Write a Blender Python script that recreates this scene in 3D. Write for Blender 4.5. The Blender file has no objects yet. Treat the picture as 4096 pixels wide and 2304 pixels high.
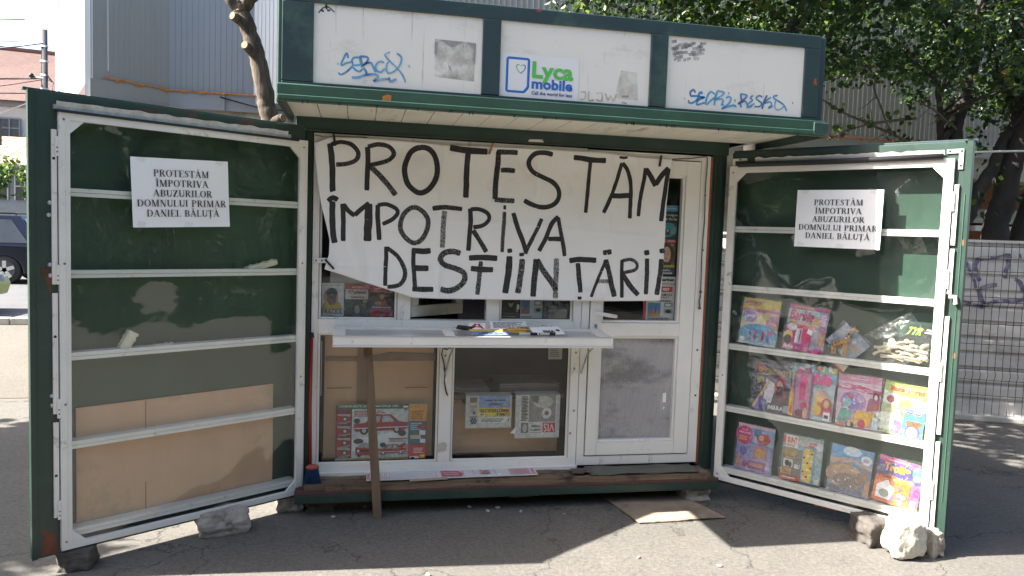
import bpy, bmesh, math, random
from mathutils import Vector, Matrix, noise
rnd = random.Random(11)
scn = bpy.context.scene
COL = scn.collection

# ------------------------------------------------------------------ camera, sky, sun, exposure
def make_camera():
    cd = bpy.data.cameras.new('camera'); cam = bpy.data.objects.new('camera', cd); COL.objects.link(cam)
    yaw, pitch, roll = 0.203077669, -0.0693558760, 0.0339127966
    ca, sa, cb, sb = math.cos(yaw), math.sin(yaw), math.cos(pitch), math.sin(pitch)
    f = Vector((sa*cb, ca*cb, sb)); r = Vector((ca, -sa, 0)); u = r.cross(f)
    cc, sc = math.cos(roll), math.sin(roll)
    r2 = cc*r + sc*u; u2 = -sc*r + cc*u
    cam.matrix_world = Matrix(((r2.x, u2.x, -f.x, .25239), (r2.y, u2.y, -f.y, -4.57698), (r2.z, u2.z, -f.z, 1.65409), (0, 0, 0, 1)))
    cd.sensor_width = 36; cd.lens = 36*3036.93/4096; cd.clip_start = .05; cd.clip_end = 2000
    scn.camera = cam
make_camera()
SUN_DIR = Vector((-1.07, .055, 1)).normalized()          # towards the sun
w = bpy.data.worlds.new('World'); scn.world = w; w.use_nodes = True
nt = w.node_tree; bg = nt.nodes['Background']
sky = nt.nodes.new('ShaderNodeTexSky'); sky.sky_type = 'NISHITA'; sky.sun_disc = False
sky.sun_elevation = math.asin(SUN_DIR.z); sky.sun_rotation = math.atan2(SUN_DIR.x, SUN_DIR.y)
sky.air_density = 1.0; sky.dust_density = 3.5; sky.ozone_density = 1.0
nt.links.new(sky.outputs[0], bg.inputs[0]); bg.inputs[1].default_value = .078
sd = bpy.data.lights.new('sun', 'SUN'); sd.energy = 5.0; sd.angle = math.radians(.5); sd.color = (1, .955, .88)
so = bpy.data.objects.new('sun', sd); COL.objects.link(so); so.location = (-8, 0, 9)
so.rotation_euler = SUN_DIR.to_track_quat('Z', 'Y').to_euler()
scn.view_settings.view_transform = 'Standard'; scn.view_settings.look = 'None'
scn.view_settings.exposure = 2.38; scn.view_settings.gamma = 1; scn.view_settings.use_curve_mapping = False
try:
    scn.cycles.use_denoising = True
    scn.cycles.max_bounces = 8; scn.cycles.transparent_max_bounces = 24
    scn.cycles.caustics_reflective = True; scn.cycles.blur_glossy = .5
    scn.cycles.sample_clamp_indirect = 8
except Exception: pass

# ------------------------------------------------------------------ materials
def lin(h):
    if isinstance(h, (tuple, list)): return tuple(h)[:3]
    h = h.lstrip('#'); o = []
    for i in (0, 2, 4):
        c = int(h[i:i+2], 16)/255; o.append(c/12.92 if c <= .04045 else ((c+.055)/1.055)**2.4)
    return tuple(o)
def nmat(name):
    m = bpy.data.materials.new(name); m.use_nodes = True
    n = m.node_tree; b = n.nodes['Principled BSDF']; return m, n, b
def N(n, t, **k):
    x = n.nodes.new(t)
    for a, v in k.items(): setattr(x, a, v)
    return x
def mix(n, fac, a, b):
    x = n.nodes.new('ShaderNodeMix'); x.data_type = 'RGBA'
    for s, v in ((0, fac), (6, a), (7, b)):
        if hasattr(v, 'is_linked') or hasattr(v, 'links'): n.links.new(v, x.inputs[s])
        elif s == 0: x.inputs[0].default_value = v
        else: x.inputs[s].default_value = (*v[:3], 1)
    return x.outputs[2]
def tex(n, kind='noise', scale=5, detail=6, rough=.6, stretch=(1, 1, 1), coord='Object', off=(0, 0, 0), distort=0):
    tc = N(n, 'ShaderNodeTexCoord'); mp = N(n, 'ShaderNodeMapping')
    mp.inputs['Scale'].default_value = stretch; mp.inputs['Location'].default_value = off
    n.links.new(tc.outputs[coord], mp.inputs[0])
    if kind == 'noise':
        t = N(n, 'ShaderNodeTexNoise'); t.inputs['Scale'].default_value = scale; t.inputs['Detail'].default_value = detail
        t.inputs['Roughness'].default_value = rough; t.inputs['Distortion'].default_value = distort
    else:
        t = N(n, 'ShaderNodeTexVoronoi'); t.feature = kind; t.inputs['Scale'].default_value = scale
    n.links.new(mp.outputs[0], t.inputs['Vector']); return t, mp
def ramp(n, src, stops):
    r = N(n, 'ShaderNodeValToRGB'); e = r.color_ramp.elements
    while len(e) < len(stops): e.new(.5)
    for k, (p, c) in enumerate(stops):
        e[k].position = p; e[k].color = (*c, 1) if isinstance(c, (tuple, list)) else (c, c, c, 1)
    n.links.new(src, r.inputs[0]); return r.outputs[0]
def bump(n, b, h, st, dist=.01, prev=None):
    x = N(n, 'ShaderNodeBump'); x.inputs['Strength'].default_value = st; x.inputs['Distance'].default_value = dist
    n.links.new(h, x.inputs['Height'])
    if prev: n.links.new(prev, x.inputs['Normal'])
    n.links.new(x.outputs[0], b.inputs['Normal']); return x.outputs[0]
def M(name, c, rough=.5, metal=0, var=.12, scale=6, bst=0, bscale=90, spec=.5, dirt=None, stretch=(1, 1, 1), rvar=.1):
    """general worn surface: base colour with soft variation, optional dirt/rust (colour, amount, scale, stretch)"""
    m, n, b = nmat(name); c = lin(c)
    t, _ = tex(n, scale=scale, stretch=stretch)
    out = mix(n, ramp(n, t.outputs[0], [(.3, 0.), (.7, 1.)]), tuple(max(0, x*(1-var)) for x in c), tuple(min(1, x*(1+var)) for x in c))
    if dirt:
        dl = dirt if isinstance(dirt, list) else [dirt]
        for k, d in enumerate(dl):
            dc, am, ds = d[:3]; st = d[3] if len(d) > 3 else (1, 1, 1)
            t2, _ = tex(n, scale=ds, detail=8, rough=.7, stretch=st, off=(3.1*k+1.7, 5.3, .4))
            out = mix(n, ramp(n, t2.outputs[0], [(1-am-.06, 0.), (1-am+.04, 1.)]), out, lin(dc))
    n.links.new(out, b.inputs['Base Color'])
    b.inputs['Roughness'].default_value = rough; b.inputs['Metallic'].default_value = metal
    b.inputs['Specular IOR Level'].default_value = spec
    if rvar:
        r = N(n, 'ShaderNodeMapRange'); r.inputs[3].default_value = max(.02, rough-rvar); r.inputs[4].default_value = min(1, rough+rvar)
        n.links.new(t.outputs[0], r.inputs[0]); n.links.new(r.outputs[0], b.inputs['Roughness'])
    if bst:
        t3, _ = tex(n, scale=bscale, detail=4, stretch=stretch); bump(n, b, t3.outputs[0], bst, .004)
    return m
_ink = {}
def ink(h, rough=.42, plain=False):
    if plain:
        if (h, 1) not in _ink: _ink[(h, 1)] = M('print_ink', lin(h), rough, var=.08, scale=30, rvar=0)
        return _ink[(h, 1)]
    if h not in _ink:
        m, n, b = nmat('print_ink'); t, _ = tex(n, scale=48, detail=8, rough=.75); c = lin(h); k = .32 if max(c)-min(c) > .04 else .12
        o = mix(n, ramp(n, t.outputs[0], [(.36, 0.), (.64, 1.)]), tuple(x*(1-k) for x in c), tuple(min(1, x*(1+k*.7)+k*.03) for x in c))
        if k > .2:
            t2, _ = tex(n, scale=26, detail=5, off=(4, 2, 7)); o = mix(n, ramp(n, t2.outputs[0], [(.52, 0.), (.66, .5)]), o, (min(1, c[1]*.8+.12), min(1, c[2]*.7+.10), min(1, c[0]*.7+.10)))
        n.links.new(o, b.inputs['Base Color'])
        b.inputs['Roughness'].default_value = rough; _ink[h] = m
    return _ink[h]
def glassy(name, tint=(.9, .93, .92), ior=1.5, rough=.03, bst=0, bscale=4, gcol=(1, 1, 1), haze=0., refl=1.5):
    m = bpy.data.materials.new(name); m.use_nodes = True; n = m.node_tree; n.nodes.clear()
    o = N(n, 'ShaderNodeOutputMaterial'); mx = N(n, 'ShaderNodeMixShader'); ge = N(n, 'ShaderNodeNewGeometry')
    tr = N(n, 'ShaderNodeBsdfTransparent'); gl = N(n, 'ShaderNodeBsdfGlossy')
    tr.inputs[0].default_value = (*tint, 1); gl.inputs[0].default_value = (*gcol, 1); gl.inputs['Roughness'].default_value = rough
    base = tr.outputs[0]
    if haze:
        df = N(n, 'ShaderNodeBsdfDiffuse'); df.inputs[0].default_value = (.75, .77, .78, 1)
        t, _ = tex(n, scale=9, detail=7, rough=.7); mh = N(n, 'ShaderNodeMixShader')
        n.links.new(ramp(n, t.outputs[0], [(.35, haze*.25), (.75, haze)]), mh.inputs[0])
        n.links.new(tr.outputs[0], mh.inputs[1]); n.links.new(df.outputs[0], mh.inputs[2]); base = mh.outputs[0]
    f0 = ((ior-1)/(ior+1))**2*refl; dp = N(n, 'ShaderNodeVectorMath', operation='DOT_PRODUCT'); n.links.new(ge.outputs['Normal'], dp.inputs[0]); n.links.new(ge.outputs['Incoming'], dp.inputs[1])
    ab = N(n, 'ShaderNodeMath', operation='ABSOLUTE'); n.links.new(dp.outputs['Value'], ab.inputs[0]); om = N(n, 'ShaderNodeMath', operation='SUBTRACT'); om.inputs[0].default_value = 1; n.links.new(ab.outputs[0], om.inputs[1])
    pw = N(n, 'ShaderNodeMath', operation='POWER'); pw.inputs[1].default_value = 5; n.links.new(om.outputs[0], pw.inputs[0]); ma = N(n, 'ShaderNodeMath', operation='MULTIPLY_ADD'); ma.inputs[1].default_value = 1-f0; ma.inputs[2].default_value = f0; n.links.new(pw.outputs[0], ma.inputs[0])
    n.links.new(ma.outputs[0], mx.inputs[0]); n.links.new(base, mx.inputs[1]); n.links.new(gl.outputs[0], mx.inputs[2])
    if bst:
        t, _ = tex(n, scale=bscale, detail=3); bp = N(n, 'ShaderNodeBump'); bp.inputs['Strength'].default_value = bst; bp.inputs['Distance'].default_value = .02
        n.links.new(t.outputs[0], bp.inputs['Height']); n.links.new(bp.outputs[0], gl.inputs['Normal']); n.links.new(bp.outputs[0], dp.inputs[0])
    n.links.new(mx.outputs[0], o.inputs[0]); return m
def asphalt(name, c, crack=True, grit=.35, dusty=.0, bst=.5):
    m, n, b = nmat(name); c = lin(c)
    big, _ = tex(n, scale=.9, detail=5); mid, _ = tex(n, scale=7, detail=7, rough=.75); fine, _ = tex(n, scale=150, detail=3, rough=.8)
    peb, _ = tex(n, 'F1', scale=95)
    o = mix(n, ramp(n, big.outputs[0], [(.3, 0.), (.7, 1.)]), tuple(x*.84 for x in c), tuple(x*1.13 for x in c))
    o = mix(n, ramp(n, mid.outputs[0], [(.42, 0.), (.62, .55)]), o, tuple(x*(.78) for x in c))
    gr, _ = tex(n, scale=42, detail=5, rough=.85); o = mix(n, ramp(n, gr.outputs[0], [(.38, .7), (.55, 0.)]), o, tuple(x*.5 for x in c)); o = mix(n, ramp(n, gr.outputs[0], [(.56, 0.), (.68, .5)]), o, tuple(x*1.5 for x in c))
    o = mix(n, ramp(n, fine.outputs[0], [(.35, grit), (.6, 0.)]), o, tuple(x*.45 for x in c))
    o = mix(n, ramp(n, peb.outputs[0], [(.06, grit*.9), (.2, 0.)]), o, tuple(min(1, x*1.7) for x in c))
    h = N(n, 'ShaderNodeMath', operation='ADD'); n.links.new(fine.outputs[0], h.inputs[0]); n.links.new(mid.outputs[0], h.inputs[1])
    hh = h.outputs[0]
    if crack:
        v, mp = tex(n, 'DISTANCE_TO_EDGE', scale=1.05); wn, _ = tex(n, scale=3.2, detail=6, rough=.65)
        ad = N(n, 'ShaderNodeVectorMath', operation='MULTIPLY_ADD'); ad.inputs[1].default_value = (.55, .55, .55)
        n.links.new(wn.outputs[1], ad.inputs[0]); tc = N(n, 'ShaderNodeTexCoord'); n.links.new(tc.outputs['Object'], ad.inputs[2]); n.links.new(ad.outputs[0], v.inputs['Vector'])
        g, _ = tex(n, scale=.8, detail=2, off=(5, 2, 0))
        mk = N(n, 'ShaderNodeMath', operation='MULTIPLY'); n.links.new(ramp(n, v.outputs[0], [(.002, .95), (.008, 0.)]), mk.inputs[0])
        n.links.new(ramp(n, g.outputs[0], [(.41, 0.), (.48, 1.)]), mk.inputs[1])
        v2, _ = tex(n, 'DISTANCE_TO_EDGE', scale=4.5); n.links.new(ad.outputs[0], v2.inputs['Vector'])
        g2, _ = tex(n, scale=1.3, detail=2, off=(1, 7, 0)); mk2 = N(n, 'ShaderNodeMath', operation='MULTIPLY')
        n.links.new(ramp(n, v2.outputs[0], [(.003, .45), (.014, 0.)]), mk2.inputs[0]); n.links.new(ramp(n, g2.outputs[0], [(.5, 0.), (.58, 1.)]), mk2.inputs[1])
        mxm = N(n, 'ShaderNodeMath', operation='MAXIMUM'); n.links.new(mk.outputs[0], mxm.inputs[0]); n.links.new(mk2.outputs[0], mxm.inputs[1])
        o = mix(n, mxm.outputs[0], o, tuple(x*.30 for x in c))
        sb = N(n, 'ShaderNodeMath', operation='SUBTRACT'); n.links.new(hh, sb.inputs[0]); n.links.new(mxm.outputs[0], sb.inputs[1]); hh = sb.outputs[0]
    n.links.new(o, b.inputs['Base Color']); b.inputs['Roughness'].default_value = .9; b.inputs['Specular IOR Level'].default_value = .25
    hq = N(n, 'ShaderNodeMath', operation='ADD'); n.links.new(hh, hq.inputs[0]); n.links.new(gr.outputs[0], hq.inputs[1]); bump(n, b, hq.outputs[0], bst, .012); return m

GREEN = M('green_metal_paint', (.019, .044, .033), .42, var=.16, scale=5, bst=.12, bscale=35, dirt=[((.030, .055, .044), .42, 3), ((.16, .055, .03), .24, 5)])
GREEN_IN = M('green_inner_paint', (.015, .047, .029), .5, var=.25, scale=3, bst=.1, bscale=20, stretch=(1, 1, .3))
GREEN_FASCIA = M('sky_tinted_green_paint', (.030, .057, .061), .38, var=.12, scale=4, bst=.06, bscale=200, dirt=((.055, .10, .08), .40, 2.5))  # green paint with the sky's bluish reflection put into its base colour
GREEN_LIP = M('mid_green_paint', (.038, .092, .060), .45, var=.2, scale=4, bst=.1, bscale=30, dirt=[((.03, .075, .05), .38, 4, (1, 1, 3)), ((.30, .33, .27), .24, 14)])
ORANGE = M('orange_primer_paint', (.33, .075, .025), .65, var=.25, scale=25)
REDOX = M('red_oxide_primer', (.085, .038, .03), .65, var=.25, scale=20)
WHITE = M('white_plastic', (.76, .74, .69), .38, var=.06, scale=3, bst=.04, dirt=((.45, .42, .35), .33, 9, (1, 1, .35)))
WHITEAL = M('white_aluminium', (.74, .72, .67), .42, var=.07, scale=4, bst=.05, dirt=((.43, .41, .36), .35, 12))
ALU = M('brushed_aluminium', (.62, .62, .61), .32, .7, var=.1, scale=20, stretch=(.1, 1, 1))
GALV = M('galvanised_steel', (.45, .47, .49), .45, .6, var=.25, scale=25)
PANEL = M('off_white_sign_panel', (.80, .775, .715), .3, var=.04, scale=2, bst=.02, bscale=12, dirt=[((.66, .635, .575), .36, 2.2, (1, 1, 2.5)), ((.42, .39, .35), .34, 5, (6, 1, .3)), ((.3, .28, .25), .27, 9, (1, 1, 1))])
SOFF = M('cream_soffit_board', (.74, .70, .58), .55, var=.06, scale=3, dirt=((.40, .36, .28), .36, 4, (1, .3, 1)))
WOOD = M('weathered_wood', (.17, .115, .07), .8, var=.45, scale=14, bst=.5, bscale=40, stretch=(.12, 1, 1), dirt=((.05, .035, .025), .4, 6))
WOODV = M('prop_stick_wood', (.15, .10, .06), .75, var=.45, scale=16, bst=.4, bscale=40, stretch=(1, 1, .08), dirt=((.05, .032, .022), .42, 3, (1, 1, .4)))
CARD = M('brown_cardboard', (.62, .385, .235), .85, var=.07, scale=5, bst=.05, bscale=30, stretch=(1, 1, .2), dirt=((.48, .33, .21), .4, 2.5))
TAPE = M('brown_parcel_tape', (.19, .11, .055), .3, var=.12, scale=20)
PAPER = M('white_paper', (.86, .86, .86), .7, var=.02, scale=4)
NEWS = M('newsprint', (.60, .58, .54), .8, var=.05, scale=12)
DARK = M('dark_interior', (.035, .033, .034), .8, var=.3, scale=3)
NAVY = M('navy_cabinet', (.022, .026, .06), .4, var=.2, scale=4)
BLACK = M('black_rubber', (.015, .015, .016), .6, var=.2)
FOAM = M('cream_foam', (.72, .68, .52), .9, var=.12, scale=30, bst=.6, bscale=60)
PUFOAM = M('orange_builders_foam', (.52, .20, .05), .85, var=.3, scale=12, bst=.6, bscale=40)
STONE = M('rough_concrete_stone', (.36, .325, .27), .95, var=.28, scale=9, bst=1.0, bscale=45, dirt=((.19, .17, .145), .42, 12))
STONED = M('dark_brick_block', (.085, .075, .065), .95, var=.35, scale=9, bst=.9, bscale=40)
GLASS = glassy('window_glass', (.86, .89, .88), 1.45, .015, haze=.010, refl=1.0)
FILM = glassy('clear_plastic_film', (.93, .95, .94), 1.55, .05, bst=.10, bscale=4, haze=.012)
SLEEVE = glassy('crinkled_cellophane', (.95, .96, .96), 1.6, .06, bst=.9, bscale=24, haze=.02)
INKBLK = M('black_print', (.018, .018, .02), .6, var=.1)
SCREW = M('screw_metal', (.25, .24, .23), .45, .6)

# ------------------------------------------------------------------ mesh building
ORI = {}
class MB:
    def __init__(s, T=None): s.v = []; s.f = []; s.m = []; s.sm = []; s.mats = []; s.T = T; s.uv = None
    def add(s, vs, fs, mat, smooth=False):
        b = len(s.v)
        s.v += [s.T(*p) if s.T else tuple(p) for p in vs]
        if mat not in s.mats: s.mats.append(mat)
        k = s.mats.index(mat)
        for f in fs: s.f.append(tuple(b+i for i in f)); s.m.append(k); s.sm.append(smooth)
        return s
    def box(s, x0, x1, y0, y1, z0, z1, mat):
        return s.add([(x0, y0, z0), (x1, y0, z0), (x1, y1, z0), (x0, y1, z0), (x0, y0, z1), (x1, y0, z1), (x1, y1, z1), (x0, y1, z1)],
                     [(0, 3, 2, 1), (4, 5, 6, 7), (0, 1, 5, 4), (1, 2, 6, 5), (2, 3, 7, 6), (3, 0, 4, 7)], mat)
    def obox(s, O, ex, ey, ez, mat):
        O, ex, ey, ez = map(Vector, (O, ex, ey, ez)); P = [O, O+ex, O+ex+ey, O+ey]; P += [p+ez for p in P]
        return s.add(P, [(0, 3, 2, 1), (4, 5, 6, 7), (0, 1, 5, 4), (1, 2, 6, 5), (2, 3, 7, 6), (3, 0, 4, 7)], mat)
    def prism(s, poly, ev, mat):                                   # polygon of 3D points pushed along ev
        n = len(poly); ev = Vector(ev); P = [Vector(p) for p in poly]
        return s.add(P+[p+ev for p in P], [tuple(range(n))[::-1], tuple(range(n, 2*n))]+[(i, (i+1) % n, n+(i+1) % n, n+i) for i in range(n)], mat)
    def tube(s, pts, r, mat, n=8, smooth=True, closed=False):
        P = [Vector(p) for p in pts]; vs = []; fs = []; up = Vector((.13, .27, .95))
        for i, p in enumerate(P):
            d = (P[min(i+1, len(P)-1)]-P[max(i-1, 0)]).normalized(); a = d.cross(up)
            if a.length < .05: a = d.cross(Vector((1, 0, 0)))
            a.normalize(); b2 = d.cross(a); rr = r[i] if isinstance(r, (list, tuple)) else r
            for k in range(n):
                t = 2*math.pi*k/n; vs.append(p+(a*math.cos(t)+b2*math.sin(t))*rr)
        for i in range(len(P)-1):
            for k in range(n): fs.append((i*n+k, i*n+(k+1) % n, (i+1)*n+(k+1) % n, (i+1)*n+k))
        fs += [tuple(range(n)), tuple(range((len(P)-1)*n, len(P)*n))]
        return s.add(vs, fs, mat, smooth)
    def cyl(s, c, axis, r, h, mat, n=16):
        c = Vector(c); a = Vector(axis).normalized(); return s.tube([c, c+a*h], r, mat, n, False)
    def ball(s, c, r, mat, nu=12, nv=8, sq=(1, 1, 1)):
        vs = []; fs = []
        for j in range(nv+1):
            for i in range(nu):
                t, p = 2*math.pi*i/nu, math.pi*j/nv
                vs.append((c[0]+r*sq[0]*math.sin(p)*math.cos(t), c[1]+r*sq[1]*math.sin(p)*math.sin(t), c[2]+r*sq[2]*math.cos(p)))
        for j in range(nv):
            for i in range(nu): fs.append((j*nu+i, (j+1)*nu+i, (j+1)*nu+(i+1) % nu, j*nu+(i+1) % nu))
        return s.add(vs, fs, mat, True)
    def grid(s, fn, nu, nv, mat, smooth=True):
        vs = [fn(i/nu, j/nv) for j in range(nv+1) for i in range(nu+1)]
        fs = [(j*(nu+1)+i, j*(nu+1)+i+1, (j+1)*(nu+1)+i+1, (j+1)*(nu+1)+i) for j in range(nv) for i in range(nu)]
        return s.add(vs, fs, mat, smooth)
    def build(s, name, parent=None, bev=0, loc=None, fix=False, kind=None):
        me = bpy.data.meshes.new(name)
        if parent is not None: o0 = Vector(ORI[parent.name])
        elif loc is not None: o0 = Vector(loc)
        else:
            xs, ys, zs = zip(*[tuple(v) for v in s.v]); o0 = Vector(((min(xs)+max(xs))/2, (min(ys)+max(ys))/2, min(zs)))
        me.from_pydata([tuple(Vector(v)-o0) for v in s.v], [], s.f)
        for m in s.mats: me.materials.append(m)
        me.polygons.foreach_set('material_index', s.m); me.polygons.foreach_set('use_smooth', s.sm)
        if s.uv:
            ul = me.uv_layers.new(name='UVMap'); ul.data.foreach_set('uv', [c for l in me.loops for c in s.uv[l.vertex_index]])
        me.update()
        if fix:
            bm = bmesh.new(); bm.from_mesh(me); bmesh.ops.recalc_face_normals(bm, faces=bm.faces); bm.to_mesh(me); bm.free()
        ob = bpy.data.objects.new(name, me); COL.objects.link(ob)
        if parent is not None: ob.parent = parent
        else: ob.location = o0
        ORI[ob.name] = o0
        if bev:
            bv = ob.modifiers.new('Bevel', 'BEVEL'); bv.width = bev; bv.segments = 2; bv.limit_method = 'ANGLE'; bv.angle_limit = math.radians(40)
        if kind: ob['kind'] = kind
        return ob
def tag(o, label, cat, group=None):
    o['label'] = label; o['category'] = cat
    if group: o['group'] = group
    return o
def thing(name, loc, label, cat, group=None):
    o = bpy.data.objects.new(name, None); COL.objects.link(o); o.location = loc; o.empty_display_size = .1; ORI[o.name] = Vector(loc)
    return tag(o, label, cat, group)

# ------------------------------------------------------------------ lettering
_txt = {}
def textgeo(t, bold=0., shear=0.):
    k = (t, bold, shear)
    if k not in _txt:
        cu = bpy.data.curves.new('text', 'FONT'); cu.body = t; cu.size = 1; cu.offset = bold; cu.shear = shear; cu.resolution_u = 2
        ob = bpy.data.objects.new('text', cu); COL.objects.link(ob); me = ob.to_mesh()
        vs = [tuple(v.co) for v in me.vertices]; fs = [tuple(p.vertices) for p in me.polygons]
        ob.to_mesh_clear(); bpy.data.objects.remove(ob); bpy.data.curves.remove(cu)
        x0 = min(v[0] for v in vs); x1 = max(v[0] for v in vs); y0 = min(v[1] for v in vs); y1 = max(v[1] for v in vs)
        _txt[k] = ([((v[0]-x0)/(x1-x0), (v[1]-y0)/(y1-y0)) for v in vs], fs)
    return _txt[k]
class Frame:
    """a flat sheet in space: O bottom-left corner, ex along its foot, ez up its side, n towards the viewer"""
    def __init__(s, O, ex, ez, n): s.O, s.ex, s.ez, s.n = Vector(O), Vector(ex), Vector(ez), Vector(n).normalized()
    def P(s, u, v, d=0): return s.O+s.ex*u+s.ez*v+s.n*d
def quad_frame(tl, tr, br, bl, n):
    tl, tr, br, bl = map(Vector, (tl, tr, br, bl)); ex = ((br-bl)+(tr-tl))/2; h = ((tl-bl)+(tr-br))/2
    ez = h-ex*(h.dot(ex)/ex.length_squared); c = (tl+tr+br+bl)/4
    return Frame(c-ex/2-ez/2, ex, ez, n)
def deco(mb, F, ops, d0=.0006, step=.0004, solid=False):
    """flat print on sheet F: r rectangle, e ellipse, p polygon, t text, lines for rows of small type"""
    k = 0
    for op in ops:
        d = d0+step*k; c = op[-1] if not isinstance(op[-1], dict) else op[-2]; opt = op[-1] if isinstance(op[-1], dict) else {}
        m = c if not isinstance(c, str) else ink(c, plain=op[0] in ('t', 'lines') or solid)
        if op[0] == 'r':
            x0, y0, x1, y1 = op[1:5]; mb.add([F.P(x0, y0, d), F.P(x1, y0, d), F.P(x1, y1, d), F.P(x0, y1, d)], [(0, 1, 2, 3)], m)
        elif op[0] == 'e':
            cx, cy, rx, ry = op[1:5]; q = 22
            mb.add([F.P(cx+rx*math.cos(2*math.pi*i/q), cy+ry*math.sin(2*math.pi*i/q), d) for i in range(q)], [tuple(range(q))], m)
        elif op[0] == 'p':
            mb.add([F.P(x, y, d) for x, y in op[1]], [tuple(range(len(op[1])))], m)
        elif op[0] == 't':
            vs, fs = textgeo(op[1], opt.get('b', .02), opt.get('s', 0)); x0, y0, x1, y1 = op[2:6]
            if opt.get('flip'): vs = [(1-a, 1-b) for a, b in vs]
            sl = opt.get('rise', 0)
            mb.add([F.P(x0+(x1-x0)*a, y0+(y1-y0)*b+sl*a, d) for a, b in vs], fs, m)
        elif op[0] == 'lines':
            x0, y0, x1, y1, nl = op[1:6]; rr = random.Random(int(x0*1000+y0*77+nl))
            for i in range(nl):
                y = y1-(y1-y0)*(i+.5)/nl; hh = (y1-y0)/nl*.28; x = x0; xe = x0+(x1-x0)*rr.uniform(.75, 1)
                while x < xe:
                    wd = min(xe-x, (x1-x0)*rr.uniform(.06, .2)); mb.add([F.P(x, y-hh, d), F.P(x+wd*.88, y-hh, d), F.P(x+wd*.88, y+hh, d), F.P(x, y+hh, d)], [(0, 1, 2, 3)], m); x += wd
        k += 1
def stroke(mb, pts, wd, fn, mat, res=.012, cols=3, uvk=None, wob=.12, taper=True):
    """a brush stroke: polyline of 2D points smoothed, given width, laid on surface fn(x,z)->3D"""
    P = [Vector(p) for p in pts]; Q = []
    if len(P) == 2: P = [P[0], P[0].lerp(P[1], .5), P[1]]
    cl = (P[0]-P[-1]).length < .004
    for i in range(len(P)-1):
        a = P[i-1] if i else (P[-2] if cl else P[0]); b, c = P[i], P[i+1]; d = P[i+2] if i+2 < len(P) else (P[1] if cl else P[-1])
        m = max(2, int((c-b).length/res))
        for j in range(m):
            t = j/m; Q.append(.5*((2*b)+(c-a)*t+(2*a-5*b+4*c-d)*t*t+(3*b-a-3*c+d)*t**3))
    Q.append(P[-1]); vs = []; L = 0; sd = rnd.random()*100
    for i, q in enumerate(Q):
        t = (Q[min(i+1, len(Q)-1)]-Q[max(0, i-1)]); t = t.normalized() if t.length else Vector((1, 0)); nn = Vector((-t.y, t.x))
        if i: L += (q-Q[i-1]).length
        hw = wd/2*(1+wob*noise.noise((L*22, sd, 0))); hw2 = wd/2*(1+wob*noise.noise((L*22, sd+9, 0)))
        if taper and not cl and i in (0, len(Q)-1): hw *= .8; hw2 *= .8
        for k in range(cols+1):
            a = k/cols*2-1; p = q+nn*(hw if a > 0 else hw2)*a; vs.append(fn(p.x, p.y))
            if mb.uv is not None: mb.uv.append((L*10+sd, a*.5+.5+(uvk or 0)))
    c1 = cols+1
    fs = [(i*c1+k, i*c1+k+1, (i+1)*c1+k+1, (i+1)*c1+k) for i in range(len(Q)-1) for k in range(cols)]
    mb.add(vs, fs, mat, True)

# serif capitals for the typed notices, as polygons in a unit-high box
def _rect(a, b, c, d): return [(a, b), (c, b), (c, d), (a, d)]
def _line(p, q, wd): return [(p[0]-wd/2, p[1]), (p[0]+wd/2, p[1]), (q[0]+wd/2, q[1]), (q[0]-wd/2, q[1])]
def _ring(cx, cy, rx, ry, wk, wn, a0, a1, n=14):
    o = []
    for i in range(n):
        t0, t1 = math.radians(a0+(a1-a0)*i/n), math.radians(a0+(a1-a0)*(i+1)/n)
        o.append([(cx+rx*math.cos(t0), cy+ry*math.sin(t0)), (cx+rx*math.cos(t1), cy+ry*math.sin(t1)), (cx+(rx-wk)*math.cos(t1), cy+(ry-wn)*math.sin(t1)), (cx+(rx-wk)*math.cos(t0), cy+(ry-wn)*math.sin(t0))])
    return o
def _sstroke(pts, ws):
    o = []
    for i in range(len(pts)-1):
        a, b = Vector(pts[i]), Vector(pts[i+1]); t = (b-a).normalized(); nn = Vector((-t.y, t.x))
        o.append([tuple(a+nn*ws[i]/2), tuple(a-nn*ws[i]/2), tuple(b+t*.01-nn*ws[i+1]/2), tuple(b+t*.01+nn*ws[i+1]/2)])
    return o
_stem = lambda x0=.08: [_rect(x0, 0, x0+.16, 1), _rect(x0-.08, 0, x0+.24, .045), _rect(x0-.08, .955, x0+.24, 1)]
_P = _stem()+_ring(.33, .745, .28, .255, .15, .05, -90, 90)+[_rect(.2, .95, .34, 1), _rect(.2, .49, .34, .54)]
_A = [_line((.1, 0), (.37, 1), .06), _line((.66, 0), (.37, 1), .17), _rect(.2, .3, .56, .35), _rect(-.02, 0, .22, .045), _rect(.52, 0, .82, .045)]
_T = [_rect(.27, 0, .43, 1), _rect(0, .95, .7, 1), _rect(0, .74, .05, .96), _rect(.65, .74, .7, .96), _rect(.18, 0, .52, .045)]
_I = _stem()
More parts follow.
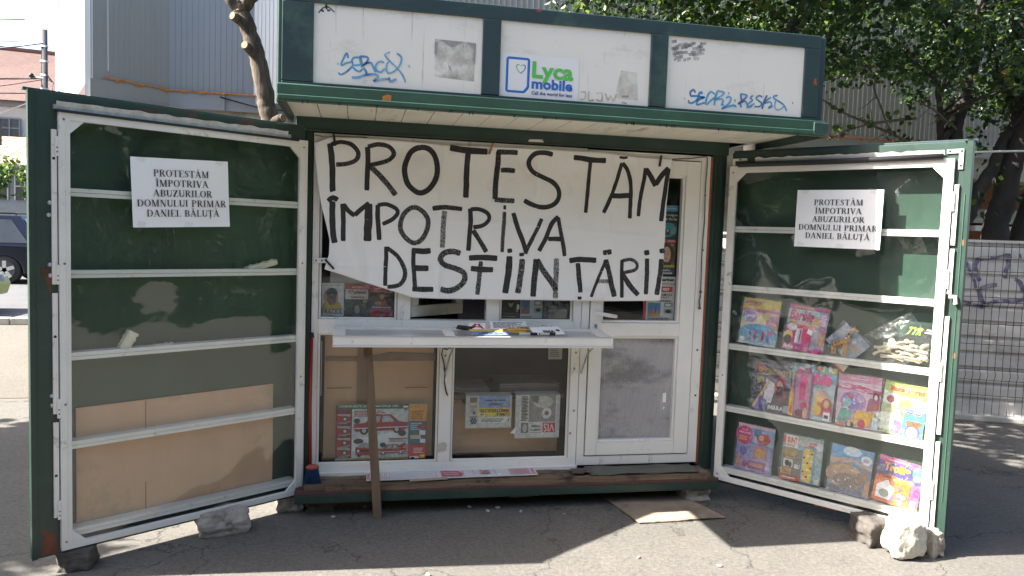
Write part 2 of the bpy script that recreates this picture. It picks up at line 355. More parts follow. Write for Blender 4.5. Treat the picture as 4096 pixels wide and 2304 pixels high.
SERIF = {
 'P': (_P, .66), 'R': (_P+[_line((.64, 0), (.36, .52), .18), _rect(.56, 0, .8, .045)], .78), 'O': (_ring(.39, .5, .39, .51, .16, .05, 0, 360, 22), .8),
 'T': (_T, .72), 'Ț': (_T+[_rect(.29, -.2, .41, -.08), _line((.3, -.3), (.38, -.18), .05)], .72),
 'E': (_stem()+[_rect(.08, .955, .62, 1), _rect(.575, .75, .62, 1), _rect(.08, 0, .64, .045), _rect(.595, 0, .64, .25), _rect(.23, .48, .43, .53), _rect(.39, .39, .43, .62)], .68),
 'S': (_sstroke([(.47, .76), (.42, .92), (.28, .97), (.14, .9), (.1, .76), (.19, .61), (.36, .48), (.45, .33), (.42, .13), (.27, .03), (.12, .08), (.05, .24)], [.03, .05, .06, .11, .14, .16, .17, .14, .11, .06, .05, .03])+[_rect(.45, .68, .49, 1), _rect(.03, 0, .07, .3)], .58),
 'A': (_A, .8), 'Ă': (_A+_ring(.37, 1.26, .16, .14, .06, .06, 180, 360, 8), .8),
 'M': ([_rect(.1, 0, .15, 1), _line((.46, 0), (.17, 1), .16), _line((.46, 0), (.76, 1), .06), _rect(.72, 0, .88, 1), _rect(0, 0, .25, .045), _rect(0, .955, .22, 1), _rect(.64, 0, .96, .045), _rect(.74, .955, .96, 1)], .99),
 'I': (_I, .36), 'Î': (_I+[_line((.04, 1.08), (.15, 1.25), .07), _line((.28, 1.08), (.17, 1.25), .07)], .36),
 'V': ([_line((.39, 0), (.12, 1), .17), _line((.39, 0), (.66, 1), .06), _rect(0, .955, .27, 1), _rect(.55, .955, .78, 1)], .74),
 'B': (_P+_ring(.33, .27, .32, .27, .16, .05, -90, 90)+[_rect(.2, 0, .34, .05)], .7),
 'U': ([_rect(.08, .28, .24, 1), _rect(.6, .28, .66, 1), _rect(0, .955, .32, 1), _rect(.52, .955, .74, 1)]+_ring(.37, .29, .29, .31, .15, .07, 180, 360), .76),
 'Z': ([_rect(.03, .95, .62, 1), _rect(.03, .74, .07, 1), _line((.12, 0), (.52, 1), .2), _rect(0, 0, .64, .05), _rect(.6, 0, .64, .26)], .68),
 'L': (_stem()+[_rect(.08, 0, .62, .045), _rect(.58, 0, .62, .28)], .66), 'D': (_stem()+_ring(.32, .5, .43, .5, .16, .05, -90, 90)+[_rect(.2, .95, .34, 1), _rect(.2, 0, .34, .05)], .8),
 'N': ([_rect(.1, 0, .15, 1), _line((.62, 0), (.15, 1), .19), _rect(.62, 0, .67, 1), _rect(0, 0, .25, .045), _rect(0, .955, .2, 1), _rect(.52, .955, .77, 1)], .8), ' ': ([], .34)}
def serif(mb, F, t, x0, x1, y0, h, mat, d):
    tot = sum(SERIF[c][1]+.05 for c in t)-.05; sx = (x1-x0)/tot; x = x0; k = 0
    for c in t:
        g, ad = SERIF[c]
        for pl in g:
            mb.add([F.P(x+a*sx, y0+b*h, d+.00002*(k % 9)) for a, b in pl], [tuple(range(len(pl)))], mat); k += 1
        x += (ad+.05)*sx
# painted strokes, measured in metres on the surface they lie on: (width, dryness, points)
BANNER_STROKES=[
(0.032,0.12,[(0.09,2.144),(0.098,2.083),(0.106,1.994),(0.108,1.89),(0.111,1.87)]),
(0.024,0.4,[(0.097,2.138),(0.154,2.155),(0.215,2.141),(0.25,2.098),(0.237,2.056),(0.183,2.032),(0.126,2.026)]),
(0.027,0.2,[(0.301,2.135),(0.306,2.066),(0.304,1.99),(0.303,1.885)]),
(0.024,0.35,[(0.304,2.136),(0.359,2.153),(0.422,2.146),(0.454,2.109),(0.43,2.07),(0.368,2.045),(0.313,2.032)]),
(0.029,0.5,[(0.317,2.029),(0.377,1.973),(0.427,1.919),(0.47,1.865)]),
(0.03,0.2,[(0.604,2.149),(0.555,2.122),(0.522,2.05),(0.52,1.987),(0.546,1.924),(0.603,1.885),(0.653,1.901),(0.694,1.953),(0.71,2.017),(0.697,2.094),(0.661,2.142),(0.604,2.149)]),
(0.036,0.2,[(0.781,2.159),(0.854,2.149),(0.933,2.146),(1.006,2.146)]),
(0.032,0.3,[(0.89,2.14),(0.885,2.054),(0.885,1.962),(0.884,1.868)]),
(0.031,0.35,[(1.073,2.152),(1.072,2.084),(1.064,1.996),(1.06,1.921),(1.061,1.867)]),
(0.029,0.4,[(1.063,2.148),(1.118,2.151),(1.192,2.152)]),
(0.029,0.35,[(1.091,2.041),(1.136,2.044),(1.178,2.041)]),
(0.029,0.5,[(1.058,1.866),(1.114,1.862),(1.181,1.861)]),
(0.027,0.3,[(1.408,2.15),(1.357,2.16),(1.301,2.151),(1.267,2.115),(1.265,2.074),(1.298,2.035),(1.356,2.01),(1.414,1.985),(1.452,1.945),(1.457,1.897),(1.433,1.855),(1.377,1.832),(1.313,1.836),(1.24,1.867)]),
(0.031,0.25,[(1.538,2.14),(1.603,2.136),(1.676,2.131),(1.749,2.134)]),
(0.023,0.12,[(1.647,2.121),(1.644,2.024),(1.638,1.919),(1.631,1.807)]),
(0.015,0.3,[(1.837,2.159),(1.867,2.157),(1.893,2.162)]),
(0.023,0.2,[(1.857,2.125),(1.828,2.026),(1.789,1.912),(1.745,1.811)]),
(0.024,0.3,[(1.861,2.125),(1.897,2.078),(1.918,1.988),(1.921,1.882),(1.92,1.783)]),
(0.031,0.1,[(1.796,1.919),(1.855,1.921),(1.922,1.928)]),
(0.024,0.3,[(2.015,2.102),(2.004,2.027),(1.984,1.906),(1.977,1.799)]),
(0.031,0.1,[(2.016,2.098),(2.052,2.044),(2.081,1.992)]),
(0.031,0.1,[(2.081,2.002),(2.12,2.061),(2.163,2.109)]),
(0.027,0.3,[(2.163,2.106),(2.15,1.998),(2.136,1.884),(2.127,1.773)]),
(0.029,0.15,[(0.085,1.813),(0.112,1.835),(0.139,1.823)]),
(0.032,0.05,[(0.109,1.814),(0.11,1.738),(0.116,1.634),(0.127,1.575)]),
(0.026,0.15,[(0.167,1.803),(0.172,1.74),(0.173,1.671),(0.174,1.587)]),
(0.026,0.12,[(0.171,1.8),(0.202,1.762),(0.237,1.736)]),
(0.026,0.15,[(0.237,1.739),(0.277,1.779),(0.318,1.813)]),
(0.043,0.2,[(0.315,1.809),(0.316,1.732),(0.313,1.655),(0.312,1.591)]),
(0.026,0.1,[(0.367,1.804),(0.368,1.734),(0.375,1.664),(0.381,1.6)]),
(0.023,0.15,[(0.367,1.801),(0.415,1.81),(0.472,1.787),(0.483,1.759),(0.452,1.723),(0.397,1.693)]),
(0.027,0.5,[(0.577,1.799),(0.528,1.768),(0.502,1.711),(0.506,1.654),(0.546,1.606),(0.589,1.589),(0.631,1.616),(0.659,1.674),(0.661,1.731),(0.627,1.779),(0.577,1.799)]),
(0.026,0.4,[(0.687,1.796),(0.748,1.805),(0.806,1.804),(0.864,1.799)]),
(0.029,0.6,[(0.76,1.785),(0.754,1.713),(0.753,1.641),(0.751,1.566)]),
(0.026,0.15,[(0.911,1.805),(0.917,1.733),(0.912,1.639),(0.908,1.552)]),
(0.024,0.15,[(0.915,1.801),(0.966,1.803),(1.018,1.78),(1.027,1.744),(0.991,1.707),(0.933,1.694)]),
(0.027,0.4,[(0.933,1.676),(0.972,1.619),(1.018,1.548)]),
(0.024,0.1,[(1.114,1.82),(1.131,1.82)]),
(0.022,0.5,[(1.122,1.794),(1.119,1.711),(1.116,1.629),(1.114,1.55)]),
(0.027,0.1,[(1.176,1.789),(1.204,1.708),(1.242,1.619),(1.266,1.554)]),
(0.023,0.35,[(1.355,1.761),(1.325,1.691),(1.285,1.607),(1.259,1.543)]),
(0.02,0.1,[(1.222,1.537),(1.252,1.541)]),
(0.026,0.15,[(1.458,1.779),(1.417,1.729),(1.384,1.644),(1.344,1.563)]),
(0.024,0.35,[(1.458,1.772),(1.472,1.703),(1.493,1.62),(1.508,1.536)]),
(0.026,0.2,[(1.399,1.639),(1.442,1.641),(1.485,1.641)]),
(0.023,0.1,[(0.421,1.563),(0.422,1.495),(0.42,1.417),(0.42,1.332)]),
(0.024,0.45,[(0.424,1.556),(0.485,1.511),(0.525,1.448),(0.534,1.391),(0.503,1.34),(0.433,1.325)]),
(0.024,0.35,[(0.582,1.56),(0.581,1.485),(0.588,1.4),(0.595,1.313)]),
(0.033,0.3,[(0.591,1.543),(0.641,1.541),(0.683,1.546)]),
(0.033,0.25,[(0.586,1.443),(0.629,1.441),(0.672,1.441)]),
(0.029,0.45,[(0.578,1.317),(0.639,1.316),(0.704,1.317)]),
(0.032,0.55,[(0.861,1.533),(0.813,1.546),(0.763,1.533),(0.742,1.493),(0.772,1.462),(0.831,1.445),(0.882,1.421),(0.891,1.377),(0.856,1.333),(0.798,1.31),(0.747,1.32)]),
(0.032,0.15,[(0.913,1.509),(0.99,1.514),(1.086,1.512)]),
(0.032,0.25,[(0.926,1.447),(0.992,1.442),(1.062,1.443)]),
(0.026,0.5,[(0.987,1.492),(0.981,1.423),(0.976,1.35),(0.971,1.288)]),
(0.024,0.1,[(1.147,1.558),(1.177,1.562)]),
(0.037,0.15,[(1.161,1.527),(1.16,1.451),(1.152,1.374),(1.14,1.301)]),
(0.034,0.5,[(1.242,1.512),(1.238,1.439),(1.23,1.369),(1.221,1.302)]),
(0.035,0.4,[(1.328,1.514),(1.324,1.434),(1.319,1.357),(1.317,1.283)]),
(0.034,0.5,[(1.332,1.511),(1.377,1.442),(1.431,1.373),(1.461,1.324)]),
(0.031,0.6,[(1.455,1.521),(1.457,1.444),(1.456,1.359),(1.458,1.275)]),
(0.031,0.3,[(1.538,1.509),(1.6,1.518),(1.71,1.517)]),
(0.029,0.4,[(1.593,1.496),(1.602,1.426),(1.613,1.363),(1.619,1.313)]),
(0.019,0.3,[(1.601,1.279),(1.628,1.279)]),
(0.031,0.45,[(1.752,1.564),(1.808,1.573)]),
(0.019,0.45,[(1.773,1.522),(1.743,1.443),(1.71,1.35),(1.69,1.286)]),
(0.031,0.45,[(1.769,1.522),(1.795,1.445),(1.817,1.367),(1.839,1.292)]),
(0.024,0.65,[(1.723,1.386),(1.812,1.388)]),
(0.023,0.3,[(1.881,1.525),(1.881,1.44),(1.885,1.361),(1.888,1.286)]),
(0.02,0.5,[(1.881,1.518),(1.941,1.527),(1.98,1.499),(1.967,1.463),(1.889,1.443)]),
(0.03,0.4,[(1.889,1.433),(1.934,1.369),(1.997,1.305)]),
(0.029,0.25,[(2.024,1.57),(2.057,1.577)]),
(0.027,0.35,[(2.045,1.537),(2.047,1.465),(2.047,1.386),(2.047,1.31)]),
(0.029,0.35,[(2.125,1.584),(2.159,1.59)]),
(0.03,0.4,[(2.139,1.536),(2.135,1.46),(2.127,1.387),(2.119,1.308)]),
]
BANNER_EDGE={'left':[(0.006,2.142),(0.007,2.077),(0.023,1.942),(0.044,1.805),(0.077,1.677),(0.097,1.591),(0.095,1.504),(0.071,1.422)],'bottom':[(0.071,1.422),(0.286,1.354),(0.49,1.293),(0.584,1.264),(0.806,1.26),(1.333,1.262),(1.774,1.262),(2.145,1.271)],'right':[(2.187,2.164),(2.173,2.065),(2.159,1.885),(2.158,1.704),(2.155,1.533),(2.145,1.271)],'top':[(0.006,2.142),(0.086,2.178),(0.248,2.185),(0.487,2.183),(0.774,2.173),(1.02,2.177),(1.39,2.181),(1.733,2.182),(1.969,2.167),(2.187,2.164)]}
TAG_A=[
(0.0099,[(0.194,2.487),(0.188,2.507),(0.183,2.508),(0.17,2.481),(0.161,2.458),(0.165,2.451),(0.187,2.464),(0.211,2.47)]),
(0.0099,[(0.148,2.415),(0.159,2.406),(0.181,2.417),(0.202,2.437),(0.217,2.457),(0.211,2.479),(0.224,2.493),(0.246,2.495)]),
(0.0089,[(0.221,2.455),(0.246,2.459),(0.261,2.466)]),
(0.0099,[(0.217,2.446),(0.232,2.432),(0.251,2.428),(0.262,2.442)]),
(0.0149,[(0.251,2.504),(0.253,2.482),(0.259,2.464)]),
(0.0099,[(0.251,2.501),(0.277,2.501),(0.29,2.494),(0.28,2.473),(0.256,2.451),(0.283,2.47),(0.304,2.473),(0.314,2.453),(0.325,2.43)]),
(0.0119,[(0.265,2.446),(0.277,2.435),(0.283,2.419)]),
(0.0099,[(0.366,2.478),(0.352,2.484),(0.334,2.475),(0.325,2.454),(0.333,2.436),(0.353,2.432),(0.37,2.45)]),
(0.0083,[(0.471,2.395),(0.459,2.423),(0.434,2.453),(0.399,2.484),(0.372,2.51),(0.372,2.521),(0.394,2.533)]),
(0.0091,[(0.427,2.528),(0.448,2.514),(0.45,2.494),(0.441,2.469),(0.419,2.443),(0.389,2.429),(0.378,2.447),(0.381,2.475),(0.392,2.487)]),
(0.0119,[(0.212,2.395),(0.242,2.399),(0.285,2.414),(0.326,2.419),(0.339,2.41),(0.321,2.39),(0.319,2.386),(0.354,2.396),(0.39,2.401)]),
(0.0129,[(0.392,2.41),(0.398,2.39),(0.428,2.404)]),
(0.0119,[(0.143,2.456),(0.148,2.456)]),
(0.0123,[(0.486,2.47),(0.492,2.471)]),
(0.0127,[(0.468,2.394),(0.473,2.395)]),
]
TAG_B=[
(0.0115,[(2.013,2.449),(2.003,2.464),(1.984,2.45),(1.988,2.432),(1.995,2.43),(2.032,2.431),(2.023,2.41),(1.997,2.393),(1.977,2.395),(1.98,2.407)]),
(0.0108,[(2.053,2.443),(2.048,2.455),(2.033,2.442),(2.042,2.428),(2.069,2.429),(2.036,2.414),(2.024,2.395),(2.028,2.386),(2.071,2.401)]),
(0.0115,[(2.101,2.462),(2.088,2.445),(2.077,2.411),(2.076,2.389)]),
(0.0101,[(2.101,2.462),(2.132,2.442),(2.104,2.413),(2.081,2.39)]),
(0.0115,[(2.141,2.469),(2.13,2.424),(2.125,2.389)]),
(0.0101,[(2.141,2.468),(2.179,2.461),(2.163,2.441),(2.13,2.421),(2.171,2.426),(2.175,2.411),(2.166,2.392),(2.182,2.399)]),
(0.0108,[(2.191,2.431),(2.204,2.441),(2.221,2.433),(2.209,2.404),(2.17,2.374),(2.204,2.388),(2.241,2.397),(2.255,2.389)]),
(0.0122,[(2.203,2.459),(2.21,2.459)]),
(0.0128,[(2.241,2.423),(2.248,2.423)]),
(0.0088,[(1.949,2.413),(1.954,2.413)]),
(0.0115,[(2.586,2.433),(2.593,2.433)]),
(0.0122,[(2.55,2.391),(2.557,2.391)]),
(0.0095,[(2.275,2.458),(2.282,2.425)]),
(0.0095,[(2.273,2.46),(2.313,2.455),(2.3,2.435),(2.262,2.405),(2.304,2.423),(2.319,2.399),(2.317,2.39),(2.36,2.414)]),
(0.0115,[(2.278,2.409),(2.284,2.388)]),
(0.0095,[(2.35,2.457),(2.334,2.444),(2.349,2.432),(2.326,2.412),(2.323,2.393),(2.35,2.401)]),
(0.0095,[(2.406,2.452),(2.388,2.46),(2.369,2.443),(2.39,2.429),(2.405,2.417),(2.392,2.401),(2.361,2.399)]),
(0.0115,[(2.433,2.465),(2.418,2.428),(2.407,2.389)]),
(0.0101,[(2.458,2.456),(2.415,2.421),(2.453,2.43),(2.464,2.415),(2.445,2.395),(2.472,2.409)]),
(0.0101,[(2.496,2.468),(2.472,2.46),(2.48,2.448),(2.531,2.423),(2.554,2.393)]),
(0.0068,[(2.487,2.439),(2.482,2.413),(2.49,2.392),(2.515,2.393),(2.545,2.417)]),
]
TAG_C=[
(0.042,[(0.125,1.358),(0.078,1.476),(0.091,1.562),(0.153,1.585),(0.279,1.597),(0.359,1.622),(0.365,1.545),(0.345,1.459),(0.356,1.397)]),
(0.0462,[(0.279,1.333),(0.173,1.303),(0.131,1.266),(0.141,1.209),(0.165,1.147),(0.156,1.089)]),
(0.0294,[(-0.034,1.613),(0.013,1.495),(0.073,1.369),(0.098,1.278)]),
(0.0378,[(-0.015,1.151),(0.09,1.121),(0.186,1.119),(0.278,1.167),(0.506,1.193),(0.553,1.272)]),
(0.0504,[(0.454,1.611),(0.472,1.615)]),
(0.042,[(0.431,1.4),(0.478,1.36),(0.509,1.27)]),
]

# ================================================================== the ground
def ground_z(x, y): return 0
g = MB(); ASPH = asphalt('worn_pavement', (.160, .149, .133))
g.add([(-400, -300, 0), (400, -300, 0), (400, 800, 0), (-400, 800, 0)], [(0, 1, 2, 3)], ASPH)
g.build('ground', loc=(0, 0, 0), kind='structure')
g = MB(); ROAD = asphalt('road_asphalt', (.13, .13, .135), crack=False, grit=.3)
g.add([(-90, 8.6, .004), (-1.5, 8.6, .004), (-9, 34, .004), (-90, 40, .004)], [(0, 1, 2, 3)], ROAD)
g.build('road', loc=(-20, 20, 0), kind='structure')
g = MB(); GRAV = asphalt('pale_gravel_concrete', (.165, .15, .125), crack=False, grit=.75)
g.add([(-30, 2.9, .004), (-2.1, 3.1, .004), (-2.6, 5.4, .004), (-1.9, 8.45, .004), (-30, 8.2, .004)], [(0, 1, 2, 3, 4)], GRAV)
g.build('gravel_path', loc=(-8, 5, 0), kind='structure')
g = MB(); KERB = M('kerb_stone', (.40, .385, .35), .85, var=.15, bst=.3)
for i in range(22): g.box(-2.0-i*1.0, -1.02-i*1.0-.98+.98, 8.46, 8.6, 0, .11, KERB) if False else g.box(-3.0-i, -2.015-i, 8.46, 8.6, 0, .11, KERB)
g.build('kerb', bev=.012, loc=(-13, 8.5, 0), kind='structure')

# ================================================================== the kiosk
kiosk = thing('news_kiosk', (1.24, 1.0, 0), 'green newspaper kiosk with two open display doors and a white sign box on top', 'kiosk')
K = kiosk
b = MB()                                                              # body: outer walls, roof, floor
b.box(-.10, 2.585, 2.06, 2.1, .085, 2.4, GREEN); b.box(-.10, -.06, .10, 2.06, .085, 2.4, GREEN); b.box(2.545, 2.585, .10, 2.06, .085, 2.4, GREEN)
b.box(-.14, 2.63, .32, 2.16, 2.4, 2.46, GREEN); b.box(-.06, 2.545, 0.10, 2.06, .085, .16, DARK)
b.box(-.058, 2.543, 1.1, 1.13, .16, 2.39, DARK); b.box(-.058, 2.543, .1, 2.05, 2.3, 2.395, DARK)
b.build('wall', K)
f = MB()
f.box(-.10, -.004, 0, .1, .15, 2.3, GREEN); f.build('corner_post', K, bev=.003); f = MB(); f.box(2.485, 2.585, 0, .1, .15, 2.3, GREEN)
for q in (2.497, 2.52, 2.55): f.box(q, q+.006, -.007, 0, .19, 2.2, GREEN)
f.build('corner_post', K, bev=.003)
f = MB(); f.box(-.102, 2.59, -.012, .1, 2.212, 2.300, GREEN); f.box(-.1, 2.588, -.03, -.012, 2.29, 2.303, GREEN_LIP); f.box(-.06, 2.50, -.02, -.0125, 2.212, 2.224, GREEN)
f.add([(1.26, -.0135, 2.226), (1.36, -.0135, 2.226), (1.352, -.0135, 2.243), (1.27, -.0135, 2.24)], [(0, 1, 2, 3)], WHITEAL)
f.build('lintel_beam', K, bev=.004)
f = MB(); f.box(-.07, 2.54, -.205, -.19, .085, .135, GREEN); f.box(-.07, 2.54, -.203, -.19, .135, .152, REDOX); f.box(-.07, 2.54, -.19, .12, .085, .15, REDOX); f.box(-.07, 2.54, -.2, -.19, .152, .158, REDOX)
f.build('base_beam', K, bev=.003)
f = MB()
def plank(x0, x1, y0, y1, z, h, m=WOOD):
    n = 18; f.grid(lambda a, c: (x0+(x1-x0)*a, y0+(y1-y0)*c+.006*noise.noise((a*9+x0, c*3, y0)), z+h+.006*noise.noise((a*14, c*2, x0+y0))), n, 3, m)
    f.grid(lambda a, c: (x0+(x1-x0)*a, y0+.006*noise.noise((a*9+x0, 0, y0)), z+(h+.006*noise.noise((a*14, 0, x0+y0)))*c), n, 1, m)
plank(-.02, 2.49, -.175, -.02, .152, .03); plank(-.02, 1.64, -.09, -.008, .152, .036); plank(.1, 2.46, -.2, -.15, .152, .018)
f.build('wooden_ledge', K)
# window frame
f = MB(); Y0, Y1 = -.012, .06
def bar(x0, x1, z0, z1, y0=Y0, y1=Y1, m=WHITE): f.box(x0, x1, y0, y1, z0, z1, m)
bar(0, .04, .205, 2.205); bar(1.585, 1.642, .205, 2.205); bar(.04, 1.585, 2.14, 2.205, Y0+.001); bar(.04, 1.585, 1.040, 1.126, Y0-.006); bar(.04, 1.585, .205, .252, Y0-.002)
bar(.492, .575, 1.126, 2.14, Y0+.002); bar(1.037, 1.122, 1.126, 2.14, Y0+.002); bar(.757, .841, .252, 1.040, Y0+.002)
bar(-.004, 1.648, .183, .207, Y0-.02, .03)
for x0, x1, z0, z1 in ((.04, .757, .252, 1.04), (.841, 1.585, .252, 1.04), (.04, .492, 1.126, 2.14), (1.122, 1.585, 1.126, 2.14)):   # glazing beads, dark gasket
    for q in ((x0, x0+.012, z0, z1), (x1-.012, x1, z0, z1)): f.box(q[0], q[1], .004, .02, q[2], q[3], WHITE)
    for q in ((z0, z0+.012), (z1-.012, z1)): f.box(x0+.012, x1-.012, .004, .02, q[0], q[1], WHITE)
    for q in ((x0+.012, x0+.015, z0+.012, z1-.012), (x1-.015, x1-.012, z0+.012, z1-.012), (x0+.015, x1-.015, z0+.012, z0+.015), (x0+.015, x1-.015, z1-.015, z1-.012)): f.box(q[0], q[1], .006, .02, q[2], q[3], BLACK)
    for q in ((x0-.0035, x0-.0005, z0, z1), (x1+.0005, x1+.0035, z0, z1)): f.box(q[0], q[1], -.0125 if z0 < 1 else -.0155, -.01, q[2], q[3], SCREW)
f.add([(.752, -.0145, .312), (.81, -.0145, .322), (.818, -.0145, .36), (.80, -.0145, .375), (.76, -.0145, .362)], [(0, 1, 2, 3, 4)], M('old_sticky_tape', (.5, .45, .37), .5))
for x, z in ((.79, 1.0), (.793, .955), (.793, .91), (.79, .83), (1.616, .965), (1.617, .93), (1.61, .83), (1.60, .415), (1.618, .56)): f.cyl((x, -.0165, z), (0, 1, 0), .006, .004, SCREW, 8)
for x, z in ((.799, .766), (1.617, .8)): f.tube([(x, -.022, z), (x, -.012, z)], .017, WHITE, 14)
f.build('window_frame', K, bev=.004)
def pane(x0, x1, z0, z1, y, nm='window_pane', m=GLASS):
    p = MB(); p.add([(x0, y, z0), (x1, y, z0), (x1, y, z1), (x0, y, z1)], [(0, 1, 2, 3)], m); return p.build(nm, K)
pane(.045, .752, .257, 1.035, .012); pane(.846, 1.58, .257, 1.035, .012); pane(.045, .487, 1.131, 2.135, .012); pane(1.127, 1.58, 1.131, 2.135, .012)
# service window sash swung inwards
f = MB(); a = math.radians(38); hx, hy = .585, .045; ex = Vector((math.cos(a), math.sin(a), 0)); ey = Vector((-math.sin(a), math.cos(a), 0))
def sash(u0, u1, z0, z1, m, y0=0, y1=.05): f.obox(Vector((hx, hy, z0))+ex*u0+ey*y0, ex*(u1-u0), ey*(y1-y0), (0, 0, z1-z0), m)
sash(0, .45, 1.135, 1.205, WHITE); sash(0, .45, 2.06, 2.13, WHITE); sash(0, .06, 1.205, 2.06, WHITE); sash(.39, .45, 1.205, 2.06, WHITE)
f.build('service_window', K, bev=.005)
f = MB(); f.obox(Vector((hx, hy, 1.205))+ex*.06+ey*.02, ex*.33, ey*.002, (0, 0, .855), GLASS); f.build('window_pane', K)
f = MB(); f.box(.93, 1.12, .5, .54, 1.06, 2.1, NAVY)
for z in (1.22, 1.3, 1.4, 1.52): f.cyl((1.03, .495, z), (0, 1, 0), .009, .006, GALV, 8)
f.build('cabinet', K, bev=.003)
# white door
d = MB()
d.box(1.645, 1.694, Y0-.002, .06, .205, 2.2, WHITE); d.box(2.402, 2.466, Y0-.002, .06, .205, 2.2, WHITE); d.box(1.694, 2.402, Y0-.001, .06, 2.166, 2.2, WHITE); d.box(1.694, 2.402, Y0-.001, .06, .205, .262, WHITE)
d.box(2.466, 2.486, -.002, .06, .19, 2.2, ORANGE)
for x, z in ((2.437, 1.95), (2.44, 1.6), (2.437, .95), (2.44, .65)): d.cyl((x, Y0-.004, z), (0, 1, 0), .005, .004, BLACK, 8)
d.build('door_frame', K, bev=.004)
d = MB(); yd = Y0-.012
d.box(1.70, 1.771, yd, .05, .27, 2.16, WHITE); d.box(2.30, 2.396, yd, .05, .27, 2.16, WHITE); d.box(1.771, 2.30, yd+.001, .05, 2.068, 2.16, WHITE); d.box(1.771, 2.30, yd+.001, .05, 1.038, 1.122, WHITE); d.box(1.771, 2.30, yd+.001, .05, .27, .352, WHITE)
for z0, z1 in ((.352, 1.038), (1.122, 2.068)):
    d.box(1.771, 1.787, yd+.012, .03, z0, z1, WHITE); d.box(2.284, 2.30, yd+.012, .03, z0, z1, WHITE); d.box(1.787, 2.284, yd+.012, .03, z0, z0+.016, WHITE); d.box(1.787, 2.284, yd+.012, .03, z1-.016, z1, WHITE)
for x0, x1, z0, z1 in ((1.694, 1.70, .265, 2.166), (2.396, 2.402, .265, 2.166)): d.box(x0, x1, .0, .03, z0, z1, BLACK)
door = d.build('white_door', K, bev=.004)
h = MB(); h.box(1.722, 1.752, yd-.008, yd, 1.135, 1.205, WHITE); h.tube([(1.737, yd-.008, 1.185), (1.737, yd-.045, 1.186), (1.75, yd-.052, 1.184), (1.80, yd-.055, 1.176), (1.856, yd-.05, 1.168)], [.011, .011, .011, .013, .011], WHITEAL, 10)
h.cyl((1.737, yd-.003, 1.105), (0, 1, 0), .012, .004, GALV, 12); h.box(1.732, 1.742, yd-.003, yd, 1.078, 1.105, GALV)
h.build('handle', door)
CORR = M('ribbed_translucent_sheet', (.40, .385, .385), .25, var=.12, scale=3, dirt=[((.24, .23, .23), .40, 1.4, (1, 1, 2)), ((.55, .54, .53), .38, 2, (1, 1, .5))])
p = MB(); p.grid(lambda u, v: (1.776+.52*u, .018+.0022*math.sin(u*2*math.pi*44), .357+.676*v), 352, 1, CORR, True); p.build('door_panel', door)
p = MB(); p.add([(2.225, .0145, .60), (2.25, .0145, .60), (2.25, .0145, .665), (2.225, .0145, .66)], [(0, 1, 2, 3)], PAPER); p.add([(2.228, .0145, .55), (2.245, .0145, .565), (2.235, .0145, .575)], [(0, 1, 2)], PAPER); p.build('paper_label', door)
p = MB(); p.add([(1.776, .015, 1.127), (2.295, .015, 1.127), (2.295, .015, 2.063), (1.776, .015, 2.063)], [(0, 1, 2, 3)], GLASS); p.build('window_pane', door)
# fold-down counter
c = MB()
def cz(y): return 1.088+(y+.005)*.075
def cbox(x0, x1, y0, y1, lo, hi, m):
    c.add([(x0, y0, cz(y0)+lo), (x1, y0, cz(y0)+lo), (x1, y1, cz(y1)+lo), (x0, y1, cz(y1)+lo), (x0, y0, cz(y0)+hi), (x1, y0, cz(y0)+hi), (x1, y1, cz(y1)+hi), (x0, y1, cz(y1)+hi)],
          [(0, 3, 2, 1), (4, 5, 6, 7), (0, 1, 5, 4), (1, 2, 6, 5), (2, 3, 7, 6), (3, 0, 4, 7)], m)
cbox(.135, 1.755, -.3, -.03, -.045, -.012, WHITEAL); cbox(.13, 1.76, -.308, -.292, -.062, -.05, ALU); cbox(.132, 1.758, -.304, -.29, -.05, -.004, WHITEAL); cbox(.13, 1.76, -.308, -.286, -.004, .0, ALU)
cbox(.132, .20, -.286, -.022, -.014, -.002, WHITEAL); cbox(1.69, 1.758, -.286, -.022, -.014, -.002, WHITEAL); cbox(.2, 1.69, -.07, -.022, -.014, -.003, WHITEAL); cbox(.2, 1.69, -.286, -.262, -.014, -.003, WHITEAL); cbox(.76, .82, -.262, -.07, -.014, -.0025, WHITEAL)
cbox(.2, 1.69, -.262, -.07, -.013, -.009, ALU)
for x in (.84, 1.70):                                                  # folding stays under the counter
    c.tube([(x-.01, -.2, 1.02), (x-.025, -.06, .92), (x-.045, -.022, .80)], .006, GALV, 6)
c.build('fold_down_counter', K, bev=.003)

# sign box on the roof
f = MB(); YF = -.73
f.box(-.118, 2.735, YF, YF+.06, 2.735, 2.805, GREEN_FASCIA); f.box(-.118, 2.735, YF, YF+.06, 2.30, 2.358, GREEN_FASCIA)
for x0, x1 in ((-.118, .029), (.852, .944), (1.748, 1.843), (2.645, 2.735)): f.box(x0, x1, YF-.004 if x0 > 0 and x1 < 2.6 else YF-.001, YF+.055, 2.36, 2.734, GREEN_FASCIA)
f.box(-.136, -.118, YF+.004, YF+.03, 2.30, 2.80, GREEN_LIP); f.box(2.735, 2.775, YF+.012, YF+.05, 2.30, 2.80, GREEN_FASCIA)
f.box(-.132, -.10, YF+.03, .38, 2.30, 2.80, GREEN_FASCIA); f.box(2.735, 2.77, YF+.05, .38, 2.30, 2.80, GREEN_FASCIA); f.box(-.10, 2.735, .35, .38, 2.30, 2.80, GREEN_FASCIA); f.box(-.10, 2.735, YF+.06, .35, 2.775, 2.795, GREEN_FASCIA)
f.add([(1.12, YF-.0012, 2.786), (1.15, YF-.0012, 2.79), (1.148, YF-.0012, 2.804), (1.125, YF-.0012, 2.803)], [(0, 1, 2, 3)], ink('#8a3b30'))
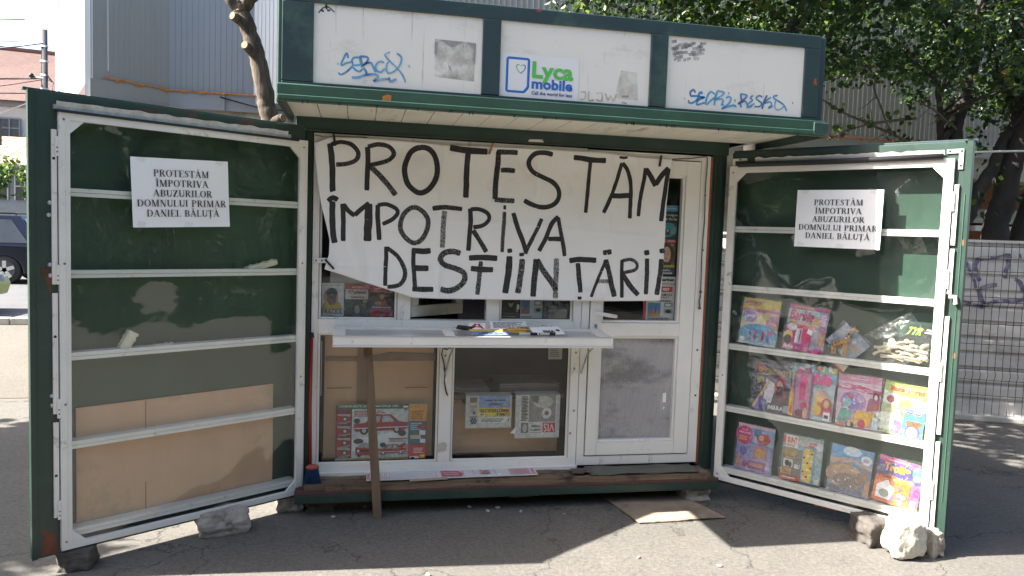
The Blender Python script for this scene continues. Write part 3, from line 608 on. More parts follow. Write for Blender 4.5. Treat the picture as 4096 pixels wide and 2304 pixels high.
f.add([(2.70, YF-.0022, 2.54), (2.722, YF-.0022, 2.535), (2.718, YF-.0022, 2.575), (2.704, YF-.0022, 2.57)], [(0, 1, 2, 3)], ORANGE)
sign = f.build('sign_box_frame', K, bev=.004)
SIGNS = []
for x0, x1 in ((.029, .852), (.944, 1.748), (1.843, 2.645)):
    p = MB(); p.add([(x0, YF+.012, 2.356), (x1, YF+.012, 2.356), (x1, YF+.012, 2.737), (x0, YF+.012, 2.737)], [(0, 1, 2, 3)], PANEL); SIGNS.append(p.build('sign_panel', K))
def tagmat(nm, c0, c1, lo=.2, hi=.85):
    m = bpy.data.materials.new(nm); m.use_nodes = True; n = m.node_tree; bb = n.nodes['Principled BSDF']; o = n.nodes['Material Output']
    t, _ = tex(n, scale=16, detail=2); n.links.new(mix(n, ramp(n, t.outputs[0], [(.42, 0.), (.66, 1.)]), lin(c0), lin(c1)), bb.inputs['Base Color']); bb.inputs['Roughness'].default_value = .4
    tr = N(n, 'ShaderNodeBsdfTransparent'); mx = N(n, 'ShaderNodeMixShader'); t2, _ = tex(n, scale=13, detail=3, off=(3, 1, 2))
    n.links.new(ramp(n, t2.outputs[0], [(.3, lo), (.65, hi)]), mx.inputs[0]); n.links.new(tr.outputs[0], mx.inputs[1]); n.links.new(bb.outputs[0], mx.inputs[2]); n.links.new(mx.outputs[0], o.inputs[0]); return m
BLUETAG = tagmat('blue_marker', '#4fa6d6', '#1d63a8', .55, .97)
yp = YF+.0115
for st, pn in ((TAG_A, SIGNS[0]), (TAG_B, SIGNS[2])):
    p = MB()
    for k, (wd, pts) in enumerate(st): stroke(p, pts, wd, lambda x, z, k=k: (x, yp-.0003*(k % 14)-.0003, z), BLUETAG, .008, 2, wob=.1)
    p.build('graffiti_tag', pn)
RESID = tagmat('torn_paper_residue', '#9a9a98', '#6f7074', .0, .6)
p = MB(); p.add([(.615, yp-.0004, 2.43), (.815, yp-.0004, 2.42), (.82, yp-.0004, 2.61), (.612, yp-.0004, 2.615)], [(0, 1, 2, 3)], tagmat('poster_residue', '#b4b0a6', '#8e8b84', 0, .55))
for pl in ([(.64, 2.613), (.76, 2.612), (.70, 2.58)], [(.612, 2.6), (.628, 2.6), (.622, 2.545), (.612, 2.54)], [(.77, 2.612), (.82, 2.61), (.818, 2.50), (.806, 2.53), (.81, 2.58), (.79, 2.595)], [(.68, 2.5), (.695, 2.48), (.70, 2.462), (.69, 2.47)]):
    p.add([(x, yp-.0012, z) for x, z in pl], [tuple(range(len(pl)))], ink('#98999b'))
p.build('poster_scrap', SIGNS[0])
p = MB()
for i in range(46):
    x = 1.86+rnd.random()*.17; z = 2.60+rnd.random()*.10; ww = .012+rnd.random()*.03
    p.add([(x, yp-.0004-.00001*i, z), (x+ww, yp-.0004-.00001*i, z+.01*rnd.random()), (x+ww*.8, yp-.0004-.00001*i, z+.02), (x-.004, yp-.0004-.00001*i, z+.015)], [(0, 1, 2, 3)], RESID)
p.build('poster_scrap', SIGNS[2])
p = MB()
TANTAG = tagmat('faded_tan_marker', '#b09a80', '#a08a70', .1, .6)
for k, pts in enumerate([[(1.375, 2.405), (1.40, 2.41), (1.40, 2.375), (1.375, 2.37)], [(1.42, 2.415), (1.42, 2.37), (1.45, 2.372)], [(1.46, 2.405), (1.49, 2.41), (1.49, 2.37), (1.46, 2.375)], [(1.51, 2.41), (1.525, 2.375), (1.54, 2.40), (1.555, 2.372), (1.57, 2.41)], [(1.60, 2.40), (1.64, 2.405)], [(1.60, 2.37), (1.63, 2.366)]]):
    stroke(p, pts, .010, lambda x, z: (x, yp-.0005, z), TANTAG, .01, 1)
p.add([(1.56, yp-.0004, 2.39), (1.69, yp-.0004, 2.385), (1.68, yp-.0004, 2.53), (1.59, yp-.0004, 2.535)], [(0, 1, 2, 3)], tagmat('scuff', '#c0bbb0', '#a09b90', 0, .4))
p.build('graffiti_tag', SIGNS[1])
# phone-company sticker on the middle panel
p = MB(); F = quad_frame((.945, yp, 2.581), (1.362, yp, 2.577), (1.361, yp, 2.357), (.949, yp, 2.359), (0, -1, 0))
SHEET = M('glossy_white_sticker', (.80, .80, .81), .22, var=.02); p.add([F.P(0, 0, .001), F.P(1, 0, .001), F.P(1, 1, .001), F.P(0, 1, .001)], [(0, 1, 2, 3)], SHEET)
BL, GR, NB = '#2f6fbf', '#5fbf5a', '#2b3f86'
def rr(x0, y0, x1, y1, r, cut=0):
    o = []
    for cx, cy, a0 in ((x0+r, y0+r*1.8, 180), (x1-r, y0+r*1.8, 270), (x1-r, y1-r*1.8, 0), (x0+r, y1-r*1.8, 90)):
        if a0 == 270 and cut: o += [(x1-cut*1.05, y0), (x1-cut*.7, y0+cut*.15), (x1-cut*.15, y0+cut*1.35), (x1, y0+cut*2.0)]; continue
        for i in range(5):
            t = math.radians(a0+i*22.5); o.append((cx+r*math.cos(t), cy+r*1.8*math.sin(t)))
    return o
ht = lambda s, sc: [(.258+s*sc*.062*abs(math.sin(t))**3 if True else 0, .655+sc*(.105*math.cos(t)-.04*math.cos(2*t)-.02*math.cos(3*t))*1.0) for t in [math.pi*i/16 for i in range(17)]]
deco(p, F, [('p', rr(.072, .095, .372, .905, .035, .075), BL), ('p', rr(.103, .148, .34, .85, .008, .06), SHEET), ('p', ht(-1, 1), GR), ('p', ht(1, 1), BL), ('p', ht(-1, .78)+ht(1, .78)[::-1], SHEET),
    ('t', 'Lyca', .400, .345, .928, .845, GR, {'b': .035}), ('t', 'mobile', .400, .215, .925, .46, BL, {'b': .035}), ('t', 'Call the world for less', .400, .085, .925, .165, NB, {'b': .022})], .0014, .0003, True)
p.build('sticker', SIGNS[1])
# a dark scribbled mark at the top of the left panel
p = MB()
for k, pts in enumerate([[(.05, 2.69), (.07, 2.715), (.095, 2.722), (.125, 2.70)], [(.085, 2.735), (.088, 2.71)], [(.06, 2.705), (.075, 2.70)], [(.09, 2.705), (.105, 2.708)]]): stroke(p, pts, .006+.004*(k > 0), lambda x, z: (x, yp-.0006, z), GREEN_FASCIA, .01, 1)
p.build('paint_mark', SIGNS[0])
# soffit, drip lip
f = MB(); n = 19
for i in range(n):
    x0 = -.11+2.87*i/n; f.box(x0, x0+2.87/n-.005, -.745, -.032, 2.292, 2.304, SOFF)
f.box(-.11, 2.76, -.74, -.04, 2.305, 2.31, SOFF)
f.build('soffit', K)
f = MB(); f.box(-.136, 2.78, -.757, -.741, 2.255, 2.340, GREEN_LIP); f.box(-.134, 2.778, -.765, -.757, 2.266, 2.288, GREEN_LIP); f.box(-.13, 2.775, -.741, -.70, 2.306, 2.345, GREEN_LIP)
f.box(-.136, -.112, -.741, -.035, 2.25, 2.30, GREEN); f.box(2.756, 2.78, -.741, -.035, 2.25, 2.30, GREEN)
for i in range(26):
    x = -.05+2.7*rnd.random(); f.add([(x, -.7655, 2.262), (x+.012, -.7655, 2.262), (x+.008, -.7655, 2.252-.01*rnd.random()), (x+.004, -.7655, 2.25)], [(0, 1, 2, 3)], BLACK)
f.add([(.36, -.7575, 2.285), (.40, -.7575, 2.282), (.405, -.7575, 2.315), (.385, -.7575, 2.32), (.362, -.7575, 2.31)], [(0, 1, 2, 3, 4)], PUFOAM)
f.box(2.70, 2.79, -.767, -.757, 2.262, 2.33, GREEN_FASCIA)
f.build('drip_lip', K, bev=.004)

# ------------------------------------------------------------------ display doors (hinged leaves with shelves behind film)
HL, AL = Vector((-.041225, -.065814)), .58756823
HR, AR = Vector((2.58481, -.063413)), .92621827
def door_T(side):
    h, a, sg = (HL, AL, -1) if side == 'l' else (HR, AR, 1)
    dr = Vector((sg*math.cos(a), -math.sin(a))); nn = Vector((-sg*math.sin(a), -math.cos(a)))
    return (lambda u, y, z: (h.x+dr.x*u-nn.x*y, h.y+dr.y*u-nn.y*y, z)), Vector((nn.x, nn.y, 0))
TL, NL = door_T('l'); TR, NR = door_T('r')
RUSTP = M('rust_brown_primer', (.15, .052, .022), .7, var=.35, scale=20)
RUSTS = tagmat('rusty_brush_streak', '#8a4a2c', '#6a3a28', .1, .8)
def display_door(side):
    T, nn = (TL, NL) if side == 'l' else (TR, NR)
    W, wf, z0, z1 = (1.253, 1.369, .108, 2.148) if side == 'l' else (1.2627, 1.343, .111, 2.137)
    D = .105; GI = GREEN_IN
    m = MB(T)
    m.box(.0, W+.02, D-.012, D, .09, 2.225, GREEN); m.box(.022, W-.03, D-.014, D-.0121, .13, 2.13, GI)
    m.box(.0, .022, .012, D-.012, .09, 2.225, GI); m.box(W-.03, W+.02, .03, D-.012, .09, 2.225, GREEN); m.box(W-.03, wf, .002, .03, .09, 2.225, GREEN)
    m.box(.022, W-.03, .004, D-.012, .09, .128, GREEN); m.box(.022, W-.03, .004, D-.012, 2.128, 2.225, GREEN)
    if side == 'l':
        m.box(1.345, 1.369, -.004, .002, .088, 2.232, GREEN); m.box(-.0, 1.38, .03, .06, 2.225, 2.237, GREEN_FASCIA)
        m.add([(1.34, -.0045, .10), (1.368, -.0045, .095), (1.29, .0015, .095), (1.262, .0015, .11), (1.275, .0015, .16), (1.31, .0015, .215), (1.334, .0015, .225)], [(2, 3, 4, 5, 6)], RUSTP)
        m.add([(1.262+.07*a, .0012, .10+.11*(1-(2*a-1)**2)**.5*1) for a in (0, .1, .25, .4, .6, .75, .9, 1)], [tuple(range(8))], RUSTP)
        m.add([(1.27, .0012, 1.43), (1.325, .0012, 1.44), (1.325, .0012, 1.40), (1.305, .0012, 1.395), (1.298, .0012, 1.36), (1.285, .0012, 1.30), (1.279, .0012, 1.31), (1.285, .0012, 1.37), (1.28, .0012, 1.41)], [tuple(range(9))], RUSTS)
        for u, z in ((1.285, 1.73), (1.29, 1.675), (1.287, 1.45), (1.283, .845), (1.282, .80), (1.285, 1.40)): m.ball((u, -.001, z), .011, GALV, 8, 6)
        for u0, u1, z in ((.80, .92, 2.19), (.62, .67, 2.2), (.3, .4, 2.2), (.1, .16, 2.17)): m.add([(u0, .0035, z), (u1, .0035, z-.008), (u1-.01, .0035, z+.014), (u0+.01, .0035, z+.02)], [(0, 1, 2, 3)], REDOX)
    else:
        m.box(1.315, 1.343, -.016, .002, .075, 2.235, GREEN); m.box(-.0, 1.35, .03, .06, 2.225, 2.240, GREEN_FASCIA); m.box(1.3, 1.345, -.016, .09, 2.225, 2.235, GREEN)
        m.box(1.319, 1.323, -.02, -.016, .3, 1.95, GREEN_LIP)
        for z in (1.68, 1.08): m.add([(1.318, -.0165, z), (1.332, -.0165, z+.002), (1.33, -.0165, z+.03), (1.319, -.0165, z+.028)], [(0, 1, 2, 3)], ORANGE)
        m.add([(.64, .0035, .094), (.78, .0035, .095), (.77, .0035, .112), (.66, .0035, .108)], [(0, 1, 2, 3)], ORANGE)
    leaf = m.build('display_door', K, bev=.003, fix=True)
    leaf['label'] = 'left display door standing open with almost empty shelves' if side == 'l' else 'right display door standing open with children\'s magazines on its shelves'
    m = MB(T); fw = .046
    m.box(0, fw, -.022, .003, z0, z1, WHITEAL); m.box(W-fw, W, -.022, .003, z0, z1, WHITEAL); m.box(fw, W-fw, -.0215, .003, z0, z0+.03, WHITEAL); m.box(fw, W-fw, -.0215, .003, z1-.042, z1, WHITEAL)
    m.box(.012, .016, -.0245, -.022, z0, z1, WHITEAL); m.box(W-.03, W-.026, -.0245, -.022, z0+.02, z1-.02, WHITEAL)
    for su, sv in ((0, 0), (1, 0), (0, 1), (1, 1)):                     # corner gussets
        cu, du = (fw, 1) if su == 0 else (W-fw, -1); cv, dv = (z0+.03, 1) if sv == 0 else (z1-.042, -1)
        m.prism([(cu, -.018, cv), (cu+du*.06, -.018, cv), (cu, -.018, cv+dv*.06)], (0, .014, 0), WHITEAL)
    for i in range(4):
        for uu in (.025, W-.02): m.cyl((uu, -.0235, z0+.04+(z1-z0-.08)*i/3), (0, 1, 0), .006, .002, SCREW, 8)
    m.build('film_frame', leaf, bev=.003, fix=True)
    # wavy clear film
    sd = 3.3 if side == 'l' else 8.1
    def fz(u, v):
        uu, zz = fw-.01+(W-2*fw+.02)*u, z0+.02+(z1-z0-.055)*v; e = min(1, 8*min(u, 1-u, v, 1-v))
        return (uu, -.006+e*(.017*noise.noise((uu*2.2, zz*1.5, sd))+.009*noise.noise((uu*4.6, zz*3.4, sd+5))-(.005*max(0, 1-2.5*abs(noise.noise((uu*5.5+zz*2, zz*4.5-uu, sd+2))))**3*max(0, noise.noise((uu*2.3, zz*2.1, sd+30))+.15) if side == 'r' else 0)), zz)
    m = MB(T); m.grid(fz, 70, 110, FILM, True); m.build('plastic_film', leaf)
    zs = (1.765, 1.386, 1.0, .578, .155) if side == 'l' else (1.722, 1.347, .968, .563, .157)
    for z in zs:
        m = MB(T); m.box(.024, W-.045, .012, D-.0125, z+.026, z+.034, WHITEAL); m.box(.024, W-.045, .009, .017, z, z+.017, WHITEAL); m.box(.024, W-.045, .0075, .017, z+.0185, z+.037, WHITEAL)
        m.build('shelf', leaf, bev=.0015, fix=True)
    if side == 'l':
        m = MB(T)
        for a, c2 in ((.27, .72), (.76, 1.32), (1.36, 2.06)): m.box(1.258, 1.28, -.012, .001, a, c2, WHITEAL)
        for z in (1.94, .74, .26, 1.36): m.box(1.252, 1.266, -.02, -.01, z, z+.09, WHITEAL); m.cyl((1.259, -.021, z+.02), (0, 1, 0), .004, .003, BLACK, 6); m.cyl((1.259, -.021, z+.04), (0, 1, 0), .004, .003, BLACK, 6)
        for z in (1.93, 1.12, .47): m.cyl((1.271, -.013, z), (0, 1, 0), .007, .003, BLACK, 8)
        m.build('latch_strip', leaf, bev=.002, fix=True)
        m = MB(T)
        m.box(.10, 1.27, -.012, .003, 2.152, 2.172, GALV); m.box(.06, 1.262, -.03, -.004, 2.138, 2.15, BLACK)
        m.grid(lambda u, v: (.12+1.14*u, -.0125-.006*v, 2.166+.022*v+.010*noise.noise((u*18, v, 1))*v), 60, 2, GALV)
        m.build('flashing_strip', leaf)
    else:
        m = MB(T)
        for a, c2 in ((.11, .62), (.66, 1.3), (1.42, 1.66), (1.68, 2.0)): m.box(1.268, 1.29, -.012, .001, a, c2, WHITEAL)
        for z in (1.86, 1.45, .95, .3): m.box(1.256, 1.275, -.024, -.01, z, z+.10, WHITEAL); m.cyl((1.266, -.025, z+.02), (0, 1, 0), .004, .003, BLACK, 6); m.cyl((1.266, -.025, z+.04), (0, 1, 0), .004, .003, BLACK, 6)
        m.tube([(1.285, -.01, 1.405), (1.315, -.03, 1.408), (1.318, -.032, 1.37)], .012, WHITEAL, 8)
        m.build('latch_strip', leaf, bev=.002, fix=True)
        m = MB(T)
        m.box(.01, .105, -.006, .003, 2.17, 2.186, WHITEAL); m.box(.01, .026, -.006, .003, 2.08, 2.17, WHITEAL)
        for u, z in ((.02, 2.1), (.06, 2.178)): m.cyl((u, -.008, z), (0, 1, 0), .006, .003, BLACK, 8)
        m.build('corner_bracket', leaf, fix=True); m = MB(T)
        m.box(1.22, 1.30, -.006, .0015, 2.165, 2.187, GALV); m.box(1.278, 1.30, -.0061, .0014, 2.08, 2.165, GALV)
        for u, z in ((1.235, 2.176), (1.29, 2.176), (1.29, 2.1)): m.cyl((u, -.008, z), (0, 1, 0), .006, .003, BLACK, 8)
        m.build('corner_bracket', leaf, fix=True)
        m = MB(T); m.tube([(.06, -.03, 2.145), (.6, -.034, 2.142), (1.21, -.03, 2.148)], .017, BLACK, 8)
        m.grid(lambda u, v: (.16+1.05*u, -.006-.012*v, 2.158+.026*v+.010*noise.noise((u*22, v, 4))*v), 60, 2, WHITE)
        m.build('flashing_strip', leaf)
    return leaf
display_door('l'); display_door('r')
# ================================================================== the protest banner
CLOTH = M('white_cotton_cloth', (.78, .77, .76), .85, var=.03, scale=3, bst=.12, bscale=350, dirt=((.69, .67, .65), .36, 2.5))
def banner_y(x, z):
    y = -.052+.016*noise.noise((x*1.6, z*1.1, 2))+.010*noise.noise((x*4.2+z*1.5, z*2.0, 7))+.004*noise.noise((x*13, z*9, 1))
    y -= .012*math.exp(-((z-2.12)/.07)**2)*math.sin(x*9)+.006*max(0, z-1.9)*math.sin(x*23+z*14)*4*.25                  # puckers along the tied top edge
    g = max(0, 1-((x-.16)**2/.030+(z-1.47)**2/.06)); y -= .030*g*math.sin((x*.94+z*.25)*34)*.5+.018*g   # gathered at the left clip
    for fx in (.74, 1.31, 1.78): y -= .006*math.exp(-((x-fx-.02*(z-1.7))/.012)**2)
    y -= .0035*math.exp(-((z-1.70-.03*math.sin(x*2))/.010)**2)+.0035*math.exp(-((z-1.445)/.010)**2)
    return y
def curve_at(pts, t):
    L = [0]
    for a, b2 in zip(pts, pts[1:]): L.append(L[-1]+math.dist(a, b2))
    d = t*L[-1]
    for i in range(len(pts)-1):
        if d <= L[i+1] or i == len(pts)-2:
            k = (d-L[i])/max(1e-9, L[i+1]-L[i]); return (pts[i][0]+(pts[i+1][0]-pts[i][0])*k, pts[i][1]+(pts[i+1][1]-pts[i][1])*k)
def coons(u, v):
    B, T2, Lf, Rt = (BANNER_EDGE[k] for k in ('bottom', 'top', 'left', 'right'))
    c0, c1, d0, d1 = curve_at(B, u), curve_at(T2, u), curve_at(Lf[::-1], v), curve_at(Rt[::-1], v)
    p = [(1-v)*c0[i]+v*c1[i]+(1-u)*d0[i]+u*d1[i]-((1-u)*(1-v)*B[0][i]+u*(1-v)*B[-1][i]+(1-u)*v*T2[0][i]+u*v*T2[-1][i]) for i in (0, 1)]
    return (p[0], banner_y(*p), p[1])
m = MB(); m.grid(coons, 200, 90, CLOTH); banner = m.build('protest_banner', loc=(1.1, -.05, 1.26))
tag(banner, 'large white cloth banner with hand painted black capitals, hung across the kiosk front', 'banner')
sol = banner.modifiers.new('Solidify', 'SOLIDIFY'); sol.thickness = .0015; sol.offset = 1
def brushmat(k, dry):
    m = bpy.data.materials.new('black_brush_paint'); m.use_nodes = True; n = m.node_tree; bb = n.nodes['Principled BSDF']; o = n.nodes['Material Output']
    bb.inputs['Base Color'].default_value = (.016, .016, .018, 1); bb.inputs['Roughness'].default_value = .5
    uv = N(n, 'ShaderNodeUVMap'); uv.uv_map = 'UVMap'; mp = N(n, 'ShaderNodeMapping'); mp.inputs['Scale'].default_value = (2.6, 9, 1); n.links.new(uv.outputs[0], mp.inputs[0])
    t = N(n, 'ShaderNodeTexNoise'); t.inputs['Scale'].default_value = 2.2; t.inputs['Detail'].default_value = 7; t.inputs['Roughness'].default_value = .72; n.links.new(mp.outputs[0], t.inputs['Vector'])
    t2, _ = tex(n, scale=170, detail=2, rough=.8); ad = N(n, 'ShaderNodeMath', operation='MULTIPLY_ADD'); ad.inputs[1].default_value = .5; n.links.new(t2.outputs[0], ad.inputs[0]); n.links.new(t.outputs[0], ad.inputs[2])
    th = .43+.37*dry                                                       # dryness sets how much cloth shows through
    tr = N(n, 'ShaderNodeBsdfTransparent'); mx = N(n, 'ShaderNodeMixShader'); n.links.new(ramp(n, ad.outputs[0], [(th, 0.02), (th+.07+.08*dry, 1.)]), mx.inputs[0])
    n.links.new(tr.outputs[0], mx.inputs[1]); n.links.new(bb.outputs[0], mx.inputs[2]); n.links.new(mx.outputs[0], o.inputs[0]); return m
BR = {k: brushmat(k, k) for k in (.1, .25, .4, .52, .66)}
m = MB(); m.uv = []
for k, (wd, dry, pts) in enumerate(BANNER_STROKES):
    kk = min(BR, key=lambda q: abs(q-dry))
    stroke(m, pts, wd*1.06, lambda x, z, k=k: (x, banner_y(x, z)-.0022-.00012*(k % 9), z), BR[kk], .011, 4, uvk=k % 7, wob=.14)
m.build('lettering', banner)
# clips and cord holding the banner
def clip(name, x, z, ang, mat, label, ln=.07):
    m = MB(); y = banner_y(x, min(z, 2.16))-.004; dx, dz = math.sin(ang), math.cos(ang)
    for s, o in ((-1, .004), (1, -.004)):
        m.obox((x-dx*ln/2-dz*.006, y-.006+o-.003, z-dz*ln/2+dx*.006), (dz*.012, 0, -dx*.012), (0, .005, 0), (dx*ln, s*.003, dz*ln), mat)
    m.cyl((x-dz*.008, y-.006, z+dx*.008), (dz, 0, -dx), .005, .016, GALV, 8)
    return tag(m.build(name, bev=.001), label, 'clip', 'clothes pegs holding the banner')
PEGW = M('wooden_peg', (.30, .16, .08), .7, var=.2, scale=30)
clip('clothes_peg', .115, 2.165, -.15, BLACK, 'black clothes peg holding the banner above the first painted letter P')
clip('clothes_peg', 1.025, 2.165, .32, PEGW, 'brown wooden clothes peg at the middle of the banner\'s top edge')
clip('clothes_peg', 2.105, 2.150, .12, BLACK, 'black clothes peg at the top right corner of the banner')
clip('clothes_peg', .10, 1.452, -.75, BLACK, 'black clothes peg pinching the gathered left edge of the banner', .075)
m = MB(); m.box(.008, .09, -.02, -.0125, 1.455, 1.485, WHITEAL)
for x in (.022, .055): m.cyl((x, -.022, 1.47), (0, 1, 0), .005, .003, BLACK, 8)
m.build('hinge_plate', K)
ROPE = M('grey_cord', (.16, .13, .11), .9, var=.3, scale=60)
m = MB(); m.tube([(.005, -.03, 2.19), (.06, -.05, 2.178), (.115, -.052, 2.186), (.3, -.03, 2.192)], .0035, ROPE, 6)
tag(m.build('cord'), 'short dark cord tied at the top left corner of the banner', 'cord')
m = MB(); m.tube([(2.187, -.05, 2.165), (2.25, -.035, 2.172), (2.33, -.03, 2.18), (2.42, -.03, 2.196), (2.432, -.028, 2.19), (2.436, -.026, 2.15), (2.431, -.026, 2.0), (2.436, -.027, 1.8), (2.430, -.026, 1.6), (2.433, -.027, 1.42), (2.434, -.026, 1.305)], .004, ROPE, 6)
m.ball((2.434, -.027, 1.33), .011, ROPE, 8, 6); m.ball((2.433, -.027, 1.225), .010, ROPE, 8, 6); m.tube([(2.434, -.026, 1.305), (2.428, -.028, 1.27), (2.434, -.027, 1.225)], .006, ROPE, 6)
tag(m.build('cord'), 'knotted grey cord hanging down the white door frame', 'cord')

# ================================================================== typed notices on the display doors
TAPECL = glassy('clear_sticky_tape', (.94, .94, .93), 1.35, .15)
def notice(T, nn, tl, tr, br, bl, label):
    # the sheet is taped to the film; text sizes are fractions of the sheet
    F = quad_frame(*[T(u, -.0215, z) for u, z in (tl, tr, br, bl)], nn); m = MB()
    cur = lambda u, v: tuple(F.P(u, v, .0015+.004*noise.noise((u*3, v*2, tl[0]))*(1-u)*v+.010*max(0, .10-v)*(u > .1)+.05*max(0, u-.93)*max(0, .4-v)))
    m.grid(cur, 16, 12, PAPER); d = .0062
    for t, x0, x1, y in (('PROTESTĂM', .215, .785, .735), ('ÎMPOTRIVA', .235, .775, .59), ('ABUZURILOR', .205, .815, .445), ('DOMNULUI PRIMAR', .045, .965, .30), ('DANIEL BĂLUȚĂ', .135, .885, .155)):
        serif(m, F, t, x0, x1, y, .098, INKBLK, d)
    for u, v in ((.10, .97), (.90, .97), (.08, .04), (.55, .03)): m.add([F.P(u-.05, v-.02, .0085), F.P(u+.03, v-.045, .0085), F.P(u+.05, v+.03, .0085), F.P(u-.03, v+.055, .0085)], [(0, 1, 2, 3)], TAPECL)
    return tag(m.build('paper_notice'), label, 'notice', 'typed protest notices')
notice(TL, NL, (.952, 1.968), (.472, 1.988), (.452, 1.648), (.936, 1.630), 'white typed notice stuck on the left display door, shelves behind it empty')
notice(TR, NR, (.441, 1.981), (.924, 1.978), (.924, 1.641), (.441, 1.646), 'white typed notice stuck on the right display door above the magazines')

# ================================================================== magazines in the right display door
GRP = 'children\'s magazines in the right display door'
def magazine(c, base, ops, label, off=.045, th=.004, sleeve=True, name='magazine', cat='magazine', grp=GRP, T=TR, nn=NR):
    tl, tr, br, bl = [Vector(T(u, off, z)) for u, z in c]
    F = quad_frame(tl, tr, br, bl, nn)
    lean = nn*-.03                                                         # the head leans back against the door
    F = Frame(F.O, F.ex, F.ez+lean, nn); m = MB()
    m.obox(F.P(0, 0, -th), F.ex, F.ez, F.n*th, ink(base)); deco(m, F, ops)
    o = m.build(name); tag(o, label, cat, grp)
    if sleeve:
        m = MB(); s1 = rnd.random()*50; k = .045
        m.grid(lambda u, v: tuple(F.P(-k+(1+2*k)*u, -.015+(1.05)*v, .006+.005*noise.noise((u*5, v*7, s1))+.003*noise.noise((u*14, v*13, s1)))), 22, 28, SLEEVE)
        m.build('plastic_sleeve', o)
    return o
def sparkle(n, x0, y0, x1, y1, cols, s=.03, seed=1):
    r = random.Random(seed); o = []
    for i in range(n):
        o.append(('e', r.uniform(x0, x1), r.uniform(y0, y1), s*r.uniform(.5, 1.4), s*r.uniform(.4, 1.1), r.choice(cols)))
    return o
magazine([(.101, 1.311), (.341, 1.294), (.335, 1.011), (.091, 1.016)], '#e3c0c8', [
 ('r', 0, .78, 1, 1, '#dfc733'), ('r', 0, .71, 1, .78, '#d773a6'), ('r', .04, .83, .52, .96, '#e8b277'), ('t', 'DOCTORIȚA', .07, .87, .49, .94, '#5b3f7d', {'b': .03}), ('lines', .15, .84, .42, .865, 1, '#7a5a90'),
 ('r', 0, .40, 1, .71, '#e6cfa0'), ('p', [(.6, .40), (1, .44), (1, .70), (.75, .62)], '#e7a6b4'), ('e', .22, .60, .2, .13, '#8e6ab8'), ('t', '2 povești', .08, .56, .38, .67, '#f0e8f5', {'b': .03}), ('e', .10, .53, .06, .06, '#7fc1de'),
 ('e', .50, .22, .52, .24, '#5aa9d6'), ('r', 0, 0, 1, .16, '#8fbad0'), ('r', 0, 0, 1, .05, '#c9d3d8')] +
 [('e', x, .21, .035, .12, c) for x, c in ((.30, '#8d5ca8'), (.44, '#d24a77'), (.64, '#cf3f52'), (.78, '#7c6ab0'))] + [('e', .84, .30, .10, .03, '#e06a86'), ('e', .10, .10, .07, .05, '#e6e6ea'), ('t', 'CE', .64, .012, .70, .035, '#555555')],
 'yellow and blue children\'s magazine with toy doctor tools, first on the third shelf')
magazine([(.414, 1.298), (.648, 1.265), (.612, 1.004), (.367, 1.012)], '#a9c9d2', [
 ('p', [(0, .90), (1, .92), (1, 1), (0, 1)], '#c23f79'), ('t', 'CADOU SENSAȚIONAL', .12, .935, .62, .975, '#f0c63c', {'b': .03}), ('r', .80, .60, 1, .90, '#b27fb8'), ('lines', .82, .62, .98, .88, 7, '#e9d0e8'),
 ('t', 'Barbie', .03, .66, .66, .90, '#d0306f', {'b': .04, 's': .25}), ('r', .08, .58, .75, .63, '#dca452'), ('r', 0, .0, 1, .58, '#d9387d'), ('p', [(.64, .06), (1, .12), (1, .60), (.62, .58)], '#b06aa0'), ('r', .86, .2, 1, .48, '#c07a4e'),
 ('e', .74, .66, .11, .13, '#e2c58d'), ('e', .73, .65, .055, .075, '#e3b79a'), ('p', [(.66, .06), (.86, .06), (.86, .5), (.78, .57), (.70, .52)], '#9d9aa8'), ('e', .77, .42, .06, .1, '#b9a7b4'),
 ('r', .0, .10, .66, .58, '#d83a74'), ('e', .16, .50, .13, .08, '#ddd6da'), ('r', .27, .16, .44, .50, '#c9c6ce'), ('r', .29, .18, .33, .48, '#eeeef2'), ('r', .38, .18, .41, .48, '#d04b6d'), ('p', [(.55, .42), (.68, .38), (.70, .5), (.58, .52)], '#e8e8ea'),
 ('e', .10, .30, .12, .12, '#dcb978'), ('e', .10, .22, .10, .10, '#2c2228'), ('t', 'Barbie', .02, .03, .27, .12, '#f2e4ec', {'b': .03, 's': .25}), ('r', .74, .02, .92, .09, '#e04a97')],
 'pink magazine with a blonde cover girl, tilted, second on the third shelf')
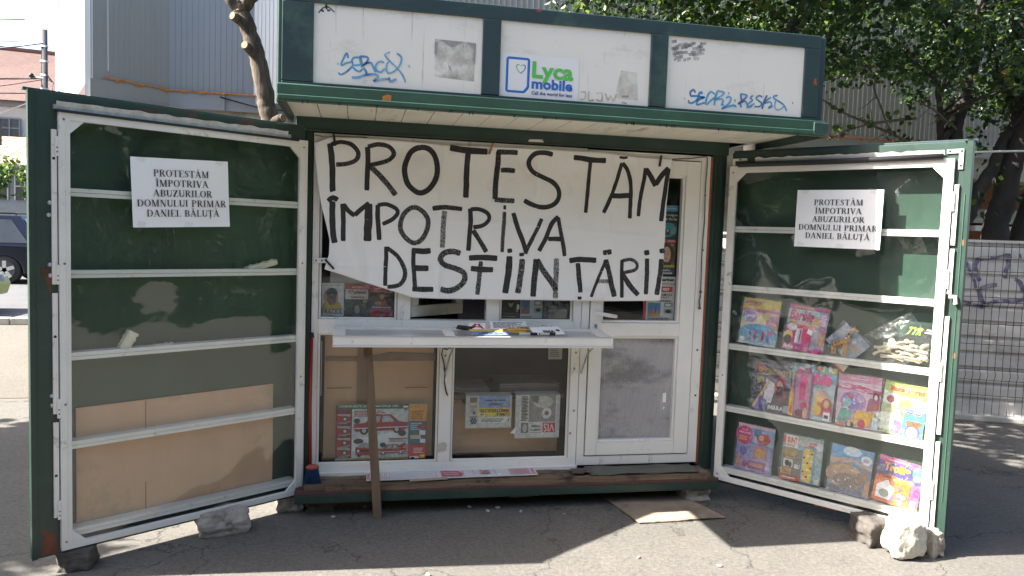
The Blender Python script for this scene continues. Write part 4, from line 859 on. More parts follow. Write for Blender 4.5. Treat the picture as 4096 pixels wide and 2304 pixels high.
magazine([(.203, .911), (.457, .920), (.440, .601), (.190, .604)], '#3c3560', [
 ('p', [(0, .55), (.5, .5), (1, .62), (1, 1), (0, 1)], '#3a3a5c'), ('e', .17, .86, .12, .1, '#9c2f33'), ('t', 'DESCENDENTII 2', .13, .755, .95, .87, '#c8a245', {'b': .02, 'rise': -.03}), ('lines', .08, .72, .42, .745, 1, '#c9c2d8'),
 ('e', .20, .60, .10, .09, '#9b8a3c'), ('p', [(.04, .1), (.30, .1), (.33, .55), (.22, .62), (.10, .5)], '#26243c'), ('p', [(.30, .18), (.50, .1), (.62, .55), (.34, .66)], '#d9d7de'), ('e', .33, .50, .05, .08, '#3a3038'),
 ('e', .71, .58, .15, .16, '#a3264e'), ('e', .70, .54, .085, .10, '#d0a48f'), ('p', [(.50, .16), (.94, .12), (.90, .46), (.80, .54), (.60, .52)], '#5b2b3b'), ('p', [(.55, .52), (.60, .30), (.64, .52)], '#a3264e'), ('p', [(.84, .5), (.88, .3), (.80, .3)], '#a3264e'),
 ('p', [(.02, .06), (.10, .05), (.45, .60), (.40, .64)], '#c9a777'), ('p', [(.08, .02), (.36, -.02), (.40, .22), (.22, .3)], '#6f57a8'), ('p', [(.40, .02), (1, .0), (1, .20), (.42, .18)], '#4a4a58'), ('t', 'INSULA', .44, .06, .82, .14, '#e4e2e6', {'b': .03}), ('r', .83, .03, .97, .17, '#9ea6b4')],
 'dark purple magazine with a red haired cover girl, first on the fourth shelf')
magazine([(.452, .933), (.706, .922), (.700, .602), (.437, .608)], '#c8d4de', [
 ('r', 0, .70, 1, 1, '#9fc4d8')] + sparkle(26, .02, .74, .98, .98, ['#d96fa6', '#e6c94f', '#6fb6d8', '#e8e2ea', '#8bbf77'], .06, 3) + [
 ('t', 'Barbie', .05, .66, .90, .90, '#d8508f', {'b': .045, 's': .25}), ('t', 'petrecere', .30, .585, .74, .66, '#7f7f96', {'s': .3}), ('r', 0, 0, .10, .55, '#e6b93c'), ('t', 'Cadou', .015, .06, .085, .25, '#c8452f', {'b': .03}), ('r', .10, 0, .3, .55, '#d5dbe4'),
 ('e', .74, .36, .16, .20, '#d9b370'), ('e', .72, .40, .07, .09, '#e2b995'), ('p', [(.60, .1), (.92, .1), (.9, .34), (.66, .36)], '#c98a4a'), ('e', .86, .30, .12, .14, '#b06a45'), ('e', .86, .33, .06, .08, '#dcae8c'), ('p', [(.72, .12), (1, .12), (1, .26), (.78, .26)], '#c0453a'), ('e', .66, .20, .10, .10, '#dcb45a'),
 ('r', .82, .03, .97, .22, '#e8e6ea'), ('lines', .84, .05, .95, .16, 1, '#222222'), ('r', .82, .19, .97, .25, '#c03f80'),
 ('p', [(.12, .0), (.5, -.02), (.50, .86), (.06, .84)], '#a8607f'), ('p', [(.15, .03), (.47, .01), (.46, .82), (.10, .80)], '#b98aa4'), ('r', .22, .32, .36, .80, '#d63a78'), ('e', .30, .70, .10, .08, '#dc5a90'), ('e', .35, .22, .09, .08, '#c23a5c'), ('e', .28, .08, .12, .07, '#7d3a48'), ('e', .40, .10, .05, .10, '#dcae7c')] +
 [('e', .08+.40*(i % 2), .05+.8*i/16, .012, .012, '#7a2f55') for i in range(16)],
 'bright magazine under a pink toy bag, second on the fourth shelf')
magazine([(.726, .908), (.961, .905), (.957, .606), (.712, .600)], '#dcb9cb', [
 ('r', 0, .86, 1, 1, '#d98ab0'), ('p', [(0, .72), (.6, .68), (1, .66), (1, .74), (.4, .82), (0, .80)], '#c8417b'), ('t', 'PRINCESS', .03, .735, .32, .80, '#f0d8e4', {'b': .02}), ('t', 'Disney', .36, .79, .62, .86, '#f4e6ee', {'s': .2}), ('t', 'PRINȚESE', .42, .68, .82, .745, '#eccbd9', {'b': .03}), ('lines', .30, .915, .75, .94, 1, '#f2dce6'),
 ('e', .38, .48, .30, .20, '#b183c4'), ('e', .30, .56, .09, .08, '#c24f6a'), ('e', .40, .44, .14, .10, '#8f7cc6'), ('e', .24, .46, .10, .1, '#7fb9c6'), ('e', .56, .56, .08, .08, '#c79ad0'), ('p', [(.70, .34), (.98, .40), (.98, .62), (.74, .58)], '#a8434a'), ('e', .90, .64, .07, .07, '#2e2836'), ('e', .90, .62, .04, .05, '#e2bfa8'),
 ('p', [(.02, .05), (.34, .14), (.36, .30), (.12, .34)], '#58a8a0'), ('p', [(.34, .06), (.80, .06), (.92, .32), (.5, .34)], '#d9b14e'), ('e', .62, .09, .09, .08, '#c84b3c'), ('r', .86, .02, .98, .24, '#c3d4e0'), ('r', .02, 0, .22, .07, '#cf8a5a'), ('r', .26, 0, .44, .09, '#3c4a3e'), ('e', .33, .05, .05, .04, '#e0c0a0')] + sparkle(10, .1, .3, .6, .6, ['#e7d6f0', '#f0e0a0', '#d0f0ee'], .02, 5),
 'pale pink magazine with a purple toy jewellery set, third on the fourth shelf')
magazine([(.979, .908), (1.199, .884), (1.196, .597), (.957, .604)], '#cfd8bd', [
 ('p', [(0, .78), (.4, .72), (1, .70), (1, 1), (0, 1)], '#a9c243'), ('p', [(0, .78), (.4, .72), (1, .70), (1, .73), (.4, .755), (0, .81)], '#e8ecd8'), ('t', 'Masha și Ursul', .14, .79, .90, .93, '#cf3f36', {'b': .045}), ('e', .18, .66, .15, .11, '#e9e6e2'), ('e', .18, .66, .10, .07, '#9a4038'),
 ('r', 0, .0, 1, .56, '#a8b884'), ('e', .2, .3, .3, .1, '#e4ead8'), ('e', .2, .14, .32, .08, '#dfe6d4'), ('e', .52, .58, .16, .13, '#b58a5c'), ('p', [(.36, .1), (.7, .1), (.66, .5), (.42, .5)], '#b07a4a'), ('e', .38, .32, .12, .12, '#d9a2b4'), ('p', [(.28, .04), (.56, .04), (.46, .28), (.34, .28)], '#d9608f'),
 ('p', [(.5, .02), (.98, .02), (.99, .50), (.55, .55)], '#4bb0dc'), ('e', .76, .12, .19, .15, '#5c5a86'), ('e', .76, .12, .12, .10, '#d9dae6'), ('e', .76, .12, .06, .05, '#8c8eae'), ('p', [(.58, .32), (.96, .34), (.90, .22), (.64, .22)], '#7a5638'), ('t', 'Masha', .58, .46, .74, .50, '#d8463c', {'b': .04}), ('t', 'Bear', .78, .455, .92, .495, '#d8463c', {'b': .04}), ('e', .92, .56, .10, .05, '#e79ab6')],
 'pale green magazine with a blue gift card, last on the fourth shelf in the sun')
magazine([(.103, .492), (.352, .487), (.352, .196), (.117, .198)], '#9cb0d6', [
 ('r', 0, .94, 1, 1, '#e9b9cc'), ('e', .56, .84, .12, .09, '#3f7fb8'), ('e', .72, .74, .19, .12, '#c9502f'), ('e', .66, .76, .07, .06, '#e4b69a'), ('p', [(.0, .0), (1, .0), (1, .60), (0, .66)], '#8d86bb'), ('p', [(.06, .05), (.95, .03), (.95, .56), (.08, .62)], '#a9a2cc'), ('r', .48, .30, .86, .58, '#c98e94'), ('e', .66, .42, .12, .10, '#d9a35e'), ('r', .36, .06, .84, .24, '#9a4d86'), ('r', .40, .12, .80, .20, '#c98a6a'), ('e', .28, .15, .07, .08, '#cf3f7c'), ('r', .05, .06, .15, .30, '#c78a60'), ('e', .2, .42, .1, .1, '#7a6cb0'),
 ('e', .20, .76, .235, .20, '#cf2d74'), ('t', 'PRINȚESE', .05, .78, .36, .83, '#f0cfe0', {'b': .03}), ('t', 'Disney', .12, .85, .28, .89, '#f0cfe0', {'s': .2}), ('lines', .06, .64, .34, .75, 3, '#eeb26a')],
 'lilac magazine with a round pink badge, first on the bottom shelf')
magazine([(.405, .479), (.651, .479), (.656, .201), (.415, .206)], '#8fb0b4', [
 ('p', [(0, .8), (.3, .8), (0, 1)], '#d9573a'), ('r', .40, .80, .90, .92, '#c9b9b4'), ('r', .66, .81, .86, .90, '#c65a44'), ('r', .07, .72, .38, .98, '#e6e2da'), ('t', 'SUNT', .10, .81, .36, .95, '#cf3f2e', {'b': .05}), ('lines', .09, .735, .36, .79, 2, '#b8503e'), ('e', .92, .84, .09, .09, '#c9d2d6'), ('r', .02, .03, .55, .70, '#7a7466'), ('e', .2, .62, .18, .10, '#b09a5a'), ('r', .10, .48, .34, .58, '#d8b04a'), ('lines', .12, .50, .32, .57, 2, '#4a3a20'), ('r', .06, .28, .30, .46, '#d0cfcf'), ('e', .16, .36, .06, .07, '#3a3a3c'), ('e', .24, .34, .04, .06, '#5a4a44'), ('r', .02, .12, .28, .26, '#d8a93c'), ('lines', .04, .14, .26, .25, 4, '#5a4420'), ('t', 'GRU', .34, .28, .48, .37, '#efece6', {'b': .05}),
 ('r', 0, 0, .52, .10, '#b8452f'), ('lines', .06, .03, .46, .075, 1, '#eec9b8'), ('p', rr(.52, .02, .82, .80, .06), '#7fa0c8'), ('p', rr(.55, .04, .79, .77, .05), '#d9bd55')] + [('e', .58+.09*((i*7) % 3), .10+.62*i/12, .028, .022, '#4a4a4a' if i % 2 else '#efe3a8') for i in range(12)] + [('r', .88, .04, .98, .14, '#cfc9c0')],
 'grey and orange magazine with a yellow patterned gift, second on the bottom shelf')
magazine([(.705, .481), (.941, .462), (.931, .196), (.693, .202)], '#7d93ad', [
 ('r', 0, .62, 1, 1, '#5f9bd0'), ('e', .5, .92, .22, .10, '#c3d4e6'), ('p', [(0, .60), (.55, .70), (1, .60), (1, .68), (.5, .78), (0, .70)], '#c8a58a'), ('e', .85, .80, .13, .10, '#d9dde4'), ('e', .85, .80, .07, .05, '#b0a8b0'), ('e', .40, .38, .46, .28, '#a9896e'), ('e', .36, .46, .30, .16, '#bb9a78'), ('e', .5, .28, .36, .16, '#8e7468'), ('e', .80, .42, .16, .2, '#94786c'), ('r', 0, 0, 1, .14, '#71778c'), ('p', [(.86, .05), (1, .05), (1, .36), (.9, .34)], '#c0907c')] + sparkle(16, .15, .18, .75, .5, ['#d9dde8', '#c9c0b0', '#7a8aa4'], .022, 9),
 'blue magazine with a large tan toy under cellophane, third on the bottom shelf')
magazine([(.965, .475), (1.202, .441), (1.197, .190), (.958, .208)], '#d8955a', [
 ('r', 0, .55, 1, 1, '#54438c'), ('p', [(0, .90), (1, .90), (1, 1), (0, 1)], '#d84f97'), ('lines', .2, .925, .72, .965, 1, '#f0d0e0'), ('t', 'Trolii', .14, .70, .60, .88, '#f0a02c', {'b': .05}), ('e', .66, .80, .06, .045, '#9fc04a'), ('e', .87, .80, .11, .14, '#57a9cf'), ('e', .88, .69, .08, .06, '#86b878'), ('p', [(0, .55), (.3, .64), (.6, .58), (.78, .60), (.8, .0), (0, .0)], '#e0772c'), ('t', 'Trolls', .04, .53, .34, .64, '#7a3d1e', {'b': .05}), ('e', .52, .55, .10, .06, '#e9a63a'), ('e', .74, .56, .10, .06, '#e9a63a'), ('r', .8, .1, 1, .55, '#c85a86'), ('e', .92, .4, .07, .1, '#d8407c'),
 ('p', [(.07, .08), (.40, .08), (.46, .30), (.44, .36), (.34, .42), (.30, .50), (.24, .48), (.12, .40), (.06, .34)], '#efeff2'), ('e', .25, .20, .11, .09, '#9aa89c'), ('e', .58, .24, .06, .055, '#d8809c'), ('e', .68, .22, .06, .055, '#dc90a4'), ('e', .62, .10, .06, .05, '#a8cbe6'), ('e', .56, .38, .05, .03, '#d85a6e'), ('r', .84, .03, .95, .22, '#e6dcdc')],
 'orange and purple magazine with a white toy house, last on the bottom shelf')
# toy bags on the third shelf
def toy_bag(pts, label, fill, name, off=.035):
    T = TR; P2 = [Vector((u, z)) for u, z in pts]; c = sum(P2, Vector((0, 0)))/len(P2); lo = min(p.y for p in P2)
    base = T(c.x, off, lo); o = thing(name, base, label, 'toy', 'bagged toys in the right display door')
    fill(T, o)
    m = MB(T); n = len(P2); rings = 12; sg = 40; s1 = rnd.random()*30
    def f(a, r):
        t = a*n; i = int(t) % n; e = P2[i].lerp(P2[(i+1) % n], t-int(t)); q = c.lerp(e, r*1.04)
        return (q.x, off-.022*(1-r**2)+.007*noise.noise((q.x*30, q.y*30, s1))-.006, q.y)
    m.grid(f, sg, rings, SLEEVE); m.build('plastic_bag', o)
    return o
TOYO = M('orange_toy_plastic', (.55, .27, .035), .45, var=.1); TOYB = M('brown_toy_spots', (.12, .06, .03), .5); BONE = M('ivory_toy_plastic', (.62, .54, .40), .5, var=.15, scale=30)
def giraffe(T, o):
    m = MB(T); y = .04; u0, z0 = .672, 1.02
    m.tube([(u0+.015, y, z0+.055), (u0+.04, y, z0+.062), (u0+.075, y, z0+.078), (u0+.092, y, z0+.095)], [.016, .02, .02, .015], TOYO, 8)
    m.tube([(u0+.082, y, z0+.085), (u0+.10, y, z0+.12), (u0+.118, y, z0+.152)], [.016, .010, .008], TOYO, 8)
    m.tube([(u0+.112, y, z0+.15), (u0+.122, y, z0+.156), (u0+.15, y, z0+.145)], [.009, .012, .006], TOYO, 8)
    for du in (.012, .026, .074, .088): m.tube([(u0+du, y+.006*((du*100) % 2), z0+.055+.2*du), (u0+du-.003, y, z0+.025), (u0+du-.002, y, z0)], [.010, .007, .008], TOYO, 7)
    for du in (-.006, .008): m.tube([(u0+.116+du, y, z0+.16), (u0+.118+du*1.5, y, z0+.178)], [.003, .004], TOYB, 6)
    m.tube([(u0+.012, y, z0+.062), (u0+.0, y, z0+.04)], [.004, .003], TOYB, 6)
    for du, dz in ((.03, .066), (.05, .075), (.07, .082), (.09, .11), (.10, .125), (.108, .14), (.04, .05), (.065, .063)): m.ball((u0+du, y-.0155, z0+dz), .007, TOYB, 8, 5, (1, .5, 1))
    m.build('giraffe', o)
    F = Frame(T(.63, .06, 1.095), Vector(T(.735, .06, 1.005))-Vector(T(.63, .06, 1.095)), Vector(T(.745, .06, 1.205))-Vector(T(.63, .06, 1.095)), NR)
    m = MB(); m.obox(F.P(0, 0, -.003), F.ex*1.35, F.ez, F.n*.003, ink('#8c97ad')); deco(m, F, [('e', .9, .18, .16, .14, '#d8d4cc'), ('e', .9, .18, .11, .1, '#6a5a50'), ('p', [(.6, .3), (1.2, .4), (1.3, .7), (.7, .6)], '#9a8f88'), ('t', 'ZOO', .55, .05, .75, .15, '#e8e8f0')]); m.build('card', o)
toy_bag([(.737, 1.222), (.885, 1.11), (.81, 1.006), (.60, 1.015)], 'small orange toy giraffe in a clear bag with a blue card', giraffe, 'bagged_toy')
def bones(T, o):
    m = MB(T); r = random.Random(4)
    for i in range(34):
        u, z = r.uniform(.90, 1.17), 1.03+r.random()*.09; a = r.uniform(-.5, .9); l = r.uniform(.04, .13); rr2 = r.uniform(.005, .011)
        u1, zz1 = min(1.19, u+l*math.cos(a)), max(1.03, min(1.17, z+l*math.sin(a)*.6)); y = r.uniform(.03, .06)
        m.tube([(u, y, z), ((u+u1)/2, y-.006, (z+zz1)/2+.008), (u1, y, zz1)], [rr2*1.3, rr2*.7, rr2*1.2], BONE, 7)
    for i in range(6): m.ball((r.uniform(1.0, 1.16), .045, r.uniform(1.06, 1.14)), r.uniform(.014, .022), BONE, 9, 6)
    m.build('toy_skeleton', o)
    F = Frame(T(.90, .066, 1.03), Vector(T(1.12, .066, 1.02))-Vector(T(.90, .066, 1.03)), Vector(T(1.03, .07, 1.24))-Vector(T(.90, .066, 1.03)), NR)
    m = MB(); m.obox(F.P(.25, 0, -.003), F.ex*.75, F.ez, F.n*.003, ink('#2a2f2c')); deco(m, F, [('t', 'TYR', .3, .72, .66, .92, '#8fd03c', {'b': .05}), ('lines', .7, .78, .95, .92, 2, '#d8d8d8'), ('r', .74, .02, .94, .16, '#d9d9d6')]); m.build('card', o)
toy_bag([(1.09, 1.301), (1.215, 1.135), (1.08, 1.010), (.876, 1.018), (.862, 1.15)], 'ivory toy skeleton in a large clear bag at the sunny end of the third shelf', bones, 'bagged_toy')
m = MB(TR); m.prism([(.69, .02, .966), (.79, .02, .972), (.755, .02, .920)], (0, .006, 0), ink('#b9a890')); m.prism([(.69, .018, .967), (.708, .018, .967), (.762, .018, .921), (.752, .018, .92)], (0, .002, 0), ink('#b8402c'))
tag(m.build('magazine'), 'corner of a red edged magazine poking out under the third shelf', 'magazine')

# ================================================================== left display door contents
m = MB(TL)
CF = quad_frame(*[TL(u, .082, z) for u, z in ((1.167, .755), (.146, .756), (.139, .19), (1.158, .19))], NL)
m2 = MB(); m2.grid(lambda u, v: tuple(CF.P(u, v, .004+.008*noise.noise((u*2, v*1.5, 3)))), 24, 14, CARD); m2.obox(CF.P(0, 0, -.006), CF.ex, CF.ez, CF.n*.004, CARD)
for u, v0, v1 in ((.31, .73, .99), (.31, .0, .25)): m2.add([CF.P(u, v0, .0095), CF.P(u+.004, v0, .0095), CF.P(u+.004, v1, .0095), CF.P(u, v1, .0095)], [(0, 1, 2, 3)], TAPE)
tag(m2.build('cardboard_sheet'), 'large flat brown cardboard sheet standing in the bottom of the left display door', 'cardboard')
def foam_block(a, c, th, label, seed):
    (u0, za), (u1, zb) = a, c; m = MB(TL); r = random.Random(seed)
    ax = Vector((u1-u0, zb-za)); nn2 = Vector((-ax.y, ax.x)).normalized()*th
    def f(u, v):
        t = v*2*math.pi; cs, sn = max(-.8, min(.8, 1.2*math.cos(t))), max(-.8, min(.8, 1.2*math.sin(t))); nz = .008*noise.noise((u*7, t*2, seed))
        q = Vector((u0, za))+ax*u+nn2*(.5+cs*.6); return (q.x, .045+sn*.03+nz, q.y+nz)
    m.grid(f, 14, 16, FOAM); m.add([f(0, i/16) for i in range(16)], [tuple(range(16))], FOAM); m.add([f(1, i/16) for i in range(16)], [tuple(range(16))], FOAM)
    return tag(m.build('foam_offcut'), label, 'foam block', 'foam offcuts on the left door shelves')
foam_block((.33, 1.432), (.16, 1.475), .03, 'cream foam offcut leaning at a slant on the second shelf', 1)
foam_block((.985, 1.04), (.94, 1.125), .05, 'upright cream foam offcut on the third shelf, left of the flat one', 2)
foam_block((.815, 1.040), (.72, 1.043), .022, 'small flat cream foam offcut lying on the third shelf', 3)

# ================================================================== in the kiosk window
def front_sheet(name, x0, x1, z0, z1, y, base, ops, label, cat, grp=None, th=.004, lean=0, sleeve=False):
    F = Frame((x0, y, z0), (x1-x0, 0, 0), (0, lean, z1-z0), (0, -1, 0)); m = MB()
    m.obox(F.P(0, 0, -th), F.ex, F.ez, F.n*th, ink(base) if isinstance(base, str) else base); deco(m, F, ops)
    o = tag(m.build(name), label, cat, grp)
    if sleeve:
        m = MB(); s1 = rnd.random()*50
        m.grid(lambda u, v: tuple(F.P(-.05+1.1*u, -.02+1.05*v, .005+.004*noise.noise((u*6, v*7, s1)))), 18, 22, SLEEVE); m.build('plastic_sleeve', o)
    return o
BG = 'books behind the upper window'
front_sheet('book', .046, .183, 1.130, 1.332, .055, '#cfcfcf', [('r', .03, .02, .97, .98, '#d9d5cf'), ('t', 'TADEUSZ DOŁĘGA-MOSTOWICZ', .06, .925, .94, .955, '#3a3a3c'), ('e', .45, .60, .32, .26, '#b98a78'), ('p', [(.05, .22), (.95, .22), (.85, .42), (.66, .50), (.34, .50), (.1, .38)], '#b89a2e'), ('e', .48, .58, .20, .23, '#6a4a42'), ('e', .48, .72, .24, .15, '#2c2626'), ('p', [(.4, .36), (.6, .36), (.56, .48), (.44, .48)], '#7a5548'), ('t', 'VRACIUL', .04, .10, .95, .23, '#3c332c', {'b': .02}), ('t', 'VOLUMUL I', .36, .035, .6, .06, '#333333')], 'white covered book with a dark haired portrait, leftmost in the window', 'book', BG, .018, .01, True)
front_sheet('book', .188, .328, 1.128, 1.327, .055, '#3a362f', [('r', 0, .86, 1, 1, '#b83a40'), ('t', 'Michel Zévaco', .3, .90, .74, .945, '#eecfcb', {'s': .25}), ('r', .02, .56, .98, .86, '#d7cfc6'), ('t', 'Căpitanul', .14, .70, .88, .83, '#8c2a2c', {'b': .04}), ('t', 'Aventurierul', .24, .59, .80, .67, '#8c2a2c', {'b': .04}), ('r', 0, .0, 1, .56, '#4a4640'), ('e', .52, .30, .20, .20, '#2a2320'), ('e', .52, .24, .11, .15, '#a98a70'), ('p', [(.2, 0), (.85, 0), (.68, .12), (.38, .12)], '#26221f'), ('e', .84, .50, .09, .05, '#b59a3e'), ('e', .2, .44, .16, .05, '#6a6250')], 'red and white book with a knight on its dark cover', 'book', BG, .02, .01, True)
front_sheet('book', .336, .474, 1.126, 1.327, .055, '#c23642', [('r', .0, .38, 1, .76, '#4a4038'), ('t', 'Destine', .14, .86, .46, .93, '#f0d0cc', {'s': .2}), ('t', 'controversate', .14, .79, .74, .85, '#f0d0cc', {'s': .2}), ('r', .82, .77, .96, .90, '#e8d0cc'), ('e', .52, .66, .14, .12, '#8a5a40'), ('e', .52, .66, .08, .08, '#d0a58c'), ('p', [(.36, .38), (.74, .38), (.66, .58), (.44, .58)], '#a8402c'), ('e', .36, .46, .14, .06, '#b87a44'), ('r', 0, .30, 1, .38, '#2c2a2a'), ('t', 'MĂDĂLINA MANOLE', .08, .31, .93, .37, '#efe6e2', {'b': .03}), ('lines', .16, .14, .84, .26, 2, '#8c2530'), ('e', .5, .06, .04, .02, '#e8cfc8')], 'red book with a guitar playing woman on its cover', 'book', BG, .016, .01, True)
front_sheet('magazine', 1.134, 1.262, 1.124, 1.262, .05, '#2c2e31', [('r', .55, .38, .9, .50, '#d9bf3a'), ('t', 'NELSONS', .6, .405, .88, .475, '#33301e', {'b': .03}), ('e', .53, .74, .11, .14, '#b8a89c'), ('e', .53, .84, .12, .08, '#17171a'), ('p', [(.2, .38), (.8, .38), (.7, .58), (.4, .6)], '#191a1e'), ('r', .82, .5, .95, .72, '#e3e3e0'), ('lines', .04, .14, .92, .2, 1, '#b9a63e'), ('r', .35, .01, .95, .08, '#d9bf3a'), ('r', .5, .96, .8, 1, '#b8323a')], 'black magazine with a man in dark clothes beside the machinery paper', 'magazine', None)
front_sheet('newspaper', 1.264, 1.405, 1.124, 1.262, .05, '#c9cbcb', [('r', .02, .30, .42, .92, '#4f7fb5'), ('p', [(.05, .3), (.4, .3), (.38, .48), (.2, .56), (.08, .45)], '#b87a3a'), ('p', [(.2, .5), (.25, .5), (.32, .85), (.29, .86)], '#8a3a30'), ('t', 'DEMARUTILAJE', .03, .93, .44, .99, '#2f4f9a', {'b': .03}), ('r', .62, .68, .96, .94, '#8a8f92'), ('e', .79, .80, .13, .07, '#d8d8d8'), ('r', .60, .36, .96, .62, '#9ea3a6'), ('e', .80, .48, .12, .08, '#333333'), ('t', 'doar +25 de lei', .06, .14, .5, .21, '#333333', {'b': .02}), ('lines', .06, .03, .94, .11, 1, '#444444')], 'pale classifieds paper with pictures of cranes and tractors, behind the right window', 'newspaper', None)
m = MB(); m.grid(lambda u, v: (1.408+.174*u, .05+.02*noise.noise((u*4, v*4, 9))+.012*noise.noise((u*10, v*9, 2)), 1.127+.13*v), 26, 22, M('dark_wrapped_parcel', (.05, .06, .07), .3, var=.5, scale=9)); 
m.grid(lambda u, v: (1.44+.12*u, .026+.008*noise.noise((u*5, v*4, 19)), 1.135+.065*v), 14, 10, M('tan_parcel', (.20, .17, .11), .5, var=.3, scale=14))
pk = m.build('wrapped_parcel'); tag(pk, 'dark bundle wrapped in crinkled clear plastic beside the machinery paper', 'parcel')
m = MB(); m.grid(lambda u, v: (1.405+.178*u, .03+.014*noise.noise((u*6, v*6, 5))-.012, 1.126+.134*v), 24, 20, SLEEVE); m.build('plastic_sleeve', pk)
p = MB(); p.grid(lambda u, v: (.10+.32*u, .075, 1.30+.42*v+.0012*math.sin(u*250)), 90, 2, CORR); tag(p.build('ribbed_sheet'), 'grey ribbed plastic sheet behind the books in the left window', 'plastic sheet')
# door window
front_sheet('book', 2.12, 2.285, 1.668, 1.880, .05, '#2b2b30', [('r', 0, .82, 1, 1, '#4d97c4'), ('t', 'PORCELAIN', .5, .89, .92, .93, '#c8e0ee'), ('t', '20,000 Leagues', .16, .66, 1.0, .75, '#e4e4e4', {'b': .005}), ('t', 'Under the Sea', .3, .55, .98, .64, '#e4e4e4', {'b': .005}), ('r', 0, 0, 1, .48, '#24505c'), ('e', .62, .26, .34, .22, '#3f98a4'), ('e', .6, .2, .12, .1, '#22433a'), ('e', .6, .24, .05, .05, '#b9a33e')], 'blue topped sea adventure book in the white door\'s window', 'book', 'reading matter in the door window', .015)
front_sheet('magazine', 2.12, 2.282, 1.430, 1.664, .05, '#7a5a50', [('r', 0, .90, .55, 1, '#d9bf2e'), ('r', .55, .90, 1, 1, '#c23a34'), ('t', 'CADOU', .62, .925, .95, .97, '#f0dcd8', {'b': .03}), ('e', .62, .58, .30, .32, '#5a2c22'), ('e', .62, .56, .17, .23, '#dcae98'), ('p', [(.4, .2), (.92, .2), (.8, .36), (.5, .36)], '#4a3a40'), ('r', 0, 0, 1, .26, '#4c4e58'), ('t', 'Școala', .38, .19, .98, .31, '#e0c22c', {'b': .04}), ('t', 'clasică vs', .42, .11, .80, .17, '#e4e4ea', {'s': .3}), ('t', 'alternativă', .40, .03, .88, .095, '#e4e4ea', {'s': .3}), ('e', .55, .58, .02, .01, '#3a2a2a'), ('e', .69, .58, .02, .01, '#3a2a2a'), ('e', .62, .46, .05, .012, '#a8404a')], 'magazine with a smiling auburn haired woman in the white door\'s window', 'magazine', 'reading matter in the door window', .006)
front_sheet('newspaper', 2.075, 2.288, 1.124, 1.42, .045, '#d2d0cd', [('r', 0, 0, .09, .62, '#b8302f'), ('t', 'market', .48, .90, .95, .965, '#242424', {'b': .05}), ('r', .4, .83, .98, .845, '#b8302f'), ('r', .48, .66, .92, .78, '#d0492f'), ('t', 'FEST', .6, .69, .82, .75, '#f0ded6', {'b': .05}), ('t', 'CAMION', .5, .575, .9, .625, '#3a3230', {'b': .01}), ('t', 'FEST', .56, .52, .84, .56, '#b8302f', {'b': .01}), ('lines', .46, .44, .92, .49, 1, '#555555'), ('r', .14, .12, .55, .42, '#4a80b8'), ('p', [(.16, .12), (.54, .12), (.5, .22), (.34, .27), (.2, .22)], '#b9852f'), ('p', [(.36, .2), (.40, .2), (.42, .4), (.40, .4)], '#7a3428'), ('r', .66, .33, .94, .43, '#8f9396'), ('e', .8, .375, .1, .03, '#d4d4d4'), ('r', .66, .19, .94, .29, '#9a9d9f'), ('e', .8, .235, .09, .04, '#2e2e2e'), ('lines', .14, .03, .94, .10, 2, '#4a4a4a')], 'classifieds newspaper with a truck festival advert in the white door\'s window', 'newspaper', 'reading matter in the door window')
# lower left window: cardboard and the car poster
m = MB(); m.grid(lambda u, v: (.075+.66*u, .10+.006*noise.noise((u*3, v*3, 1)), .26+.775*v), 20, 20, CARD); m.box(.075, .735, .112, .118, .26, 1.035, CARD)
m.add([(.08, .090, .86), (.74, .090, .86), (.74, .090, .905), (.46, .090, .915), (.40, .090, .90), (.30, .090, .885), (.08, .090, .885)], [tuple(range(7))], TAPE); m.add([(.27, .0895, .26), (.33, .0895, .26), (.33, .0895, 1.03), (.27, .0895, 1.03)], [(0, 1, 2, 3)], TAPE)
for x0, x1 in ((.09, .24), (.56, .7)): m.add([(x0, .0897, .69), (x1, .0897, .692), (x1, .0897, .697), (x0, .0897, .695)], [(0, 1, 2, 3)], TAPE)
tag(m.build('cardboard_sheet'), 'taped brown cardboard sheet behind the lower left window and the car poster', 'cardboard')
RED, DR, CR = '#a8201c', '#7a1a20', '#e9e7e2'
def oldcar(x, y, sx, sy, c=RED):
    q = lambda l: [(x+a*sx, y+b2*sy) for a, b2 in l]
    return [('p', q([(0, .30), (.02, .52), (.22, .56), (.36, .90), (.68, .93), (.84, .62), (1, .56), (1, .34), (.94, .24), (.05, .18)]), c), ('p', q([(.28, .58), (.39, .84), (.50, .86), (.48, .58)]), '#9fa7aa'), ('p', q([(.52, .58), (.54, .86), (.66, .86), (.76, .60)]), '#aab2b5'),
            ('e', x+.20*sx, y+.22*sy, .075*sx, .17*sy, '#222222'), ('e', x+.20*sx, y+.22*sy, .04*sx, .09*sy, '#bdbdbd'), ('e', x+.80*sx, y+.26*sy, .07*sx, .16*sy, '#222222'), ('e', x+.80*sx, y+.26*sy, .038*sx, .085*sy, '#bdbdbd'), ('p', q([(0, .30), (1, .36), (1, .40), (0, .35)]), '#d9d4ce')]
ops = [('r', .0, .92, .80, 1, '#2f6b44'), ('t', 'CONSTRUIEȘTE LEGENDARA DACIA 1300', .03, .937, .68, .985, '#eef0ea', {'b': .005}), ('r', 0, .07, .175, .92, '#7d1f2a')]
for y in (.69, .48, .28, .11): ops += [('r', .02, y, .16, y+.145, '#b8a8a0'), ('p', [(.02, y), (.16, y+.02), (.16, y+.10), (.02, y+.12)], RED), ('e', .10, y+.06, .032, .05, '#333333'), ('e', .10, y+.06, .016, .025, '#cccccc'), ('lines', .03, y-.022, .15, y-.008, 1, '#e4c8c4')]
